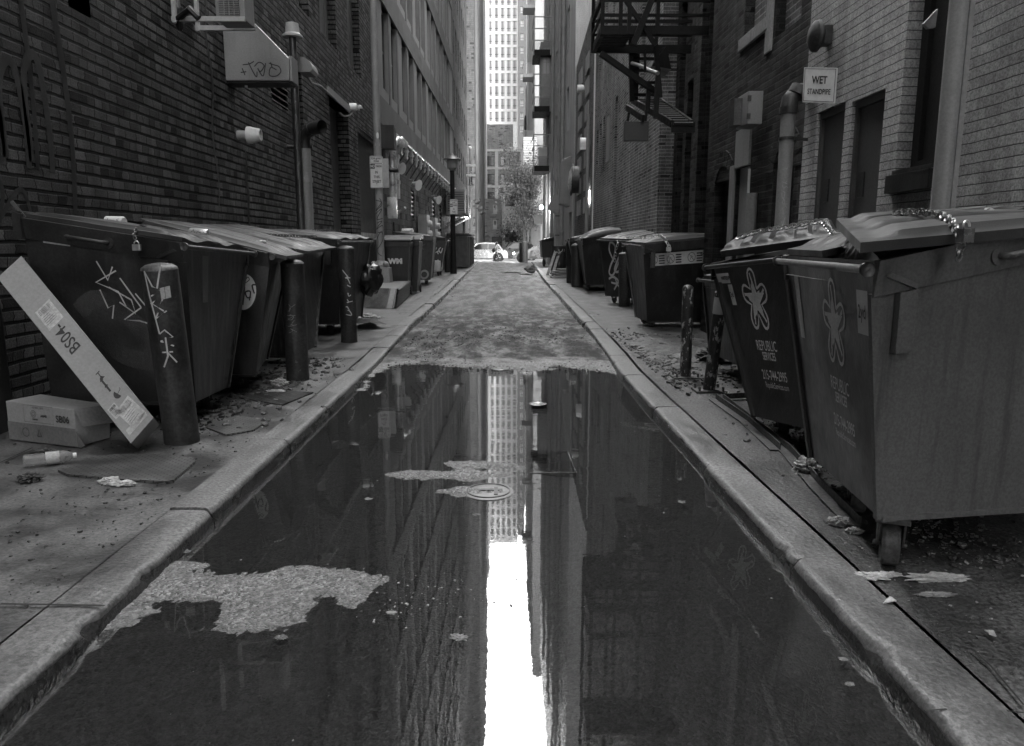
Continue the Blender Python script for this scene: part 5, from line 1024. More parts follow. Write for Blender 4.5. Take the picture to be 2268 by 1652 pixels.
bottle('clear plastic bottle lying behind the two flaky bolted bollards', PG(1541, 795, .15), (1, .1, 0), .2, .03)
def can(label, p, d_, mat='sign_white', r=.033, L=.122):
    p = V(p); d_ = V(d_).normalized(); root = thing('drink_can', label, 'drink can', p); mb = MB(); mb.lathe(p, d_, [(r * .8, 0), (r, .008), (r, L - .01), (r * .8, L)], 20); mb.build('can_body', mat, root, smooth=True)
    a_ = V((0, -1, .2)); a_ = (a_ - d_ * a_.dot(d_)).normalized(); b_ = d_.cross(a_); f = lambda u, v: p + d_ * (L / 2 + u) + (a_ * math.cos(v / r) + b_ * math.sin(v / r)) * (r + .001)
    mb = MB(); tagging(mb, f, L * .7, .03, 31, .004, 6); mb.build('print', 'ink', root)
can('crushed drink can lying on the lid of the nearest left dumpster', P(236, 490, 5.35), P(282, 491, 5.3) - P(236, 490, 5.35), L=.15, r=.036)
can('crumpled ribbed foil can on the lid between the first two left dumpsters', P(420, 513, 6.2), P(460, 515, 6.2) - P(420, 513, 6.2), 'galv', .03, .15)
can('small can standing on the OC1 dumpster', P(890, 513, 24.2), (1, 0, 0), 'galv', .10, .36)
def crumple(name, label, cat, c, r, mat='paper', seed=0, sq=(1, .7, .35), group=None):
    mb = MB(); bag_ = mat == 'bag'; name = {'plastic scrap': 'plastic_scrap', 'rag': 'rag'}.get(cat, name); mb.blob(V(c) + V((0, 0, r * sq[2] * .5)), r, seed, .28 if bag_ else .7, 4, sq, 1.6 if bag_ else 3.6); single(mb, name, mat, label, cat, c, group, smooth=(mat == 'bag'))
def sheet(name, label, cat, pts, z=.128, mat='paper', group=None, th=.004, bump=.012, seed=0):
    p3 = [PG(*q_, z) for q_ in pts]; c = sum(p3, V((0, 0, 0))) / len(p3); mb = MB(); n_ = len(p3); lift = [V((0, 0, bump * (.5 + .5 * math.sin(i * 2.4 + seed)))) for i in range(n_)]
    mb.add([p + l for p, l in zip(p3, lift)] + [c + V((0, 0, bump * 1.2))], [(i, (i + 1) % n_, n_) for i in range(n_)]); mb.add([p + l - V((0, 0, th)) for p, l in zip(p3, lift)], []); k = len(mb.v) - n_
    mb.add([mb.v[i] for i in range(n_)] + [mb.v[k + i] for i in range(n_)], [(i, (i + 1) % n_, n_ + (i + 1) % n_, n_ + i) for i in range(n_)]); single(mb, name, mat, label, cat, c, group)
crumple('paper_cup', 'crumpled pale paper cup lying by the second left bollard', 'paper cup', PG(620, 852), .06, 'paper', 3, (1, .8, .6)); 
crumple('paper_scrap', 'crumpled wrapper lying left of the paper cup', 'paper', PG(598, 848), .05, 'card_dark', 5); crumple('paper_scrap', 'pale tissue scraps under the paper cup', 'paper', PG(612, 868), .06, 'paper', 7, (1.2, .6, .2))
crumple('paper_scrap', 'crumpled white wrapper in front of the left hatch plate', 'paper', PG(243, 1066), .045, 'paper', 9, (1, .8, .3)); crumple('paper_scrap', 'white tissue lying right of the wrapper by the left hatch plate', 'paper', PG(272, 1072), .05, 'paper', 11, (1.2, .6, .2))
crumple('paper_scrap', 'dark scrap of plastic near the bottle on the left pavement', 'plastic scrap', PG(65, 1064), .05, 'trash_dark', 13, (1.1, .8, .5)); crumple('paper_scrap', 'flattened dark packet behind the bottle on the left pavement', 'plastic scrap', PG(98, 1000), .05, 'trash_dark', 14, (1.4, .5, .25))
crumple('paper_scrap', 'white rag heaped behind the fourth left dumpster', 'rag', PG(812, 706), .16, 'paper', 15, (1, .8, .35)); crumple('paper_scrap', 'small white paper on the pavement before the padded ramp', 'paper', PG(838, 703), .07, 'paper', 16, (1.2, .6, .2))
sheet('dark_cloth', 'dark cloth spread on the pavement behind the fourth left dumpster', 'cloth', [(785, 722), (795, 712), (822, 706), (836, 711), (838, 716), (856, 720), (820, 724)], .16, 'cloth', bump=.07)
crumple('paper_scrap', 'torn white paper clump by the wheel of the nearest right dumpster', 'paper', PG(1935, 1278), .05, 'paper', 21, (1.2, .5, .2)); crumple('paper_scrap', 'second torn paper clump right of the wheel on the right pavement', 'paper', PG(1968, 1274), .035, 'paper', 22, (1.2, .5, .2))
crumple('paper_scrap', 'long crumpled pale napkin on the right pavement', 'paper', PG(2072, 1283), .05, 'paper', 23, (1.9, .45, .3)); crumple('paper_scrap', 'flat pale leaf shaped napkin below the long napkin', 'paper', PG(2074, 1317), .032, 'card', 24, (1.8, .5, .15))
sheet('paper_scrap', 'folded paper slip lying on the right kerb edge', 'paper', [(1955, 1341), (1968, 1331), (1985, 1332), (1985, 1340)], .13, 'paper', bump=.02); sheet('paper_scrap', 'small white torn scrap far right on the pavement', 'paper', [(2180, 1398), (2200, 1402), (2207, 1408), (2190, 1410)], .13, 'paper')
crumple('paper_scrap', 'clear crumpled plastic between the angle irons and right dumpster', 'plastic scrap', PG(1786, 1045), .06, 'decal', 25, (1, .9, .8)); crumple('paper_scrap', 'pale plastic scrap lying in the rubble under the second right dumpster', 'plastic scrap', PG(1712, 950), .04, 'decal', 26)
crumple('paper_scrap', 'small pale plastic pieces left of the nearest right wheel', 'plastic scrap', PG(1858, 1160), .04, 'decal', 27, (1, .8, .5)); crumple('paper_scrap', 'rounded pale packet beyond the kerb near the right wheel', 'plastic scrap', PG(1893, 1178), .03, 'decal', 28, (1, .8, .4))
crumple('rock', 'dark lump of broken asphalt behind the leaning bolted bollard', 'rubble', PG(1590, 800, .14), .16, 'pavement_dark', 29, (1.2, .9, .6))
crumple('paper_scrap', 'white paper lying far down the middle of the road', 'paper', PG(1133, 604, .03), .35, 'paper', 31, (1.3, .8, .15)); crumple('paper_scrap', 'white scrap on the road at the right kerb', 'paper', PG(1167, 608, .03), .2, 'paper', 33, (1.3, .8, .15))
for i, (x, y) in enumerate(((915, 610), (931, 611), (940, 612), (948, 611), (902, 606))): crumple('paper_scrap', ['leftmost', 'second', 'third', 'rightmost large', 'farther back'][i] + ' pale wrapper in the row beyond the OC1 dumpster', 'paper', PG(x, y), .16, 'paper' if i != 2 else 'card', 40 + i, (1.2, .7, .4), 'wrappers beyond the dumpster')
crumple('garbage_bag', 'black garbage bag leaning out behind the fourth left dumpster', 'bag', P(817, 612, 11.6) - V((0, 0, .17)), .20, 'bag', 51, (1, .9, 1.25))
mb = MB(); mb.beam(PG(1505, 806), PG(1545, 800), .01)
# steel angles lying by the right dumpsters
def angle_iron(label, pts):
    p3 = [PG(x, y, .125) for x, y in pts]; mb = MB()
    for a_, b_ in zip(p3, p3[1:]): mb.beam(a_ + V((0, 0, .022)), b_ + V((0, 0, .022)), .006, .045); dd = (b_ - a_).cross(V((0, 0, 1))).normalized() * .03; mb.beam(a_ + dd, b_ + dd, .06, .006)
    single(mb, 'angle_iron', 'rust', label, 'steel angle', p3[0], 'steel angles by the right dumpsters')
angle_iron('longer bent steel angle edging the rubble by the right dumpsters', [(1602, 884), (1680, 945), (1752, 1002), (1815, 1075), (1905, 1165)])
angle_iron('shorter steel angle lying nearer the kerb beside the bent one', [(1586, 884), (1655, 932), (1728, 997)])
angle_iron('short steel angle crossing the top of the rubble strip', [(1602, 884), (1665, 880)])
# hatch plates
def hatch(label, pts, z=.13, mat='steel_plate'):
    p3 = [PG(x, y, z) for x, y in pts]; c = sum(p3, V((0, 0, 0))) / len(p3); mb = MB(); n_ = len(p3); mb.add(p3 + [p - V((0, 0, .03)) for p in p3], [list(range(n_)), list(range(n_, 2 * n_))[::-1]] + [(i, (i + 1) % n_, n_ + (i + 1) % n_, n_ + i) for i in range(n_)]); return single(mb, 'access_plate', mat, label, 'hatch cover', c)
hatch('patterned steel hatch plate in the near left pavement', [(128, 1040), (150, 1028), (215, 1008), (300, 1004), (425, 1012), (433, 1020), (385, 1062), (365, 1066), (240, 1058), (150, 1050)])
hatch('wet patterned plate by the base of the nearest left dumpster', [(455, 945), (520, 920), (600, 928), (560, 952), (500, 962)], .124)
# brick paving patch by the second dumpster
mb = MB(); u0, u1, v1_, v0_ = PG(530, 880, .127), PG(625, 896, .127), PG(694, 868, .127), PG(560, 862, .127)
mb.add([u0, u1, v1_, v0_, *[p - V((0, 0, .03)) for p in (u0, u1, v1_, v0_)]], [(0, 1, 2, 3), (0, 1, 5, 4), (1, 2, 6, 5), (2, 3, 7, 6), (3, 0, 4, 7)]); struct(mb, 'paving_patch', 'paver')
# ramp box with a quilted side
A1, B1 = PG(800, 680), PG(873, 683); r0 = thing('padded_ramp', 'low padded box with a sloping ribbed front lying before the lamp pole', 'ramp', (A1 + B1) / 2); zt = .50
A1.x -= .3; Af, Bf = A1 + V((0, .35, zt - .12)), B1 + V((.02, .35, zt - .12)); Ab, Bb_ = V((-3.3, 17.1, zt)), PG(904, 655) + V((0, .3, zt - .12)); Ab2, Bb2 = V((-3.3, 17.1, .12)), PG(904, 655)
mb = MB(); mb.hexa([A1, B1, Bb2, Ab2, Af, Bf, Bb_, Ab]); mb.build('box', 'card_dark', r0, bevel=.02)
mb = MB(); e_ = V((0, -.012, .006)); mb.add([A1 + e_, B1 - V((.18, 0, 0)) + e_, Bf - V((.16, 0, 0)) + e_, Af + e_], [(0, 1, 2, 3)]); mb.build('ribbed_sheet', 'steel_plate', r0)
mb = MB(); mb.hexa([B1 - V((.15, .03, 0)), B1 - V((.05, .03, 0)), B1 - V((.05, 0, 0)), B1 - V((.15, 0, 0)), Bf - V((.12, .03, 0)), Bf - V((.02, .03, 0)), Bf - V((.02, 0, 0)), Bf - V((.12, 0, 0))]); mb.build('edge_board', 'mid_paint', r0)
mb = MB()
for k in range(6):
    t0, t1 = k / 6, (k + 1) / 6; q_ = [B1 * (1 - t0) + Bf * t0, Bb2 * (1 - t0) + Bb_ * t0, Bb2 * (1 - t1) + Bb_ * t1, B1 * (1 - t1) + Bf * t1]; m0 = (q_[0] + q_[3]) / 2 + V((.05, 0, 0)); m1 = (q_[1] + q_[2]) / 2 + V((.05, 0, 0)); mb.add([q_[0], q_[1], m1, m0, q_[2], q_[3]], [(0, 1, 2, 3), (3, 2, 4, 5)])
mb.build('quilted_side', 'concrete', r0, smooth=True)
mb = MB(); c0 = P(822, 664, 15.35); mb.tube([c0 + V((.12 * math.cos(t), -.02, .03 * math.sin(t))) for t in [i * .5 for i in range(26)]], .008, 5); mb.tube([c0 + V((.1, 0, 0)), c0 + V((-.2, -.02, -.06)), c0 + V((-.35, -.03, -.02)), c0 + V((-.1, -.08, -.15))], .008, 5); single(mb, 'cable', 'black', 'dark coiled cable on the sloping face of the padded ramp', 'cable', c0)
# grey padded ottoman
root = thing('ottoman', 'pale low padded bench on short legs left on the far left pavement', 'bench', (-3.1, 33, .12)); q0, q1 = P(962, 580, 33), P(976, 580, 33)
mb = MB(); mb.box((P(945, 580, 32).x, 31.6, .28), (P(977, 580, 32).x, 33, .75)); mb.build('seat', 'pale_paint', root, bevel=.12, smooth=True)
for i, j in ((0, 0), (1, 0), (0, 1), (1, 1)): mb = MB(); mb.lathe((P(950, 580, 32).x + i * .42, 31.7 + j * 1.1, .1), (0, 0, 1), [(.03, 0), (.06, .2)], 10); mb.build('leg', 'black', root)
# stuff: grit and rubble
def scatter(name, label, region, n_, seed, mat, s0, s1, zf, cat='debris', sq=.5):
    r_ = random.Random(seed); mb = MB()
    for _ in range(n_):
        x, y = region(r_); z = zf(x, y); s_ = s0 + (s1 - s0) * r_.random() ** 3; M = Matrix.Rotation(r_.uniform(0, 6), 3, 'Z') @ Matrix.Rotation(r_.uniform(-.6, .6), 3, 'X')
        pts = [V((x, y, z + s_ * sq * .3)) + M @ V((a_ * s_ * r_.uniform(.5, 1), b_ * s_ * r_.uniform(.4, .9), c_ * s_ * sq * r_.uniform(.5, 1))) for c_ in (-1, 1) for a_, b_ in ((-1, -1), (1, -1), (1, 1), (-1, 1))]; mb.hexa(pts)
    return tag(mb.build(name, mat), label, cat, kind='stuff')
pr_ = lambda x, y: .118
def reg(x0, x1, y0, y1): return lambda r_: (r_.uniform(x0, x1), y0 + (y1 - y0) * r_.random())
scatter('grit', 'dark crumbs of asphalt strewn on the left pavement', lambda r_: (-1.62 - abs(r_.gauss(0, .7)), 2.4 + 2.6 * r_.random()), 620, 1, 'trash_dark', .002, .010, pr_)
scatter('grit', 'dark litter and crumbs under the left dumpsters', lambda r_: (r_.gauss(-2.1, .22), r_.uniform(4.9, 8.2)), 900, 2, 'trash_dark', .004, .03, pr_)
scatter('grit', 'pale chips among the litter under the left dumpsters', lambda r_: (r_.gauss(-2.05, .2), r_.uniform(5, 7.6)), 130, 3, 'card', .004, .018, pr_, sq=.3)
scatter('rubble', 'rubble and rotting litter along the right dumpsters', lambda r_: (r_.gauss(1.95, .14), r_.uniform(2.7, 5.2)), 1300, 4, 'trash_dark', .003, .014, lambda x, y: .115)
scatter('rubble', 'pale chips among the rubble along the right dumpsters', lambda r_: (r_.gauss(1.9, .16), r_.uniform(2.7, 5.2)), 160, 5, 'card', .003, .014, pr_, sq=.3)
scatter('grit', 'crumbs on the near right pavement', reg(1.42, 2.6, 1.4, 3.0), 500, 6, 'card', .0008, .006, pr_, sq=.4); scatter('grit', 'dark crumbs on the near right pavement', reg(1.42, 2.6, 1.4, 3.6), 500, 7, 'trash_dark', .001, .008, pr_)
scatter('soil', 'muddy soil clods on the right pavement before the dumpsters', lambda r_: (1.5 + abs(r_.gauss(0, .55)), r_.gauss(8.2, 1.0)), 2300, 8, 'trash_dark', .004, .03, lambda x, y: .125)
scatter('soil', 'muddy clods and gravel on the road beyond the puddle', lambda r_: (r_.uniform(-1.3, 1.2), 7.6 + abs(r_.gauss(0, 1.9))), 3200, 9, 'trash_dark', .002, .014, lambda x, y: WZ + .008)
scatter('gravel', 'pale wet gravel at the far rim of the puddle', lambda r_: (r_.uniform(-1.2, 1.15), r_.uniform(7.15, 8.3)), 3500, 10, 'gravel', .002, .006, lambda x, y: float(road_height(np.array([x]), np.array([y]))[0]))
scatter('gravel', 'loose grains standing out of the puddle', lambda r_: ((lambda p: (p.x + r_.gauss(0, .13), p.y + r_.gauss(0, .12)))(PG(925, 1325, WZ))), 90, 11, 'gravel', .002, .006, lambda x, y: WZ)
scatter('gravel', 'twigs and leaves floating on the puddle', reg(-1.2, 1.1, 1.6, 6.5), 150, 12, 'card', .001, .006, lambda x, y: WZ + .001, sq=.15)
scatter('litter', 'small scraps along both far kerbs', lambda r_: (r_.choice((lk, rk))(10) * r_.uniform(.75, 1.3) * 1.1, r_.uniform(9, 40)), 260, 13, 'card', .004, .03, pr_, sq=.2)
# things in the puddle
for lb, x, y, s_, mt in (('brown leaf crumpled on the water near the middle of the puddle', 1017, 1412, .030, 'wood'), ('small pale scrap floating left of the middle', 868, 1357, .018, 'paper'), ('pale scrap floating above the left gravel island', 622, 1412, .022, 'bin_grey'), ('pale pebble just below the manhole cover', 1055, 1155 - 15, .02, 'card'), ('pale scrap at the left of the middle reflection', 816, 1105, .02, 'paper'), ('tiny white scrap near the right kerb in the water', 1881, 1515, .014, 'card'), ('pale leaf on the water by the right kerb', 1868, 1460, .014, 'card'), ('shiny chip on the water below the emblem reflection', 1510, 1112, .02, 'card'), ('pale speck of litter at the left kerb edge', 412, 1222, .022, 'card')): crumple('floating_scrap', lb, 'litter', PG(x, y, WZ) - V((0, 0, s_ * .1)), s_ * .72, {'paper': 'card', 'card': 'card_dark'}.get(mt, mt), int(x), (1.2, .9, .3), 'scraps floating on the puddle')
# small round cover and the long steel road plate, both just awash
c = PG(1082, 1089, WZ + .000); root = thing('valve_cover', 'small round iron cover standing out of the puddle', 'manhole cover', c); mb = MB(); mb._lathe(c - V((0, 0, .05)), (0, 0, 1), [(.135, 0), (.135, .052), (.125, .056), (.001, .056)], 40); mb.build('cover', 'mid_paint', root, smooth=True)
mb = MB(); mb._lathe(c - V((0, 0, .05)), (0, 0, 1), [(.118, .05), (.118, .061), (.110, .061), (.110, .05)], 40); mb.build('ring', 'steel_dark', root); mb = MB(); mb.obox(c + V((.01, .01, .008)), .13, .025, .006); mb.obox(c + V((.04, -.01, .008)), .02, .12, .0062); mb.build('raised_bar', 'steel_dark', root)
p0, p1, p2, p3_ = PG(985, 1050, WZ), PG(1276, 1047, WZ), PG(1256, 998, WZ), PG(1010, 1000, WZ); mb = MB(); tl = [p0 + V((0, 0, -.008)), p1 + V((0, 0, -.003)), p2 + V((0, 0, -.004)), p3_ + V((0, 0, -.010))]; mb.hexa([p - V((0, 0, .02)) for p in tl] + tl); mb.beam(p0 * .35 + p1 * .65, p1 + V((0, 0, .001)), .006, .008); mb.beam(p1, p2, .006, .008); single(mb, 'road_plate', 'steel_wet', 'thin steel road plate with its right edge rising out of the puddle', 'steel plate', p0)
c = PG(1191, 894, WZ); mb = MB(); mb._lathe(c - V((0, 0, .03)), (0, 0, 1), [(.075, 0), (.075, .031), (.06, .033), (.001, .033)], 30); single(mb, 'valve_cover', 'steel_wet', 'small pale disc awash in the far right part of the puddle', 'manhole cover', c, smooth=True)
c = PG(1108, 818, WZ); mb = MB(); mb._lathe(c - V((0, 0, .03)), (0, 0, 1), [(.10, 0), (.10, .036), (.09, .04), (.001, .04)], 30); single(mb, 'valve_cover', 'steel_dark', 'dark round cover at the far edge of the puddle', 'manhole cover', c, smooth=True)

x1_ = P(17, 850, 4.95).x; single(MB().box((LX + .002, 4.75, .1), (x1_, 4.98, .98)), 'metal_locker', 'bin_dark', 'dark metal box standing at the left edge against the brick wall', 'metal box', (LX, 4.9, .12), bevel=.01)
# ================================================================== ON THE LEFT WALL
def wall(u, z, d=0.): return V((LX + d, u, z))
# air conditioner on brackets
root = thing('air_conditioner', 'old window air conditioner on white brackets high on the left brick wall', 'air conditioner', (LX, 8.9, 4.4))
pA, pB = PX(475, 45, LX + .0), PX(560, 55, LX); mb = MB(); x0_, x1_ = P(475, 40, 8.3).x, P(543, 40, 8.3).x
mb.box((P(478, 30, 8.2).x, 8.2, P(500, 44, 8.2).z), (P(543, 30, 8.2).x, 9.1, P(500, -60, 8.2).z)); mb.v = [V((q.x, min(q.y, 8.5), q.z)) for q in mb.v]; mb.build('casing', 'duct_grey', root, bevel=.01)
mb = MB(); fa_ = lambda u, v: V((u, 8.19, v)); ax0, ax1, az0, az1 = P(487, 30, 8.2).x, P(531, 30, 8.2).x, P(500, 36, 8.2).z, P(500, -20, 8.2).z
mb.box((ax0, 8.185, az0), (ax1, 8.2, az1)); gr_ = mb.build('grille', 'black', root); mb = MB()
for i in range(14): z = az0 + i * (az1 - az0) / 14; mb.box((ax0, 8.17, z), (ax1, 8.184, z + .008))
for i in (1, 2, 3): x = ax0 + (ax1 - ax0) * i / 4; mb.box((x, 8.165, az0), (x + .008, 8.169, az1))
mb.build('fins', 'mid_paint', gr_)
for yy, pa_, pb_ in ((8.15, (419, 42), (543, 38)), (8.75, (432, 62), (566, 64))):
    mb = MB(); a_, b_ = P(*pa_, yy), P(*pb_, yy); a_.x = LX; b_.z = a_.z; mb.beam(a_, b_, .035, .05); mb.beam((LX + .03, yy, a_.z - .04), (LX + .03, yy, a_.z + .6), .045, .04); mb.build('bracket', 'pale_paint', root, bevel=.006)
mb = MB(); mb.tube([P(390, -20, 8.3), P(393, 20, 8.2), P(398, 60, 8.2), P(396, 40, 8.15), P(420, 20, 8.0), P(440, 40, 8.0)], .035, 8); single(mb, 'cable', 'black', 'black hose drooping left of the air conditioner', 'cable', P(393, 20, 8.2))
# sloping hood
Yh = 9.6; hp = [(487, 70), (497, 178), (640, 178), (640, 130), (560, 48), (489, 48)]; root = thing('duct_hood', 'grey sheet metal hood with a scrawled tag on the left wall', 'duct', P(500, 178, Yh))
mb = MB(); pts = [P(x, y, Yh) for x, y in hp]; pts[0].x = pts[1].x = pts[5].x = LX; pts[1].z = pts[2].z
mb.add(pts + [p + V((0, .36, 0)) for p in pts], [list(range(6))[::-1], list(range(6, 12))] + [(i, (i + 1) % 6, 6 + (i + 1) % 6, 6 + i) for i in range(6)]); mb.build('hood', 'duct_grey', root, bevel=.008)
mb = MB(); q0 = P(640, 178, Yh); mb.box((q0.x + .001, Yh + .04, q0.z), (q0.x + .03, Yh + .33, q0.z + .30)); mb.build('outlet_lip', 'duct_grey', root, bevel=.006)
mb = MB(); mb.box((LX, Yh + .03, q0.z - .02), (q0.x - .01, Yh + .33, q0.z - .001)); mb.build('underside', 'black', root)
mb = MB(); g = lambda u, v: V((P(582, 155, Yh).x + u, Yh - .003, P(582, 155, Yh).z + v))
for s_ in ([(-.24, .06), (-.16, .07), (-.1, .10)], [(-.17, .09), (-.12, -.02), (-.08, -.08), (-.07, -.02)], [(-.1, .04), (-.04, .09), (.02, .05), (-.03, -.02), (-.06, .02), (.0, -.07), (.04, .08)], [(.08, .08), (.14, .06), (.2, .04), (.22, -.02), (.16, -.07), (.08, -.06), (.1, .03), (.17, .0)], [(.1, .09), (.12, .02)], [(-.25, .02), (-.22, -.06)], [(-.27, -.03), (-.20, -.02)]): stroke(mb, s_, .014, g)
mb.build('graffiti', 'ink', root)
mb = MB(); mb.tube([P(545, 182, Yh + .2), P(545, 194, Yh + .2)], .02, 8); mb.build('drip_spout', 'galv', root)
# dark object at the very top left
a_ = P(0, 22, 6.2); b_ = P(72, 22, 6.2); single(MB().box((LX, 6.2, a_.z), (b_.x, 6.6, a_.z + .5)), 'wall_lamp_box', 'black', 'black box fixture at the top left corner of the brick wall', 'wall box', (LX, 6.4, a_.z), bevel=.04)
# small white vent cowl
c = P(535, 299, 9.9); c.x = LX; tip = P(578, 300, 9.9); root = thing('vent_cowl', 'white plastic vent cowl sticking out of the left brick wall', 'vent', c); mb = MB(); dd = V((1, 0, 0)); Lc = tip.x - LX
mb.lathe(c + V((0, 0, .0)), dd, [(.055, 0), (.055, Lc * .45)], 20); mb.build('pipe', 'pale_paint', root, smooth=True); mb = MB(); mb._lathe(c + dd * Lc * .42, dd, [(.06, 0), (.105, .005), (.105, Lc * .14), (.075, Lc * .58), (.06, Lc * .58), (.08, Lc * .2)], 24); mb.build('cone', 'white_plastic', root, smooth=True)
# pipes
c = PX(668, 508, LX + .12); top = PX(645, 70, LX + .12); Yp = 12.0
root = thing('vent_pipe', 'thin dark vent pipe with a pale flared cap on the left wall', 'pipe', P(668, 508, Yp)); a_, b_ = P(668, 520, Yp), P(645, 75, Yp); a_.z = .1; b_.x = a_.x = (a_.x + b_.x) / 2 - .0
a_.x = P(668, 508, Yp).x; b_.x = a_.x; mb = MB(); mb.tube([a_, b_], .055, 12); mb.build('pipe', 'steel_dark', root, smooth=True); mb = MB(); mb._lathe(b_ - V((0, 0, .05)), (0, 0, 1), [(.15, 0), (.15, .03), (.11, .06), (.095, .20), (.03, .22)], 20); mb.build('flared_cap', 'pale_paint', root, smooth=True)
mb = MB(); tagging(mb, lambda u, v: V((a_.x + v * .6 + .01, Yp - .056, 3.0 - u * 1.8)), 1.2, .06, 77, .012, 9); mb.build('graffiti', 'chalk_dim', root)
Yq = 12.15; root = thing('drain_pipe', 'grey drain pipe ending in a forward pointing dark elbow on the left wall', 'pipe', P(682, 508, Yq)); x_ = P(679, 400, Yq).x; zt_ = P(679, 322, Yq).z; mb = MB(); mb.tube([(x_, Yq, .1), (x_, Yq, zt_)], .085, 16); mb.tube([(x_, Yq, 2.35), (x_, Yq, 2.42)], .1, 16); mb.build('pipe', 'mid_paint', root, smooth=True)
tp_ = P(714, 290, Yq - .3); mb = MB(); mb.tube([(x_, Yq, zt_ - .05), (x_, Yq, zt_ + .08), (x_ + .04, Yq - .03, zt_ + .18), (x_ + .13, Yq - .1, zt_ + .235), (tp_.x - .12, Yq - .22, zt_ + .24), (tp_.x, Yq - .3, zt_ + .24)], [.09, .09, .09, .09, .1, .1], 16, cap=False); mb.build('elbow', 'bollard', root, smooth=True)
mb = MB(); mb.tube([(LX, Yq, zt_ - .02), (x_ + .12, Yq, zt_ - .02)], .03, 8); mb._lathe((x_ + .13, Yq - .1, zt_ + .235), (1, -.7, .3), [(.115, -.03), (.115, .03)], 16); mb.build('clamp', 'steel_dark', root)
# half round lamp hood and its cable
c = P(668, 148, 12.5); root = thing('wall_light', 'dark curved floodlight hood on the left wall beyond the duct hood', 'lamp', c); mb = MB(); a_ = c; w_ = P(698, 148, 12.5).x - P(668, 148, 12.5).x; pr = [(0, 0)] + [(w_ * math.sin(t), w_ * .9 * math.cos(t) - w_ * .9) for t in [i * .26 for i in range(7)]] + [(w_ * .85, -w_ * 1.1), (0, -w_ * 1.1)]
mb.prism([(x, y) for x, y in pr], lambda u, v: V((c.x + u, 12.3, c.z + v + .12)), lambda u, v: V((c.x + u, 12.7, c.z + v + .12))); mb.build('hood', 'duct_grey', root, smooth=True)
mb = MB(); mb.tube([P(676, 160, 12.5), P(690, 183, 13), P(710, 190, 13.6), P(738, 215, 14.9), P(747, 225, 15.2)], .02, 6); mb.build('cable', 'mid_paint', root)
def dome_cam(label, c, s_=1., arm=None, cat='camera'):
    c = V(c); root = thing('security_camera', label, cat, c); mb = MB(); mb.lathe(c, (1, 0, 0), [(.07 * s_, -.1 * s_), (.07 * s_, 0), (.06 * s_, .03 * s_)], 18); mb.build('housing', 'white_plastic', root, smooth=True); mb = MB(); mb.blob(c + V((.08 * s_, -.02, -.02)), .055 * s_, 1, 0, 2); mb.build('camera_ball', 'pale_paint', root, smooth=True); mb = MB(); mb.lathe(c + V((.11 * s_, -.05 * s_, -.05 * s_)), (1, -.6, -.5), [(.025 * s_, 0), (.02 * s_, .02 * s_)], 12); mb.build('lens', 'black', root)
dome_cam('white dome camera above the far edge of the left doorway', P(787, 237, 17.2) + V((0, 0, 0)), 1.2)
mb = MB(); mb.tube([P(783, 247, 17.2), P(775, 256, 16.8), P(762, 258, 16.2), P(752, 250, 15.6)], .018, 6); single(mb, 'cable', 'black', 'sagging cable under the white dome camera', 'cable', P(783, 247, 17.2))
# ---- lamp pole with signs
Yl = 17.8; px_ = P(843, 560, Yl).x; root = thing('light_pole', 'pale tagged steel pole with a boxy base on the left pavement', 'pole', (px_, Yl, .12)); rp = .092; mb = MB(); mb.tube([(px_, Yl, .1 + i * 1.2) for i in range(13)], [rp - .0012 * i for i in range(13)], 24); mb.build('shaft', 'pole_paint', root, smooth=True)
zb_ = P(843, 592, Yl).z; mb = MB(); w0, w1 = .27, .22; mb.hexa([(px_ - w0, Yl - w0, .1), (px_ + w0, Yl - w0, .1), (px_ + w0, Yl + w0, .1), (px_ - w0, Yl + w0, .1), (px_ - w1, Yl - w1, zb_), (px_ + w1, Yl - w1, zb_), (px_ + w1, Yl + w1, zb_), (px_ - w1, Yl + w1, zb_)]); mb.build('base', 'mid_paint', root, bevel=.015)
mb = MB(); mb._lathe((px_, Yl, zb_), (0, 0, 1), [(.2, 0), (.2, .06), (.14, .09), (.10, .16)], 20); mb.build('collar', 'mid_paint', root, smooth=True)
for s_ in (-1, 1): mb = MB(); mb.blob((px_ + s_ * .14, Yl - .16, zb_ + .08), .075, 2, .1, 2, (1, .8, .9)); mb.build('bolt_cover', 'pole_paint', root, smooth=True)
fpole = lambda u, v, e=.002: V((px_ + math.sin(u / rp) * (rp + e), Yl - math.cos(u / rp) * (rp + e), v)); mb = MB(); z0_ = P(843, 540, Yl).z
for k, s_ in enumerate(([(-.05, 1.05), (.05, 1.0), (-.06, .8), (.06, .95), (.02, 1.1)], [(-.07, .72), (.06, .85), (-.04, .6), (.07, .62)], [(-.04, .5), (.05, .55), (-.06, .35), (.06, .45), (.07, .3), (-.03, .28)], [(-.06, .1), (.03, .3), (.07, .15), (.0, -.05), (-.07, -.15)], [(-.06, .0), (-.05, -.2), (.03, -.3)])): stroke(mb, [(u * 1.3, z0_ + v * .95) for u, v in s_], .018, fpole)
mb.build('graffiti', 'ink', root)
for (yy, hh, mt) in ((300, .20, 'ink'), (321, .06, 'decal'), (436, .13, 'decal')):
    zc = P(843, yy, Yl).z; mb = MB(); mb.add([fpole(u, zc + v) for u, v in ((-.04, -hh / 2), (.07, -hh / 2), (.07, hh / 2), (-.04, hh / 2))], [(0, 1, 2, 3)]); stk = mb.build('sticker', mt, root)
    if mt == 'ink': mb = MB(); mb.add([fpole(.025 + .03 * math.cos(t), zc - .01 + .07 * math.sin(t), .004) for t in [i * math.pi / 6 for i in range(12)]], [list(range(12))]); mb.build('pale_shape', 'sign_white', stk)
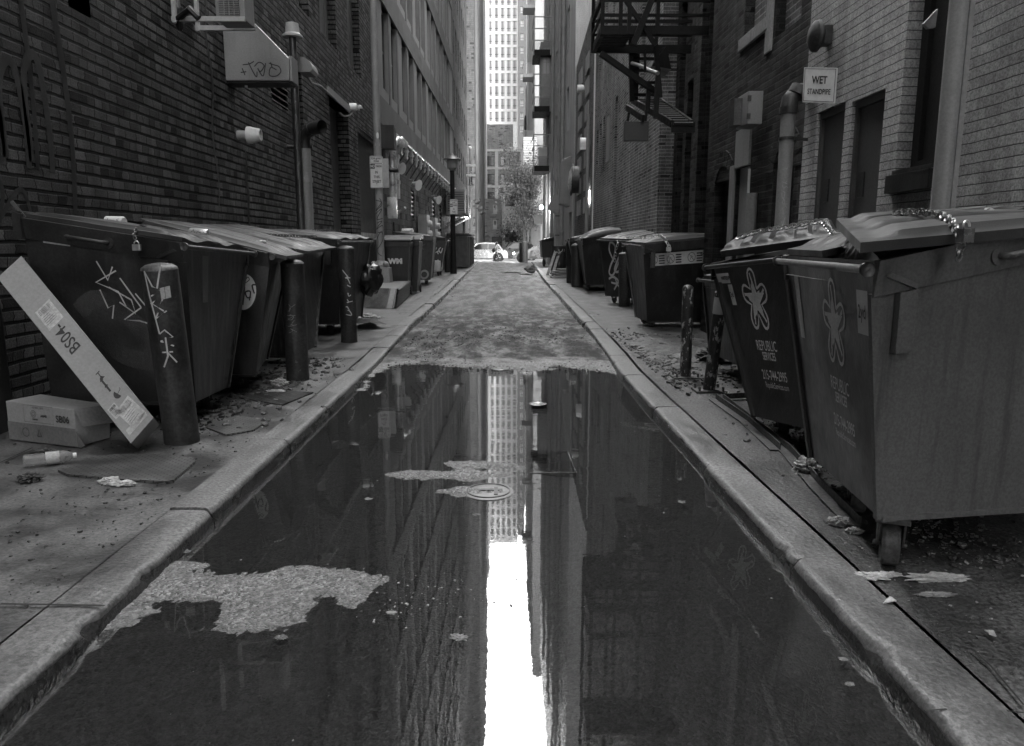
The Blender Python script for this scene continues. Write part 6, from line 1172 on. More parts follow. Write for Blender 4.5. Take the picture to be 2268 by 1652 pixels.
def nopark(label, c, w_=.305, h_=.72, yaw=0.):
    c = V(c); root = thing('parking_sign', label, 'road sign', c, 'no parking signs'); f = lambda u, v, e=0.: c + V((u, -e, v)); rr = .03
    def rnd(w2, h2, r2, cx=0, cz=0): return [(cx + sx * (w2 / 2 - r2) + r2 * math.cos(t), cz + sz * (h2 / 2 - r2) + r2 * math.sin(t)) for sx, sz, t0 in ((1, 1, 0), (-1, 1, math.pi / 2), (-1, -1, math.pi), (1, -1, 3 * math.pi / 2)) for t in [t0 + k * math.pi / 8 for k in range(5)]]
    mb = MB(); mb.prism(rnd(w_, h_, rr), lambda u, v: f(u, v, 0), lambda u, v: f(u, v, -.012)); mb.build('plate', 'sign_white', root); mb = MB(); fo = lambda u, v: f(u, v, .004)
    sc_ = w_ / .305; z1_ = h_ / 2 - .085 * sc_ * 1.05
    for (cz, hh) in ((z1_, .15 * sc_), (-.085 * sc_ * 1.0, h_ - .19 * sc_)): rg = rnd(w_ - .02 * sc_, hh, rr * .7, 0, cz); stroke(mb, rg + [rg[0]], .007 * sc_, fo, False)
    T = lambda s_, sz, z, xs, x=0.: text_mesh(s_, sz * sc_, lambda u, v: fo(u + x * sc_, v + z), mb, xs, .002 * sc_)
    T('TOW-AWAY', .062, z1_ + .03 * sc_, .72); T('ZONE', .055, z1_ - .032 * sc_, .8); zn = h_ / 2 - .235 * sc_; T('PARKING', .068, zn, .50, .055); T('IN', .085, zn - .14 * sc_, .8); T('THIS', .085, zn - .245 * sc_, .8); T('STREET', .085, zn - .35 * sc_, .72)
    mb.add([fo(-.145 * sc_, zn - .055 * sc_), fo(-.035 * sc_, zn - .055 * sc_), fo(-.035 * sc_, zn + .055 * sc_), fo(-.145 * sc_, zn + .055 * sc_)], [(0, 1, 2, 3)]); lt_ = mb.build('lettering', 'ink', root)
    mb = MB(); text_mesh('NO', .085 * sc_, lambda u, v: f(u - .09 * sc_, zn + v, .007), mb, .72, .003 * sc_); mb.build('white_letters', 'sign_white', lt_)
    for v in (.3, -.28): mb = MB(); mb.lathe(f(0, v * h_ * 1.3, 0), (0, -1, 0), [(.012, 0), (.01, .008)], 8); mb.build('bolt', 'ink', root)
c = P(834, 381, Yl - .12); nopark('NO PARKING tow away sign on the pale pole at the left', c, .30, .72)
mb = MB(); c = P(851, 384, Yl + .1); mb.box((c.x - .02, Yl + .02, c.z - .33), (c.x + .12, Yl + .03, c.z + .33)); single(mb, 'sign_back', 'sign_grey', 'blank grey sign edge seen behind the pale pole', 'road sign', c)
# ---- street lamp further on
Ys = 34.; sx_ = P(1004, 560, Ys).x; root = thing('street_lamp', 'black street lamp with a broad conical shade on the far left pavement', 'street lamp', (sx_, Ys, .12)); zt_ = P(1005, 378, Ys).z; mb = MB(); mb.tube([(sx_, Ys, .1), (sx_, Ys, 1.2), (sx_, Ys, zt_)], [.16, .12, .10], 12); mb.build('post', 'iron', root, smooth=True)
zs0 = P(1005, 354, Ys).z; mb = MB(); mb._lathe((sx_, Ys, zt_), (0, 0, 1), [(.10, 0), (.22, .12), (.24, zs0 - zt_)], 16); mb.build('lantern', 'duct_grey', root, smooth=True); mb = MB(); mb._lathe((sx_, Ys, zs0), (0, 0, 1), [(.44, 0), (.40, .04), (.10, .20), (.06, .26), (.001, .30)], 24); mb.build('shade', 'steel_dark', root, smooth=True)
nopark('smaller NO PARKING sign on the black street lamp post', P(1005, 458, Ys - .25), .35, .66)
# ---- silver duct pair and rack of vents along the office wall
def ob(u, z, d=0.): return fO(-d, u, z)
root = thing('duct_bundle', 'shiny silver ducts bending down from a pipe rack on the office wall', 'duct', ob(1.2, 2.5)); 
for k, (dx) in enumerate((0, .25)):
    Yd = 21.2 + k * .6; xa_ = P(868 + k * 8, 330, Yd).x; zt_ = P(875, 306, Yd).z; zb2 = P(868, 440, Yd).z; mb = MB(); mb.tube([(xa_, Yd, zb2), (xa_, Yd, zt_ - .5), (xa_ + .04, Yd + .05, zt_ - .15), (xa_ + .12, Yd + .35, zt_), (xa_ + .16, Yd + .9, zt_ - .05)], .10, 14); mb.build('silver_duct', 'galv', root, smooth=True)
    for zz in (zt_ - .55, zt_ - 1.25, zb2 + .4): mb = MB(); mb._lathe((xa_, Yd, zz), (0, 0, 1), [(.115, 0), (.12, .02), (.12, .07), (.115, .09)], 16); mb.build('collar', 'galv', root, smooth=True)
mb = MB(); q0 = P(868, 440, 21.2); mb.box((q0.x - .13, 21.1, q0.z - .55), (q0.x + .13, 21.4, q0.z + .05)); mb.build('end_box', 'galv', root, bevel=.06, smooth=True)
mb = MB(); q0 = P(855, 278, 20.5); mb.box((q0.x - .15, 20.4, q0.z - .6), (q0.x + .22, 20.8, q0.z)); mb.build('junction_box', 'bin_dark', root); mb = MB(); mb.tube([(q0.x - .1, 20.5, q0.z - .55), (q0.x - .08, 20.5, q0.z - 1.0), (q0.x + .1, 20.5, q0.z - 1.15), (q0.x + .3, 20.5, q0.z - 1.15)], .06, 8); mb.build('hose', 'black', root, smooth=True)
root = thing('pipe_rack', 'rack of small pipes and valves hung under the office band', 'pipework', ob(10, 4.4)); mb = MB(); mb.tube([ob(1.2, 4.45, .42), ob(22, 4.45, .42)], .045, 8); mb.build('long_pipe', 'galv', root, smooth=True); mb = MB(); mb.tube([ob(1.2, 4.2, .18), ob(22, 4.2, .18)], .04, 8); mb.build('back_pipe', 'steel_dark', root, smooth=True)
for i in range(18):
    y_ = 2 + i * 1.13; mb = MB(); mb.tube([ob(y_, 4.5, .42), ob(y_, 4.25, .44), ob(y_ + .1, 4.05, .40)], .05, 8); mb.lathe(ob(y_ + .02, 4.2, .44), (0, 0, 1), [(.075, 0), (.075, .05)], 10); mb.build('valve', 'galv', root, smooth=True); mb = MB(); mb.beam(ob(y_ + .4, 3.75, 0), ob(y_ + .4, 4.4, .45), .05, .05); mb.beam(ob(y_ + .4, 4.38, 0), ob(y_ + .4, 4.38, .45), .04, .04); mb.build('bracket', 'steel_dark', root)
for lb, y_, z_, s_ in (('white floodlight cone below the near end of the pipe rack', 2.9, 3.75, 1.2), ('pale floodlight below the pipe rack further along', 6.6, 3.55, 1.3), ('third pale floodlight far along under the pipe rack', 13.5, 3.45, 1.3)):
    root = thing('floodlight', lb, 'lamp', ob(y_, z_)); mb = MB(); mb.tube([ob(y_, z_ + .1, 0), ob(y_, z_ + .1, .15)], .03, 8); mb.build('arm', 'duct_grey', root); mb = MB(); mb.lathe(ob(y_, z_, .12), nv * -1 + V((0, -.6, -.3)), [(.05 * s_, 0), (.07 * s_, .1 * s_), (.15 * s_, .22 * s_)], 16); mb.build('lamp_head', 'white_plastic', root, smooth=True)
mb = MB(); mb.box(ob(3.4, 2.35, .1), ob(3.5, 2.45, .0)); mb.tube([ob(3.45, 2.4, .05), ob(3.4, 2.45, .2), ob(3.3, 2.55, .32)], .05, 8); single(mb, 'spot_lamp', 'pale_paint', 'small twin spotlight above the dark side door slot', 'lamp', ob(3.45, 2.4))
for lb, y_ in (('grey electric meter cabinet with round pale meters on the office wall', 9.2), ('second electric meter cabinet further along the office wall', 12.2)):
    root = thing('meter_cabinet', lb, 'meter box', ob(y_, 1.6), 'meter cabinets on the office wall'); mb = MB(); mb.hexa([ob(y_ - .5, 1.2), ob(y_ + .5, 1.2), ob(y_ + .5, 1.2, .35), ob(y_ - .5, 1.2, .35), ob(y_ - .5, 2.55), ob(y_ + .5, 2.55), ob(y_ + .5, 2.55, .35), ob(y_ - .5, 2.55, .35)]); mb.build('cabinet', 'mid_paint', root, bevel=.01)
    for j in range(3): mb = MB(); mb.lathe(ob(y_ - .1, 1.45 + j * .38, .35), -nv, [(.13, 0), (.13, .12), (.10, .16)], 16); mb.build('meter', 'pale_paint', root, smooth=True)
# rooftop style condensers on brackets, cage and posts at the far left
for i, (lb, ya, yb) in enumerate((('nearest box condenser on brackets beyond the street lamp', 40.5, 42), ('second box condenser on brackets', 43, 44.5), ('third box condenser on brackets', 45.5, 47))):
    root = thing('condenser', lb, 'air conditioner', (-3, ya, 3.2), 'condensers on far left brackets'); mb = MB(); mb.box((-3.05, ya, 3.1), (-2.05 + .05 * i, yb, 4.35 - .15 * i)); mb.build('casing', 'duct_grey', root, bevel=.02); mb = MB()
    for k in range(9): mb.box((-2.95, ya - .03, 3.2 + k * .12), (-2.1 + .05 * i, ya - .01, 3.24 + k * .12))
    mb.build('fins', 'steel_dark', root); mb = MB(); mb.beam((-3.05, ya + .1, 2.5), (-2.0, ya + .1, 3.05), .08); mb.beam((-3.05, ya + .1, 3.05), (-1.95, ya + .1, 3.05), .08); mb.build('bracket', 'mid_paint', root)
root = thing('metal_container', 'tall dark panelled container standing at the far left kerb', 'container', (-2.6, 48, .12)); x0_, x1_ = P(1012, 560, 42).x, P(1036, 560, 42).x
mb = MB(); mb.hexa([(x0_ - .8, 42, .2), (-1.98, 42, .2), (-2.0, 50, .2), (x0_ - .8, 50, .2), (x0_ - .8, 42, 2.0), (-1.98, 42, 1.95), (-2.0, 50, 1.8), (x0_ - .8, 50, 1.9)]); mb.build('body', 'shed', root); mb = MB(); mb.box((x0_ - .9, 41.9, 2.0), (-1.9, 50, 2.06)); mb.build('roof_sheet', 'duct_grey', root)
for i in range(4): mb = MB(); mb.beam((-1.95, 42.4 + i * 2.2, .2), (-1.95, 42.4 + i * 2.2, 1.9), .08); mb.build('rib', 'steel_dark', root)
mb = MB(); mb.box((x0_ - .6, 41.9, .5), (x1_ - .9, 41.98, 1.7)); mb.build('door', 'black', root)
# flag and its lamp arms by the far left wall
root = thing('flag', 'furled dark flag with white letters hanging from a pole on the far left', 'flag', P(1041, 420, 64)); c = P(1041, 400, 64); mb = MB(); mb.tube([P(1041, 330, 64), P(1042, 520, 64)], .06, 8); mb.build('pole', 'mid_paint', root); mb = MB(); mb.hexa([P(1038, 410, 64), P(1047, 412, 64), P(1047, 412, 64.2), P(1038, 410, 64.2), P(1041, 345, 64), P(1043, 345, 64), P(1043, 345, 64.2), P(1041, 345, 64.2)]); mb.build('cloth', 'frame_dark', root)
mb = MB(); cc = P(1043, 385, 63.9); text_mesh('S', .5, lambda u, v: cc + V((u, 0, v)), mb); text_mesh('S', .5, lambda u, v: cc + V((u, 0, v - .9)), mb); mb.build('lettering', 'sign_white', root)
mb = MB(); mb.blob(P(1041, 327, 64), .14, 1, 0, 2); mb.build('finial', 'white_plastic', root, smooth=True)
for lb, y_ in (('upper white arm lamp on the far left wall', 368), ('lower white arm lamp on the far left wall', 390)): a_ = P(1040, y_, 63); single(MB().box((a_.x - .3, 62.9, a_.z), (a_.x + .5, 63.3, a_.z + .15)), 'arm_lamp', 'white_plastic', lb, 'lamp', a_, bevel=.03)
for i, (x, y) in enumerate(((1037, 562), (1016, 548))): pass
for lb, x, y in (('small lit lamp under the condensers at the far left', 1032, 480), ): a_ = P(x, y, 45); mb = MB(); mb.blob(a_, .09, 1, 0, 2); o_l = single(mb, 'wall_lamp', 'lamp_on', lb, 'lamp', a_, smooth=True)
for i, (x, y) in enumerate(((1058, 446), (1064, 463), (1068, 469))): a_ = P(x, y, 79); mb = MB(); mb.blob(a_, .35, i, .6, 2, (1, .7, .8)); mb.beam(a_, a_ + V((-.5, 0, .1)), .06); single(mb, 'spot_lamp', 'black', ['highest', 'middle', 'lowest'][i] + ' black spotlight on the pale tower wall', 'lamp', a_, 'spotlights on the pale tower')

# ================================================================== ON THE RIGHT WALL
c0, c1, c2, c3 = P(1777, 228, 6.95), P(1850, 229, 6.25), P(1855, 151, 6.25), P(1780, 150, 6.95); c0 = P(1777, 226, 6.5); c1 = P(1849, 229, 6.3); c2 = P(1855, 150, 6.3); c3 = P(1781, 149, 6.5)
root = thing('standpipe_sign', 'white WET STANDPIPE sign sticking out from the right painted wall', 'sign', (c0 + c1) / 2); n_ = (c1 - c0).cross(c3 - c0).normalized(); n_ = n_ if n_.y < 0 else -n_
mb = MB(); mb.hexa([c0, c1, c1 - n_ * .01, c0 - n_ * .01, c3, c2, c2 - n_ * .01, c3 - n_ * .01]); mb.build('plate', 'sign_white', root); U_ = (c1 - c0).normalized(); V_ = (c3 - c0); V_ = (V_ - U_ * V_.dot(U_)).normalized(); ww, hh = (c1 - c0).length, (c3 - c0).length; cc = (c0 + c1 + c2 + c3) / 4
qm_ = quadmap(c0, c1, c2, c3, 0); g = lambda u, v: qm_(.5 + u / ww, .5 + v / hh) + n_ * .004; mb = MB(); text_mesh('WET', hh * .30, lambda u, v: g(u, v + hh * .14), mb, .72, .002); text_mesh('STANDPIPE', hh * .215, lambda u, v: g(u, v - hh * .19), mb, .66, .0012); bx = [(-ww * .46, -hh * .46), (ww * .46, -hh * .46), (ww * .46, hh * .46), (-ww * .46, hh * .46), (-ww * .46, -hh * .46)]; stroke(mb, bx, .006, g, False); mb.build('lettering', 'ink', root)
# alarm bell
c = PX(1838, 80, RX); root = thing('alarm_bell', 'dark round alarm bell mounted on the right painted wall', 'alarm bell', c); mb = MB(); mb.box((RX - .07, c.y - .06, c.z - .08), (RX, c.y + .06, c.z + .08)); mb.build('back_box', 'bollard', root, bevel=.01); mb = MB(); mb._lathe((RX - .07, c.y, c.z), (-1, 0, 0), [(.02, 0), (.10, .01), (.135, .04), (.13, .07), (.09, .10), (.001, .115)], 28); mb.build('gong', 'bollard', root, smooth=True)
# standpipe
Yv = 7.25; x_ = P(1737, 400, Yv).x; zt_ = P(1745, 245, Yv).z; root = thing('standpipe', 'fat pale standpipe with a cast elbow running down the right wall', 'pipe', (x_, Yv, .12)); mb = MB(); mb.tube([(x_, Yv, .1), (x_, Yv, zt_)], .066, 20); mb.build('pipe', 'duct_grey', root, smooth=True)
mb = MB(); mb.tube([(x_, Yv, zt_ - .03), (x_, Yv, zt_ + .03)], .085, 20); mb.tube([(x_, Yv, zt_), (x_ + .01, Yv, zt_ + .10), (x_ + .08, Yv + .02, zt_ + .17), (x_ + .25, Yv + .08, zt_ + .19)], .08, 16); mb.tube([(x_ + .07, Yv - .0, zt_ + .13), (x_ + .11, Yv, zt_ + .2)], .1, 16); mb.build('elbow', 'bollard', root, smooth=True)
mb = MB(); mb.tube([(x_, Yv, zt_ - .27), (x_, Yv, zt_ - .24)], .074, 20); mb.beam((x_, Yv, zt_ - .255), (RX + .02, Yv + .05, zt_ - .255), .015, .03); mb.build('clamp', 'steel_dark', root); mb = MB(); tagging(mb, lambda u, v: V((x_ + .066 * math.sin(v / .066 - .2), Yv - .066 * math.cos(v / .066 - .2) - .002, 1.75 - u)), .7, .06, 99, .005, 9); mb.build('graffiti', 'sign_grey', root)
# downpipe
Yw = 4.78; root = thing('downpipe', 'fat grey conduit climbing the right painted brick wall', 'pipe', (RX - .06, Yw, .12)); x_ = P(2085, 450, Yw).x; mb = MB(); mb.tube([(x_, Yw, z) for z in (.1, 3, 6, 13)], .062, 20); mb.build('pipe', 'duct_grey', root, smooth=True); mb = MB(); mb.box((x_ + .02, Yw - .07, .1), (x_ + .05, Yw + .0, 13)); mb.build('mounting_strip', 'mid_paint', root)
# electric box
a_, b_ = P(1655, 203, 8.6), P(1685, 276, 8.6); root = thing('electric_box', 'grey hinged electric box on the sooty right wall', 'electric box', (a_ + b_) / 2); mb = MB(); mb.box((a_.x + .0, 8.55, b_.z), (P(1686, 240, 8.6).x, 8.95, a_.z)); mb.build('casing', 'duct_grey', root, bevel=.01); mb = MB(); mb.box((a_.x - .09, 8.75, b_.z + .02), (a_.x - .002, 8.95, a_.z - .04)); mb.build('back', 'steel_dark', root)
for z_ in (a_.z - .08, b_.z + .08): mb = MB(); mb.box((a_.x - .01, 8.535, z_ - .03), (a_.x + .03, 8.548, z_ + .03)); mb.build('hinge', 'steel_dark', root)
mb = MB(); mb.tube([(2.86, 8.7, .1), (2.86, 8.7, 1.95)], .06, 12); single(mb, 'pipe_stub', 'mid_paint', 'short grey pipe standing against the sooty wall behind the dumpsters', 'pipe', (2.86, 8.7, .12), smooth=True)
# ---- fire escape
root = thing('fire_escape', 'black iron fire escape with a counterweighted flight hanging over the right side', 'fire escape', (3.0, 13, 3)); Yf = 14.0; Yn = 12.2
def fp(px, py, Y): return P(px, py, Y)
zp = P(1350, 76, Yn).z; xa_, xb_ = P(1331, 76, Yn).x, P(1455, 76, Yn).x
mb = MB(); mb.box((xa_, Yn, zp), (3.2, Yn + .06, zp + .13)); mb.box((xa_, Yn + 1.1, zp), (3.2, Yn + 1.16, zp + .13)); mb.box((xa_, Yn + .09, zp), (xa_ + .06, Yn + 1.09, zp + .13)); 
for i in range(10): mb.box((xa_ + .07, Yn + .1 + i * .1, zp + .08), (P(1392, 100, Yn).x + .1, Yn + .14 + i * .1, zp + .11))
mb.build('platform', 'iron', root)
ztop = zp + 1.1
for zz, th in ((zp + .28, .04), (zp + .5, .05), (zp + 1.0, .05)): mb = MB(); mb.beam((xa_, Yn, zz), (3.2, Yn, zz), th); mb.beam((xa_, Yn, zz), (xa_, Yn + 1.1, zz), th); mb.beam((xa_, Yn + 1.1, zz), (3.2, Yn + 1.1, zz), th); mb.build('rail', 'iron', root)
for x_, y_ in ((xa_ + .02, Yn), (xa_ + .3, Yn), (P(1392, 100, Yn).x, Yn), (P(1455, 100, Yn).x, Yn), (xa_, Yn + 1.1), (2.6, Yn + 1.1)): mb = MB(); mb.beam((x_, y_, zp), (x_, y_, zp + 4.5), .055); mb.build('post', 'iron', root)
zp2 = zp + 2.9; mb = MB()
for i in range(11): mb.box((xa_, Yn + i * .1, zp2), (3.2, Yn + .035 + i * .1, zp2 + .05))
mb.build('platform', 'iron', root)
mb = MB(); mb.beam((P(1470, 0, Yn - .2).x, Yn - .2, P(1470, -60, Yn).z), P(1402, 100, Yn - .2), .09); mb.beam(P(1372, -20, Yn), P(1452, 100, Yn), .06); mb.build('diagonal', 'iron', root)
mb = MB(); mb.beam(P(1330, 118, Yn), P(1455, 205, Yn + .1), .08); mb.build('brace', 'iron', root)
# hanging flight: stringers and treads descending to the right
sA, sB = P(1400, 222, 14.4), P(1488, 274, 10.95); tA, tB = P(1462, 220, 14.4), P(1532, 272, 10.95); tA.z, tB.z = sA.z, sB.z
for a_, b_ in ((sA, sB), (P(1388, 238, 13.2), P(1425, 262, 11.7)), (tA, tB)): mb = MB(); mb.beam(a_, b_, .04, .10); mb.build('stringer', 'iron', root)
for i in range(13):
    t = i / 12; a_ = sA * (1 - t) + sB * t; b_ = tA * (1 - t) + tB * t; mb = MB(); mb.box((a_.x, a_.y - .09, a_.z - .01), (b_.x, a_.y + .09, a_.z + .008)); mb.box((a_.x, a_.y - .115, a_.z - .035), (b_.x, a_.y - .091, a_.z + .01)); tr_ = mb.build('tread', 'iron', root); mb = MB(); mb.box((a_.x + .01, a_.y - .122, a_.z - .004), (b_.x - .01, a_.y - .1155, a_.z + .008)); mb.build('edge_highlight', 'duct_grey', tr_)  # pale strip along each tread edge is a painted highlight
mb = MB(); mb.box((sB.x - .02, 10.86, sB.z - .13), (tB.x + .03, 10.90, sB.z + .01)); mb.build('end_beam', 'iron', root)
for (x0_, y0_, x1_, y1_, dd) in ((1396, 60, 1399, 225, 1.2), (1406, 60, 1403, 222, 1.3), (1437, 196, 1433, 252, .1), (1457, 172, 1452, 262, -.5), (1412, 120, 1408, 222, 1.4), (1452, 100, 1462, 216, .6)): mb = MB(); mb.beam(P(x0_, y0_, Yn + dd), P(x1_, y1_, Yn + dd), .07); mb.build('post', 'iron', root)
mb = MB(); mb.tube([P(1400, 140, 13.3), P(1420, 146, 12.8), P(1440, 156, 12.2), P(1457, 162, 11.7)], .03, 8); mb.build('handrail', 'mid_paint', root, smooth=True)
for py_ in (130, 156, 183, 210): mb = MB(); mb.beam(P(1400, py_, 13.5), P(1462, py_, 13.2), .045); mb.build('rung', 'iron', root)
mb = MB(); mb.tube([P(1428, 112, Yn), P(1429, 160, Yn)], .02, 6); mb.build('chain', 'iron', root)
mb = MB(); a_, b_ = P(1384, 269, 11.8), P(1436, 311, 11.8); mb.box((a_.x, a_.y, b_.z), (b_.x, a_.y + .12, a_.z)); single(mb, 'counterweight_box', 'black', 'black square box hanging below the fire escape flight', 'hanging box', a_)
mb = MB(); mb.tube([P(1390, 268, Yn - .4), P(1393, 250, Yn - .4)], .02, 6); mb.tube([P(1430, 268, Yn - .4), P(1432, 250, Yn - .4)], .02, 6); mb.build('hanger', 'iron', root)
a_, b_ = P(1440, 116, 13.6), P(1476, 165, 13.6); single(MB().hexa([(a_.x, 13.4, b_.z + .1), (b_.x, 13.2, b_.z), (b_.x, 13.8, b_.z), (a_.x, 13.9, b_.z + .1), (a_.x + .1, 13.4, a_.z), (b_.x - .1, 13.2, a_.z), (b_.x - .1, 13.8, a_.z - .05), (a_.x + .1, 13.9, a_.z)]), 'floodlight', 'bin_dark', 'dark square floodlight beside the fire escape', 'lamp', a_)
# ---- lit wall light with cable, cameras, fan cowl
a_ = P(1306, 436, 27.9); root = thing('wall_light', 'lit box wall light on the right brick corner', 'lamp', a_); mb = MB(); mb.box((a_.x - .12, 27.8, a_.z - .35), (a_.x + .35, 28.0, a_.z + .42)); mb.build('housing', 'bollard', root); mb = MB(); mb.box((a_.x - .10, 27.72, a_.z - .22), (a_.x + .08, 27.8, a_.z + .20)); mb.build('lit_lens', 'lamp_on', root); mb = MB(); mb.tube([(a_.x, 27.8, a_.z - .35), (a_.x - .1, 27.8, a_.z - 1.2), (a_.x - .18, 27.8, .5)], .015, 5); mb.build('cable', 'pale_paint', root)
for lb, x, y, Y_, s_ in (('white dome camera hanging from a short arm at the right brick corner', 1303, 318, 28, 3.), ('small white camera on the low right building', 1290, 196, 30, 2.)): dome_cam(lb, P(x, y, Y_), s_)
a_ = P(1199, 459, 50); root = thing('bare_lamp', 'glaring bare bulb above a small box far on the right wall', 'lamp', a_); mb = MB(); mb.blob(a_, .12, 1, 0, 2); mb.build('bulb', 'lamp_star', root, smooth=True); mb = MB(); mb.box((a_.x - .45, 49.9, a_.z - 1.1), (a_.x + .1, 50.2, a_.z - .5)); mb.build('outlet_box', 'pale_paint', root)
c = P(1290, 398, 31); c = P(1272, 398, 31.5); root = thing('fan_cowl', 'big round exhaust fan cowl jutting from the low right building', 'exhaust fan', c); mb = MB(); mb._lathe((3.2, 31.5, c.z), (-1, 0, 0), [(.55, 0), (.55, .35), (.65, .36), (.65, .42)], 24); mb.build('fan_drum', 'steel_dark', root, smooth=True)
mb = MB(); mb._lathe((2.82, 31.5, c.z), (-1, 0, .1), [(.6, 0), (.62, .05), (.45, .14), (.1, .18)], 24); mb.build('front_disc', 'galv', root, smooth=True); mb = MB(); mb.hexa([(2.3, 31, c.z - 1.0), (2.75, 31.2, c.z - 1.1), (2.75, 32, c.z - 1.1), (2.3, 31.8, c.z - 1.0), (2.35, 31, c.z + .7), (2.8, 31.2, c.z + .95), (2.8, 32, c.z + .95), (2.35, 31.8, c.z + .7)]); mb.build('shroud', 'duct_grey', root, bevel=.05)
# chimney like duct
Yk = 40.; xa_, xb_ = P(1231, 500, Yk).x, P(1255, 500, Yk).x; zt_ = P(1240, 432, Yk).z; root = thing('duct_chimney', 'square sheet metal duct with a slanted top against the plaster building', 'duct', (xa_, Yk, .12)); mb = MB(); mb.box((xa_, Yk, .1), (xb_, Yk + .6, zt_)); mb.build('shaft', 'duct_grey', root)
mb = MB(); xl_ = P(1213, 470, Yk).x; z2_ = P(1213, 460, Yk).z; z1_ = P(1230, 475, Yk).z; mb.prism([(xl_, z2_), (xa_ + .05, z1_), (xb_, z1_ + .3), (xb_, zt_), (P(1228, 432, Yk).x, zt_ + .05)], lambda u, v: V((u, Yk - .05, v)), lambda u, v: V((u, Yk + .65, v))); mb.build('slanted_hood', 'duct_grey', root)
for i in range(3): z = .9 + i * 1.0; mb = MB(); mb.box((xa_ - .03, Yk - .03, z), (xb_ + .03, Yk + .63, z + .05)); mb.build('seam', 'steel_dark', root)
# balconies on the right
for i, (lb, y_, h_) in enumerate((('topmost iron balcony on the right, with wire mesh', 115, 14), ('middle iron balcony on the right with a window box behind', 240, 16), ('lowest iron balcony on the right holding a condenser', 372, 14))):
    Yb = 50; a_, b_ = P(1182, y_ + 7, Yb), P(1227, y_ + 7, Yb); root = thing('iron_balcony', lb, 'balcony', a_, 'iron balconies on the right'); zb_ = a_.z; mb = MB(); mb.box((a_.x, Yb, zb_), (3.15, Yb + 2.6, zb_ + .35)); mb.build('floor', 'iron', root)
    for zz in (.9, 1.6, 2.3): mb = MB(); mb.beam((a_.x, Yb, zb_ + zz), (3.1, Yb, zb_ + zz), .06); mb.beam((a_.x, Yb, zb_ + zz), (a_.x, Yb + 2.6, zb_ + zz), .06); mb.build('rail', 'mid_paint', root)
    for x_ in (a_.x, 3.05): mb = MB(); mb.beam((x_, Yb, zb_), (x_, Yb, zb_ + 2.3), .07); mb.build('post', 'mid_paint', root)
    mb = MB()
    for k in range(9): mb.beam((a_.x, Yb + .02, zb_ + .4 + k * .06), (3.1, Yb + .02, zb_ + .4 + k * .06), .012)
    for k in range(16): mb.beam((a_.x + k * .075, Yb + .02, zb_ + .35), (a_.x + k * .075, Yb + .02, zb_ + .95), .012)
    mb.build('wire_mesh', 'steel_dark', root)
    if i == 1:
        r2_ = thing('bay_window', 'boxed out metal window above the middle iron balcony', 'window', (2.4, Yb + 1, zb_)); mb = MB(); mb.box((P(1198, 200, Yb).x, Yb + .5, zb_ + .4), (3.1, Yb + 2.4, zb_ + 4.4)); mb.build('frame_box', 'duct_grey', r2_); mb = MB(); mb.box((P(1204, 200, Yb).x, Yb + .46, zb_ + 2.3), (3.0, Yb + .49, zb_ + 4.0)); pn_ = mb.build('pane', 'glass_pale', r2_); mb = MB(); x_ = (P(1204, 200, Yb).x + 3.0) / 2; mb.box((x_ - .03, Yb + .43, zb_ + 2.3), (x_ + .03, Yb + .455, zb_ + 4.0)); mb.box((P(1204, 200, Yb).x, Yb + .44, zb_ + 3.1), (3.0, Yb + .457, zb_ + 3.16)); mb.build('muntin', 'duct_grey', pn_)
    if i == 2: mb = MB(); mb.box((2.35, Yb + .6, zb_ + .36), (2.9, Yb + 1.2, zb_ + 1.6)); single(mb, 'condenser', 'pale_paint', 'pale condenser standing on the lowest iron balcony', 'air conditioner', (2.6, Yb + .9, zb_ + .36), bevel=.02)
    if i == 0: pass
# bulky things at the far right kerb
for lb, x, yt, yb, Y_, r_ in (('dark oil drum with a white scrawl at the far right', 1237, 545, 592, 33, .34), ('grey tub beside the scrawled drum', 1252, 543, 580, 35, .3)):
    b0 = P(x, yb, Y_); b0.z = .12; root = thing('drum', lb, 'drum', b0); h_ = P(x, yt, Y_).z - .12; mb = MB(); mb._lathe(b0, (0, 0, 1), [(r_, 0), (r_, h_ * .33), (r_ * 1.03, h_ * .34), (r_, h_ * .36), (r_, h_ * .66), (r_ * 1.03, h_ * .67), (r_, h_ * .69), (r_, h_), (r_ * .93, h_), (r_ * .93, h_ - .06), (.01, h_ - .06)], 24); mb.build('barrel', 'bin_dark' if 'dark' in lb else 'mid_paint', root, smooth=True)
    if 'dark' in lb: mb = MB(); tagging(mb, lambda u, v: V((b0.x + r_ * math.sin(u / r_), Y_ - r_ * math.cos(u / r_) - .01, .12 + h_ * .8 + v)), .5, .22, 44, .03, 4); mb.build('graffiti', 'chalk', root)
root = thing('wooden_plank', 'wooden boards leaning against the dark drum', 'plank', P(1216, 590, 32)); 
for (x0_, y0_, x1_, y1_) in ((1213, 590, 1232, 552), (1224, 590, 1238, 560)): a_ = P(x0_, y0_, 32); a_.z = .13; mb = MB(); mb.beam(a_, P(x1_, y1_, 32.8), .13, .03); mb.build('board', 'wood', root)
r_ = random.Random(3)
for i in range(5):
    c = P(1238 + i * 3, 592 - i * 1.2, 29.5); mb = MB(); mb.obox(V((2.5 + .05 * r_.uniform(-1, 1), 29.4 + .1 * i, .15 + i * .07)), 1.2 - .1 * i, .9, .05, Matrix.Rotation(r_.uniform(-.3, .3), 3, 'Z') @ Matrix.Rotation(r_.uniform(-.08, .08), 3, 'Y')); single(mb, 'cardboard_sheet', 'card' if i % 2 else 'card_dark', ['bottom', 'second', 'middle', 'fourth', 'top'][i] + ' flattened cardboard sheet in the pile by the far right bins', 'cardboard', (2.5, 29.4 + .1 * i, .15 + i * .07), 'flattened cardboard pile')
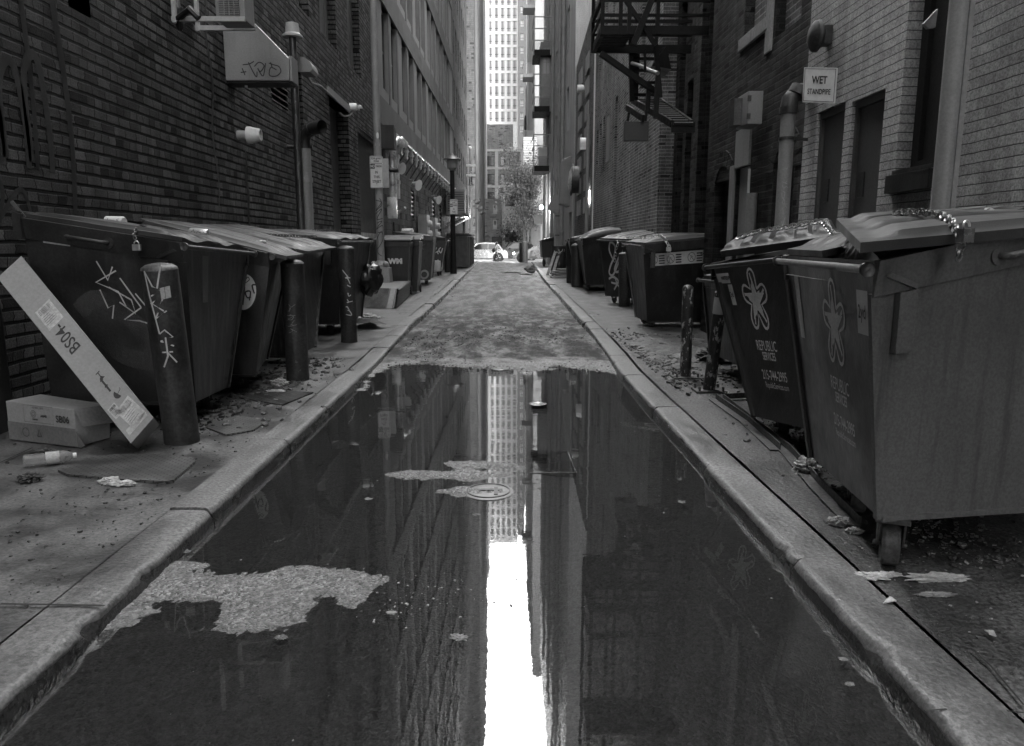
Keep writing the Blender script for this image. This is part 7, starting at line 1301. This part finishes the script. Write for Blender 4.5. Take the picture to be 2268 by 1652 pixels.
mb = MB(); c = P(1181, 1, 40); b0 = P(1133 + 15, 592, 36); b0 = PG(1141, 592 - 12, .04); b0 = P(1140 - 1, 588, 40); b0 = P(1143, 585, 45); b0 = P((1850 + 1120 / 4.13) * .5537, 588, 38); b0.z = .03; mb.blob(b0 + V((0, 0, .18)), .24, 61, .45, 3, (1.25, .8, .85)); single(mb, 'tote_bag', 'duct_grey', 'slumped grey bag with dark seams lying on the road at the right kerb', 'bag', b0, smooth=True)
mb = MB(); b0 = P(1270, 1, 1)
b0 = P(1252, 573, 34.5); mb.box((2.75, 34, .6), (3.1, 34.5, 1.0)); single(mb, 'cardboard_box', 'card', 'small pale carton stacked beside the far right tub', 'cardboard box', (2.9, 34.2, .6))

# ================================================================== TREE, CARS, PEOPLE
def tree(label, base, h_, cr, seed, n_=5200, leaf=.16):
    r_ = random.Random(seed); base = V(base); root = thing('tree', label, 'tree', base); mb = MB(); tips = []
    trunk = [base + V((.25 * math.sin(i * .9), .1 * math.cos(i), h_ * .62 * i / 6)) for i in range(7)]; mb.tube(trunk, [.20 - .018 * i for i in range(7)], 8); mb.build('trunk', 'bark', root, smooth=True); mb = MB()
    for i in range(16):
        s_ = trunk[2 + i % 5]; a_ = r_.uniform(0, 6.28); L_ = cr * r_.uniform(.6, 1.1); e_ = s_ + V((math.cos(a_) * L_, math.sin(a_) * L_ * .8, r_.uniform(.0, .42) * h_)); m_ = (s_ + e_) / 2 + V((0, 0, .4)); mb.tube([s_, m_, e_], [.07, .045, .015], 6); tips += [m_, e_, (m_ + e_) / 2]
    mb.build('limbs', 'bark', root, smooth=True); mb = MB(); cl = [(t + V((r_.gauss(0, .5), r_.gauss(0, .5), r_.gauss(0, .5))), r_.uniform(.45, 1.0)) for t in tips for _ in range(3)]
    for _ in range(n_):
        c, s_ = r_.choice(cl); p = c + V((r_.gauss(0, 1), r_.gauss(0, 1), r_.gauss(0, .8))) * s_ * .55; a_ = V((r_.gauss(0, 1), r_.gauss(0, 1), r_.gauss(0, 1))).normalized(); b_ = a_.orthogonal().normalized(); k = leaf * r_.uniform(.6, 1.3); mb.add([p - a_ * k * .5, p + b_ * k * .3, p + a_ * k * .6, p - b_ * k * .3], [(0, 1, 2, 3)])
    mb.build('crown', 'leaf', root)
tree('leafy street tree beyond the crossing on the right', (2.0, 79, 0), 12.8, 1.7, 5, 9000, .20)
tree('smaller low tree behind the parked car', (1.3, 92, 0), 4.6, 1.0, 9, 1500, .22)
def car(label, x, y, L, H_, mat, heading=-1, group='cars at the crossing'):
    root = thing('car', label, 'car', (x, y, 0), group, local=True); s_ = heading; W_ = 1.85
    # side profile, front at +u; lofted across the width with tumblehome
    prof = [(-.49, .30), (-.50, .55), (-.49, .82), (-.47, .95), (-.41, 1.02), (-.33, 1.50), (-.26, 1.64), (-.05, 1.68), (.08, 1.60), (.22, 1.12), (.40, 1.0), (.48, .86), (.50, .62), (.49, .32)]
    pr = [(u * L * s_, v * H_ / 1.68) for u, v in prof]; mb = MB(); rows = []
    for k, (wv, up_) in enumerate(((-.5, 0), (-.47, 1), (.47, 1), (.5, 0))):
        rows.append([V((u, wv * W_ * (1 - .22 * max(0, (v - 1.0)) / .68 if True else 1), v if up_ else min(v, 1.0 + .0 * v))) for u, v in pr])
    vs = []; 
    for j in range(9):
        t = -1 + 2 * j / 8; edge = abs(t) ** 6
        for u, v in pr: yv = t * W_ / 2 * (1 - .20 * max(0, v - .95) / .7); vs.append(V((u * (1 - .015 * edge), yv, v - .05 * edge * (v > 1.2))))
    m = len(pr); fs = [(j * m + i, j * m + i + 1, (j + 1) * m + i + 1, (j + 1) * m + i) for j in range(8) for i in range(m - 1)] + [(j * m, (j + 1) * m, (j + 1) * m + m - 1, j * m + m - 1) for j in range(8)] + [list(range(m)), [8 * m + i for i in range(m)]]
    mb.add(vs, fs); mb.build('body', mat, root, smooth=True)
    hs_ = H_ / 1.68
    for sd in (-1, 1):
        f = lambda u, v, e=0.: V((u * L * s_, sd * (W_ / 2 * (1 - .20 * max(0, v - .95) / .7) + .006 + e), v * hs_))
        for poly in ([(-.37, 1.06), (-.31, 1.46), (-.13, 1.55), (-.13, 1.06)], [(-.12, 1.06), (-.12, 1.55), (.05, 1.52), (.17, 1.12), (.16, 1.06)]):
            mb = MB(); mb.prism(poly, lambda u, v: f(u, v), lambda u, v: f(u, v, .006)); mb.build('side_window', 'car_glass', root)
        for u in (-.31, .33):
            mb = MB(); c = V((u * L * s_, sd * (W_ / 2 - .18), .36)); mb._lathe(c, (0, sd, 0), [(.2, 0), (.34, .0), (.36, .03), (.36, .17), (.33, .20), (.22, .20)], 26); wl = mb.build('wheel', 'rubber', root, smooth=True); mb = MB()
            for k in range(5): a_ = k * 2 * math.pi / 5; mb.beam(c + V((0, sd * .19, 0)), c + V((math.cos(a_) * .24, sd * .19, math.sin(a_) * .24)), .06, .03, up=(0, 1, 0))
            mb._lathe(c, (0, sd, 0), [(.23, .17), (.25, .19), (.23, .205), (.21, .19)], 20); mb.build('rim', 'galv', wl)
            mb = MB(); mb._lathe(c, (0, sd, 0), [(.44, .165), (.44, .183), (.01, .183)], 24); mb.build('wheel_arch', 'black', root)
        mb = MB(); mb.obox(V((.485 * L * s_, sd * W_ * .36, .82 * hs_)), .10, .34, .13); mb.build('headlight', 'lamp_on' if 'headlights' in label else 'pale_paint', root, bevel=.02); mb = MB(); mb.obox(V((-.485 * L * s_, sd * W_ * .38, .92 * hs_)), .12, .3, .16); mb.build('tail_light', 'bollard', root, bevel=.02)
        mb = MB(); mb.obox(V((.13 * L * s_, sd * (W_ / 2 + .09), 1.08 * hs_)), .12, .2, .14); mb.build('mirror', mat, root, bevel=.02)
    return root
car('silver SUV parked across the end of the alley', P(1125, 570, 67).x - 2.35 + .0, 67, 4.75, 1.68, 'car_silver', -1)
car('grey crossover with headlights on, nosing in from the right of the crossing', P(1157 - 22, 570, 65).x + 2.25, 65.4, 4.4, 1.45, 'car_grey', -1)
car('dark SUV with headlights on waiting behind the silver one', 1.2, 71.5, 4.6, 1.78, 'car_dark', -1)
def person(label, loc, H_=1.66, face=1, mats=('sign_white', 'black', 'skin', 'hair'), bag=True, stride=.28):
    """one continuous skinned body walking along x; clothes and hair are children"""
    x, y, z = loc; root = thing('person', label, 'person', loc, local=True); k = H_ / 1.66; s = face
    J = [((0, 0, .92), .14, -1), ((0, 0, 1.12), .12, 0), ((.01 * s, 0, 1.32), .14, 1), ((.02 * s, 0, 1.42), .06, 2), ((.04 * s, 0, 1.50), .055, 3), ((.05 * s, 0, 1.57), .095, 4), ((.05 * s, 0, 1.63), .075, 5),
         ((0, .17, 1.36), .055, 2), ((-.06 * s, .2, 1.12), .042, 7), ((.06 * s, .2, .90), .032, 8), ((.09 * s, .2, .82), .03, 9), ((0, -.17, 1.36), .055, 2), ((.05 * s, -.2, 1.12), .042, 11), ((.2 * s, -.2, .96), .032, 12), ((.25 * s, -.2, .90), .03, 13),
         ((.0, .09, .86), .09, 0), ((stride * .45 * s, .09, .48), .06, 15), ((stride * .9 * s, .09, .09), .04, 16), ((stride * .9 * s + .14 * s, .09, .04), .035, 17), ((0, -.09, .86), .09, 0), ((-stride * .15 * s, -.09, .48), .06, 19), ((-stride * 1.0 * s, -.09, .13), .04, 20), ((-stride * 1.0 * s + .12 * s, -.09, .05), .035, 21)]
    me = bpy.data.meshes.new('body'); me.from_pydata([tuple(V(p) * k) for p, _, _ in J], [(i, q) for i, (_, _, q) in enumerate(J) if q >= 0], []); o = bpy.data.objects.new('b', me); C.objects.link(o)
    sk = o.modifiers.new('s', 'SKIN'); ss = o.modifiers.new('d', 'SUBSURF'); ss.levels = 1
    for i, (_, r_, _) in enumerate(J): me.skin_vertices[0].data[i].radius = (r_ * k, r_ * k * (1.0 if i else .9))
    me.skin_vertices[0].data[0].use_root = True; bpy.context.view_layer.update(); m2 = bpy.data.meshes.new_from_object(o.evaluated_get(bpy.context.evaluated_depsgraph_get())); bpy.data.objects.remove(o)
    m2.materials.append(MATS[mats[2]]); m2.materials.append(MATS[mats[1]]); m2.materials.append(MATS[mats[0]])
    for p in m2.polygons: zz = p.center.z / k; p.material_index = 2 if .93 < zz < 1.40 and abs(p.center.y) < .30 and not (zz < 1.0 and abs(p.center.y) > .155) else (1 if zz <= .93 and zz > .10 and abs(p.center.y) < .16 else 0); p.use_smooth = True
    b = bpy.data.objects.new('body', m2); C.objects.link(b); b.parent = root
    mb = MB(); mb.blob(V((.02 * s, 0, 1.60)) * k, .115 * k, 2, .15, 3, (1, .9, 1.05)); mb.blob(V((-.04 * s, 0, 1.48)) * k, .09 * k, 4, .2, 3, (.8, 1, 1.3)); h = mb.build('hair', mats[3], root, smooth=True)
    if bag: mb = MB(); mb.blob(V((-.22 * s, -.16, 1.0)) * k, .17 * k, 6, .2, 3, (.9, .5, 1.1)); mb.tube([V((-.18 * s, -.18, 1.1)) * k, V((-.06 * s, -.2, 1.38)) * k, V((.06 * s, -.1, 1.36)) * k], .012, 6); single(mb, 'shoulder_bag', 'black', 'black shoulder bag carried by the walking woman', 'bag', (0, 0, 0), smooth=True).location = loc
b0 = P((1850 + 560 / 4.13) * .5537, 579, 63.5); person('woman in a pale top and dark trousers walking right, carrying a shoulder bag', (b0.x, 63.5, 0.0), 1.66, 1)
b0 = P((1850 + 960 / 4.13) * .5537, 560, 75); person('distant person in a white shirt beyond the grey crossover', (b0.x, 74, .0), 1.7, -1, bag=False)
b0 = P((1850 + 850 / 4.13) * .5537, 560, 75); person('distant person in dark clothes crossing between the cars', (b0.x, 75, .0), 1.75, 1, ('black', 'black', 'skin', 'hair'), False)
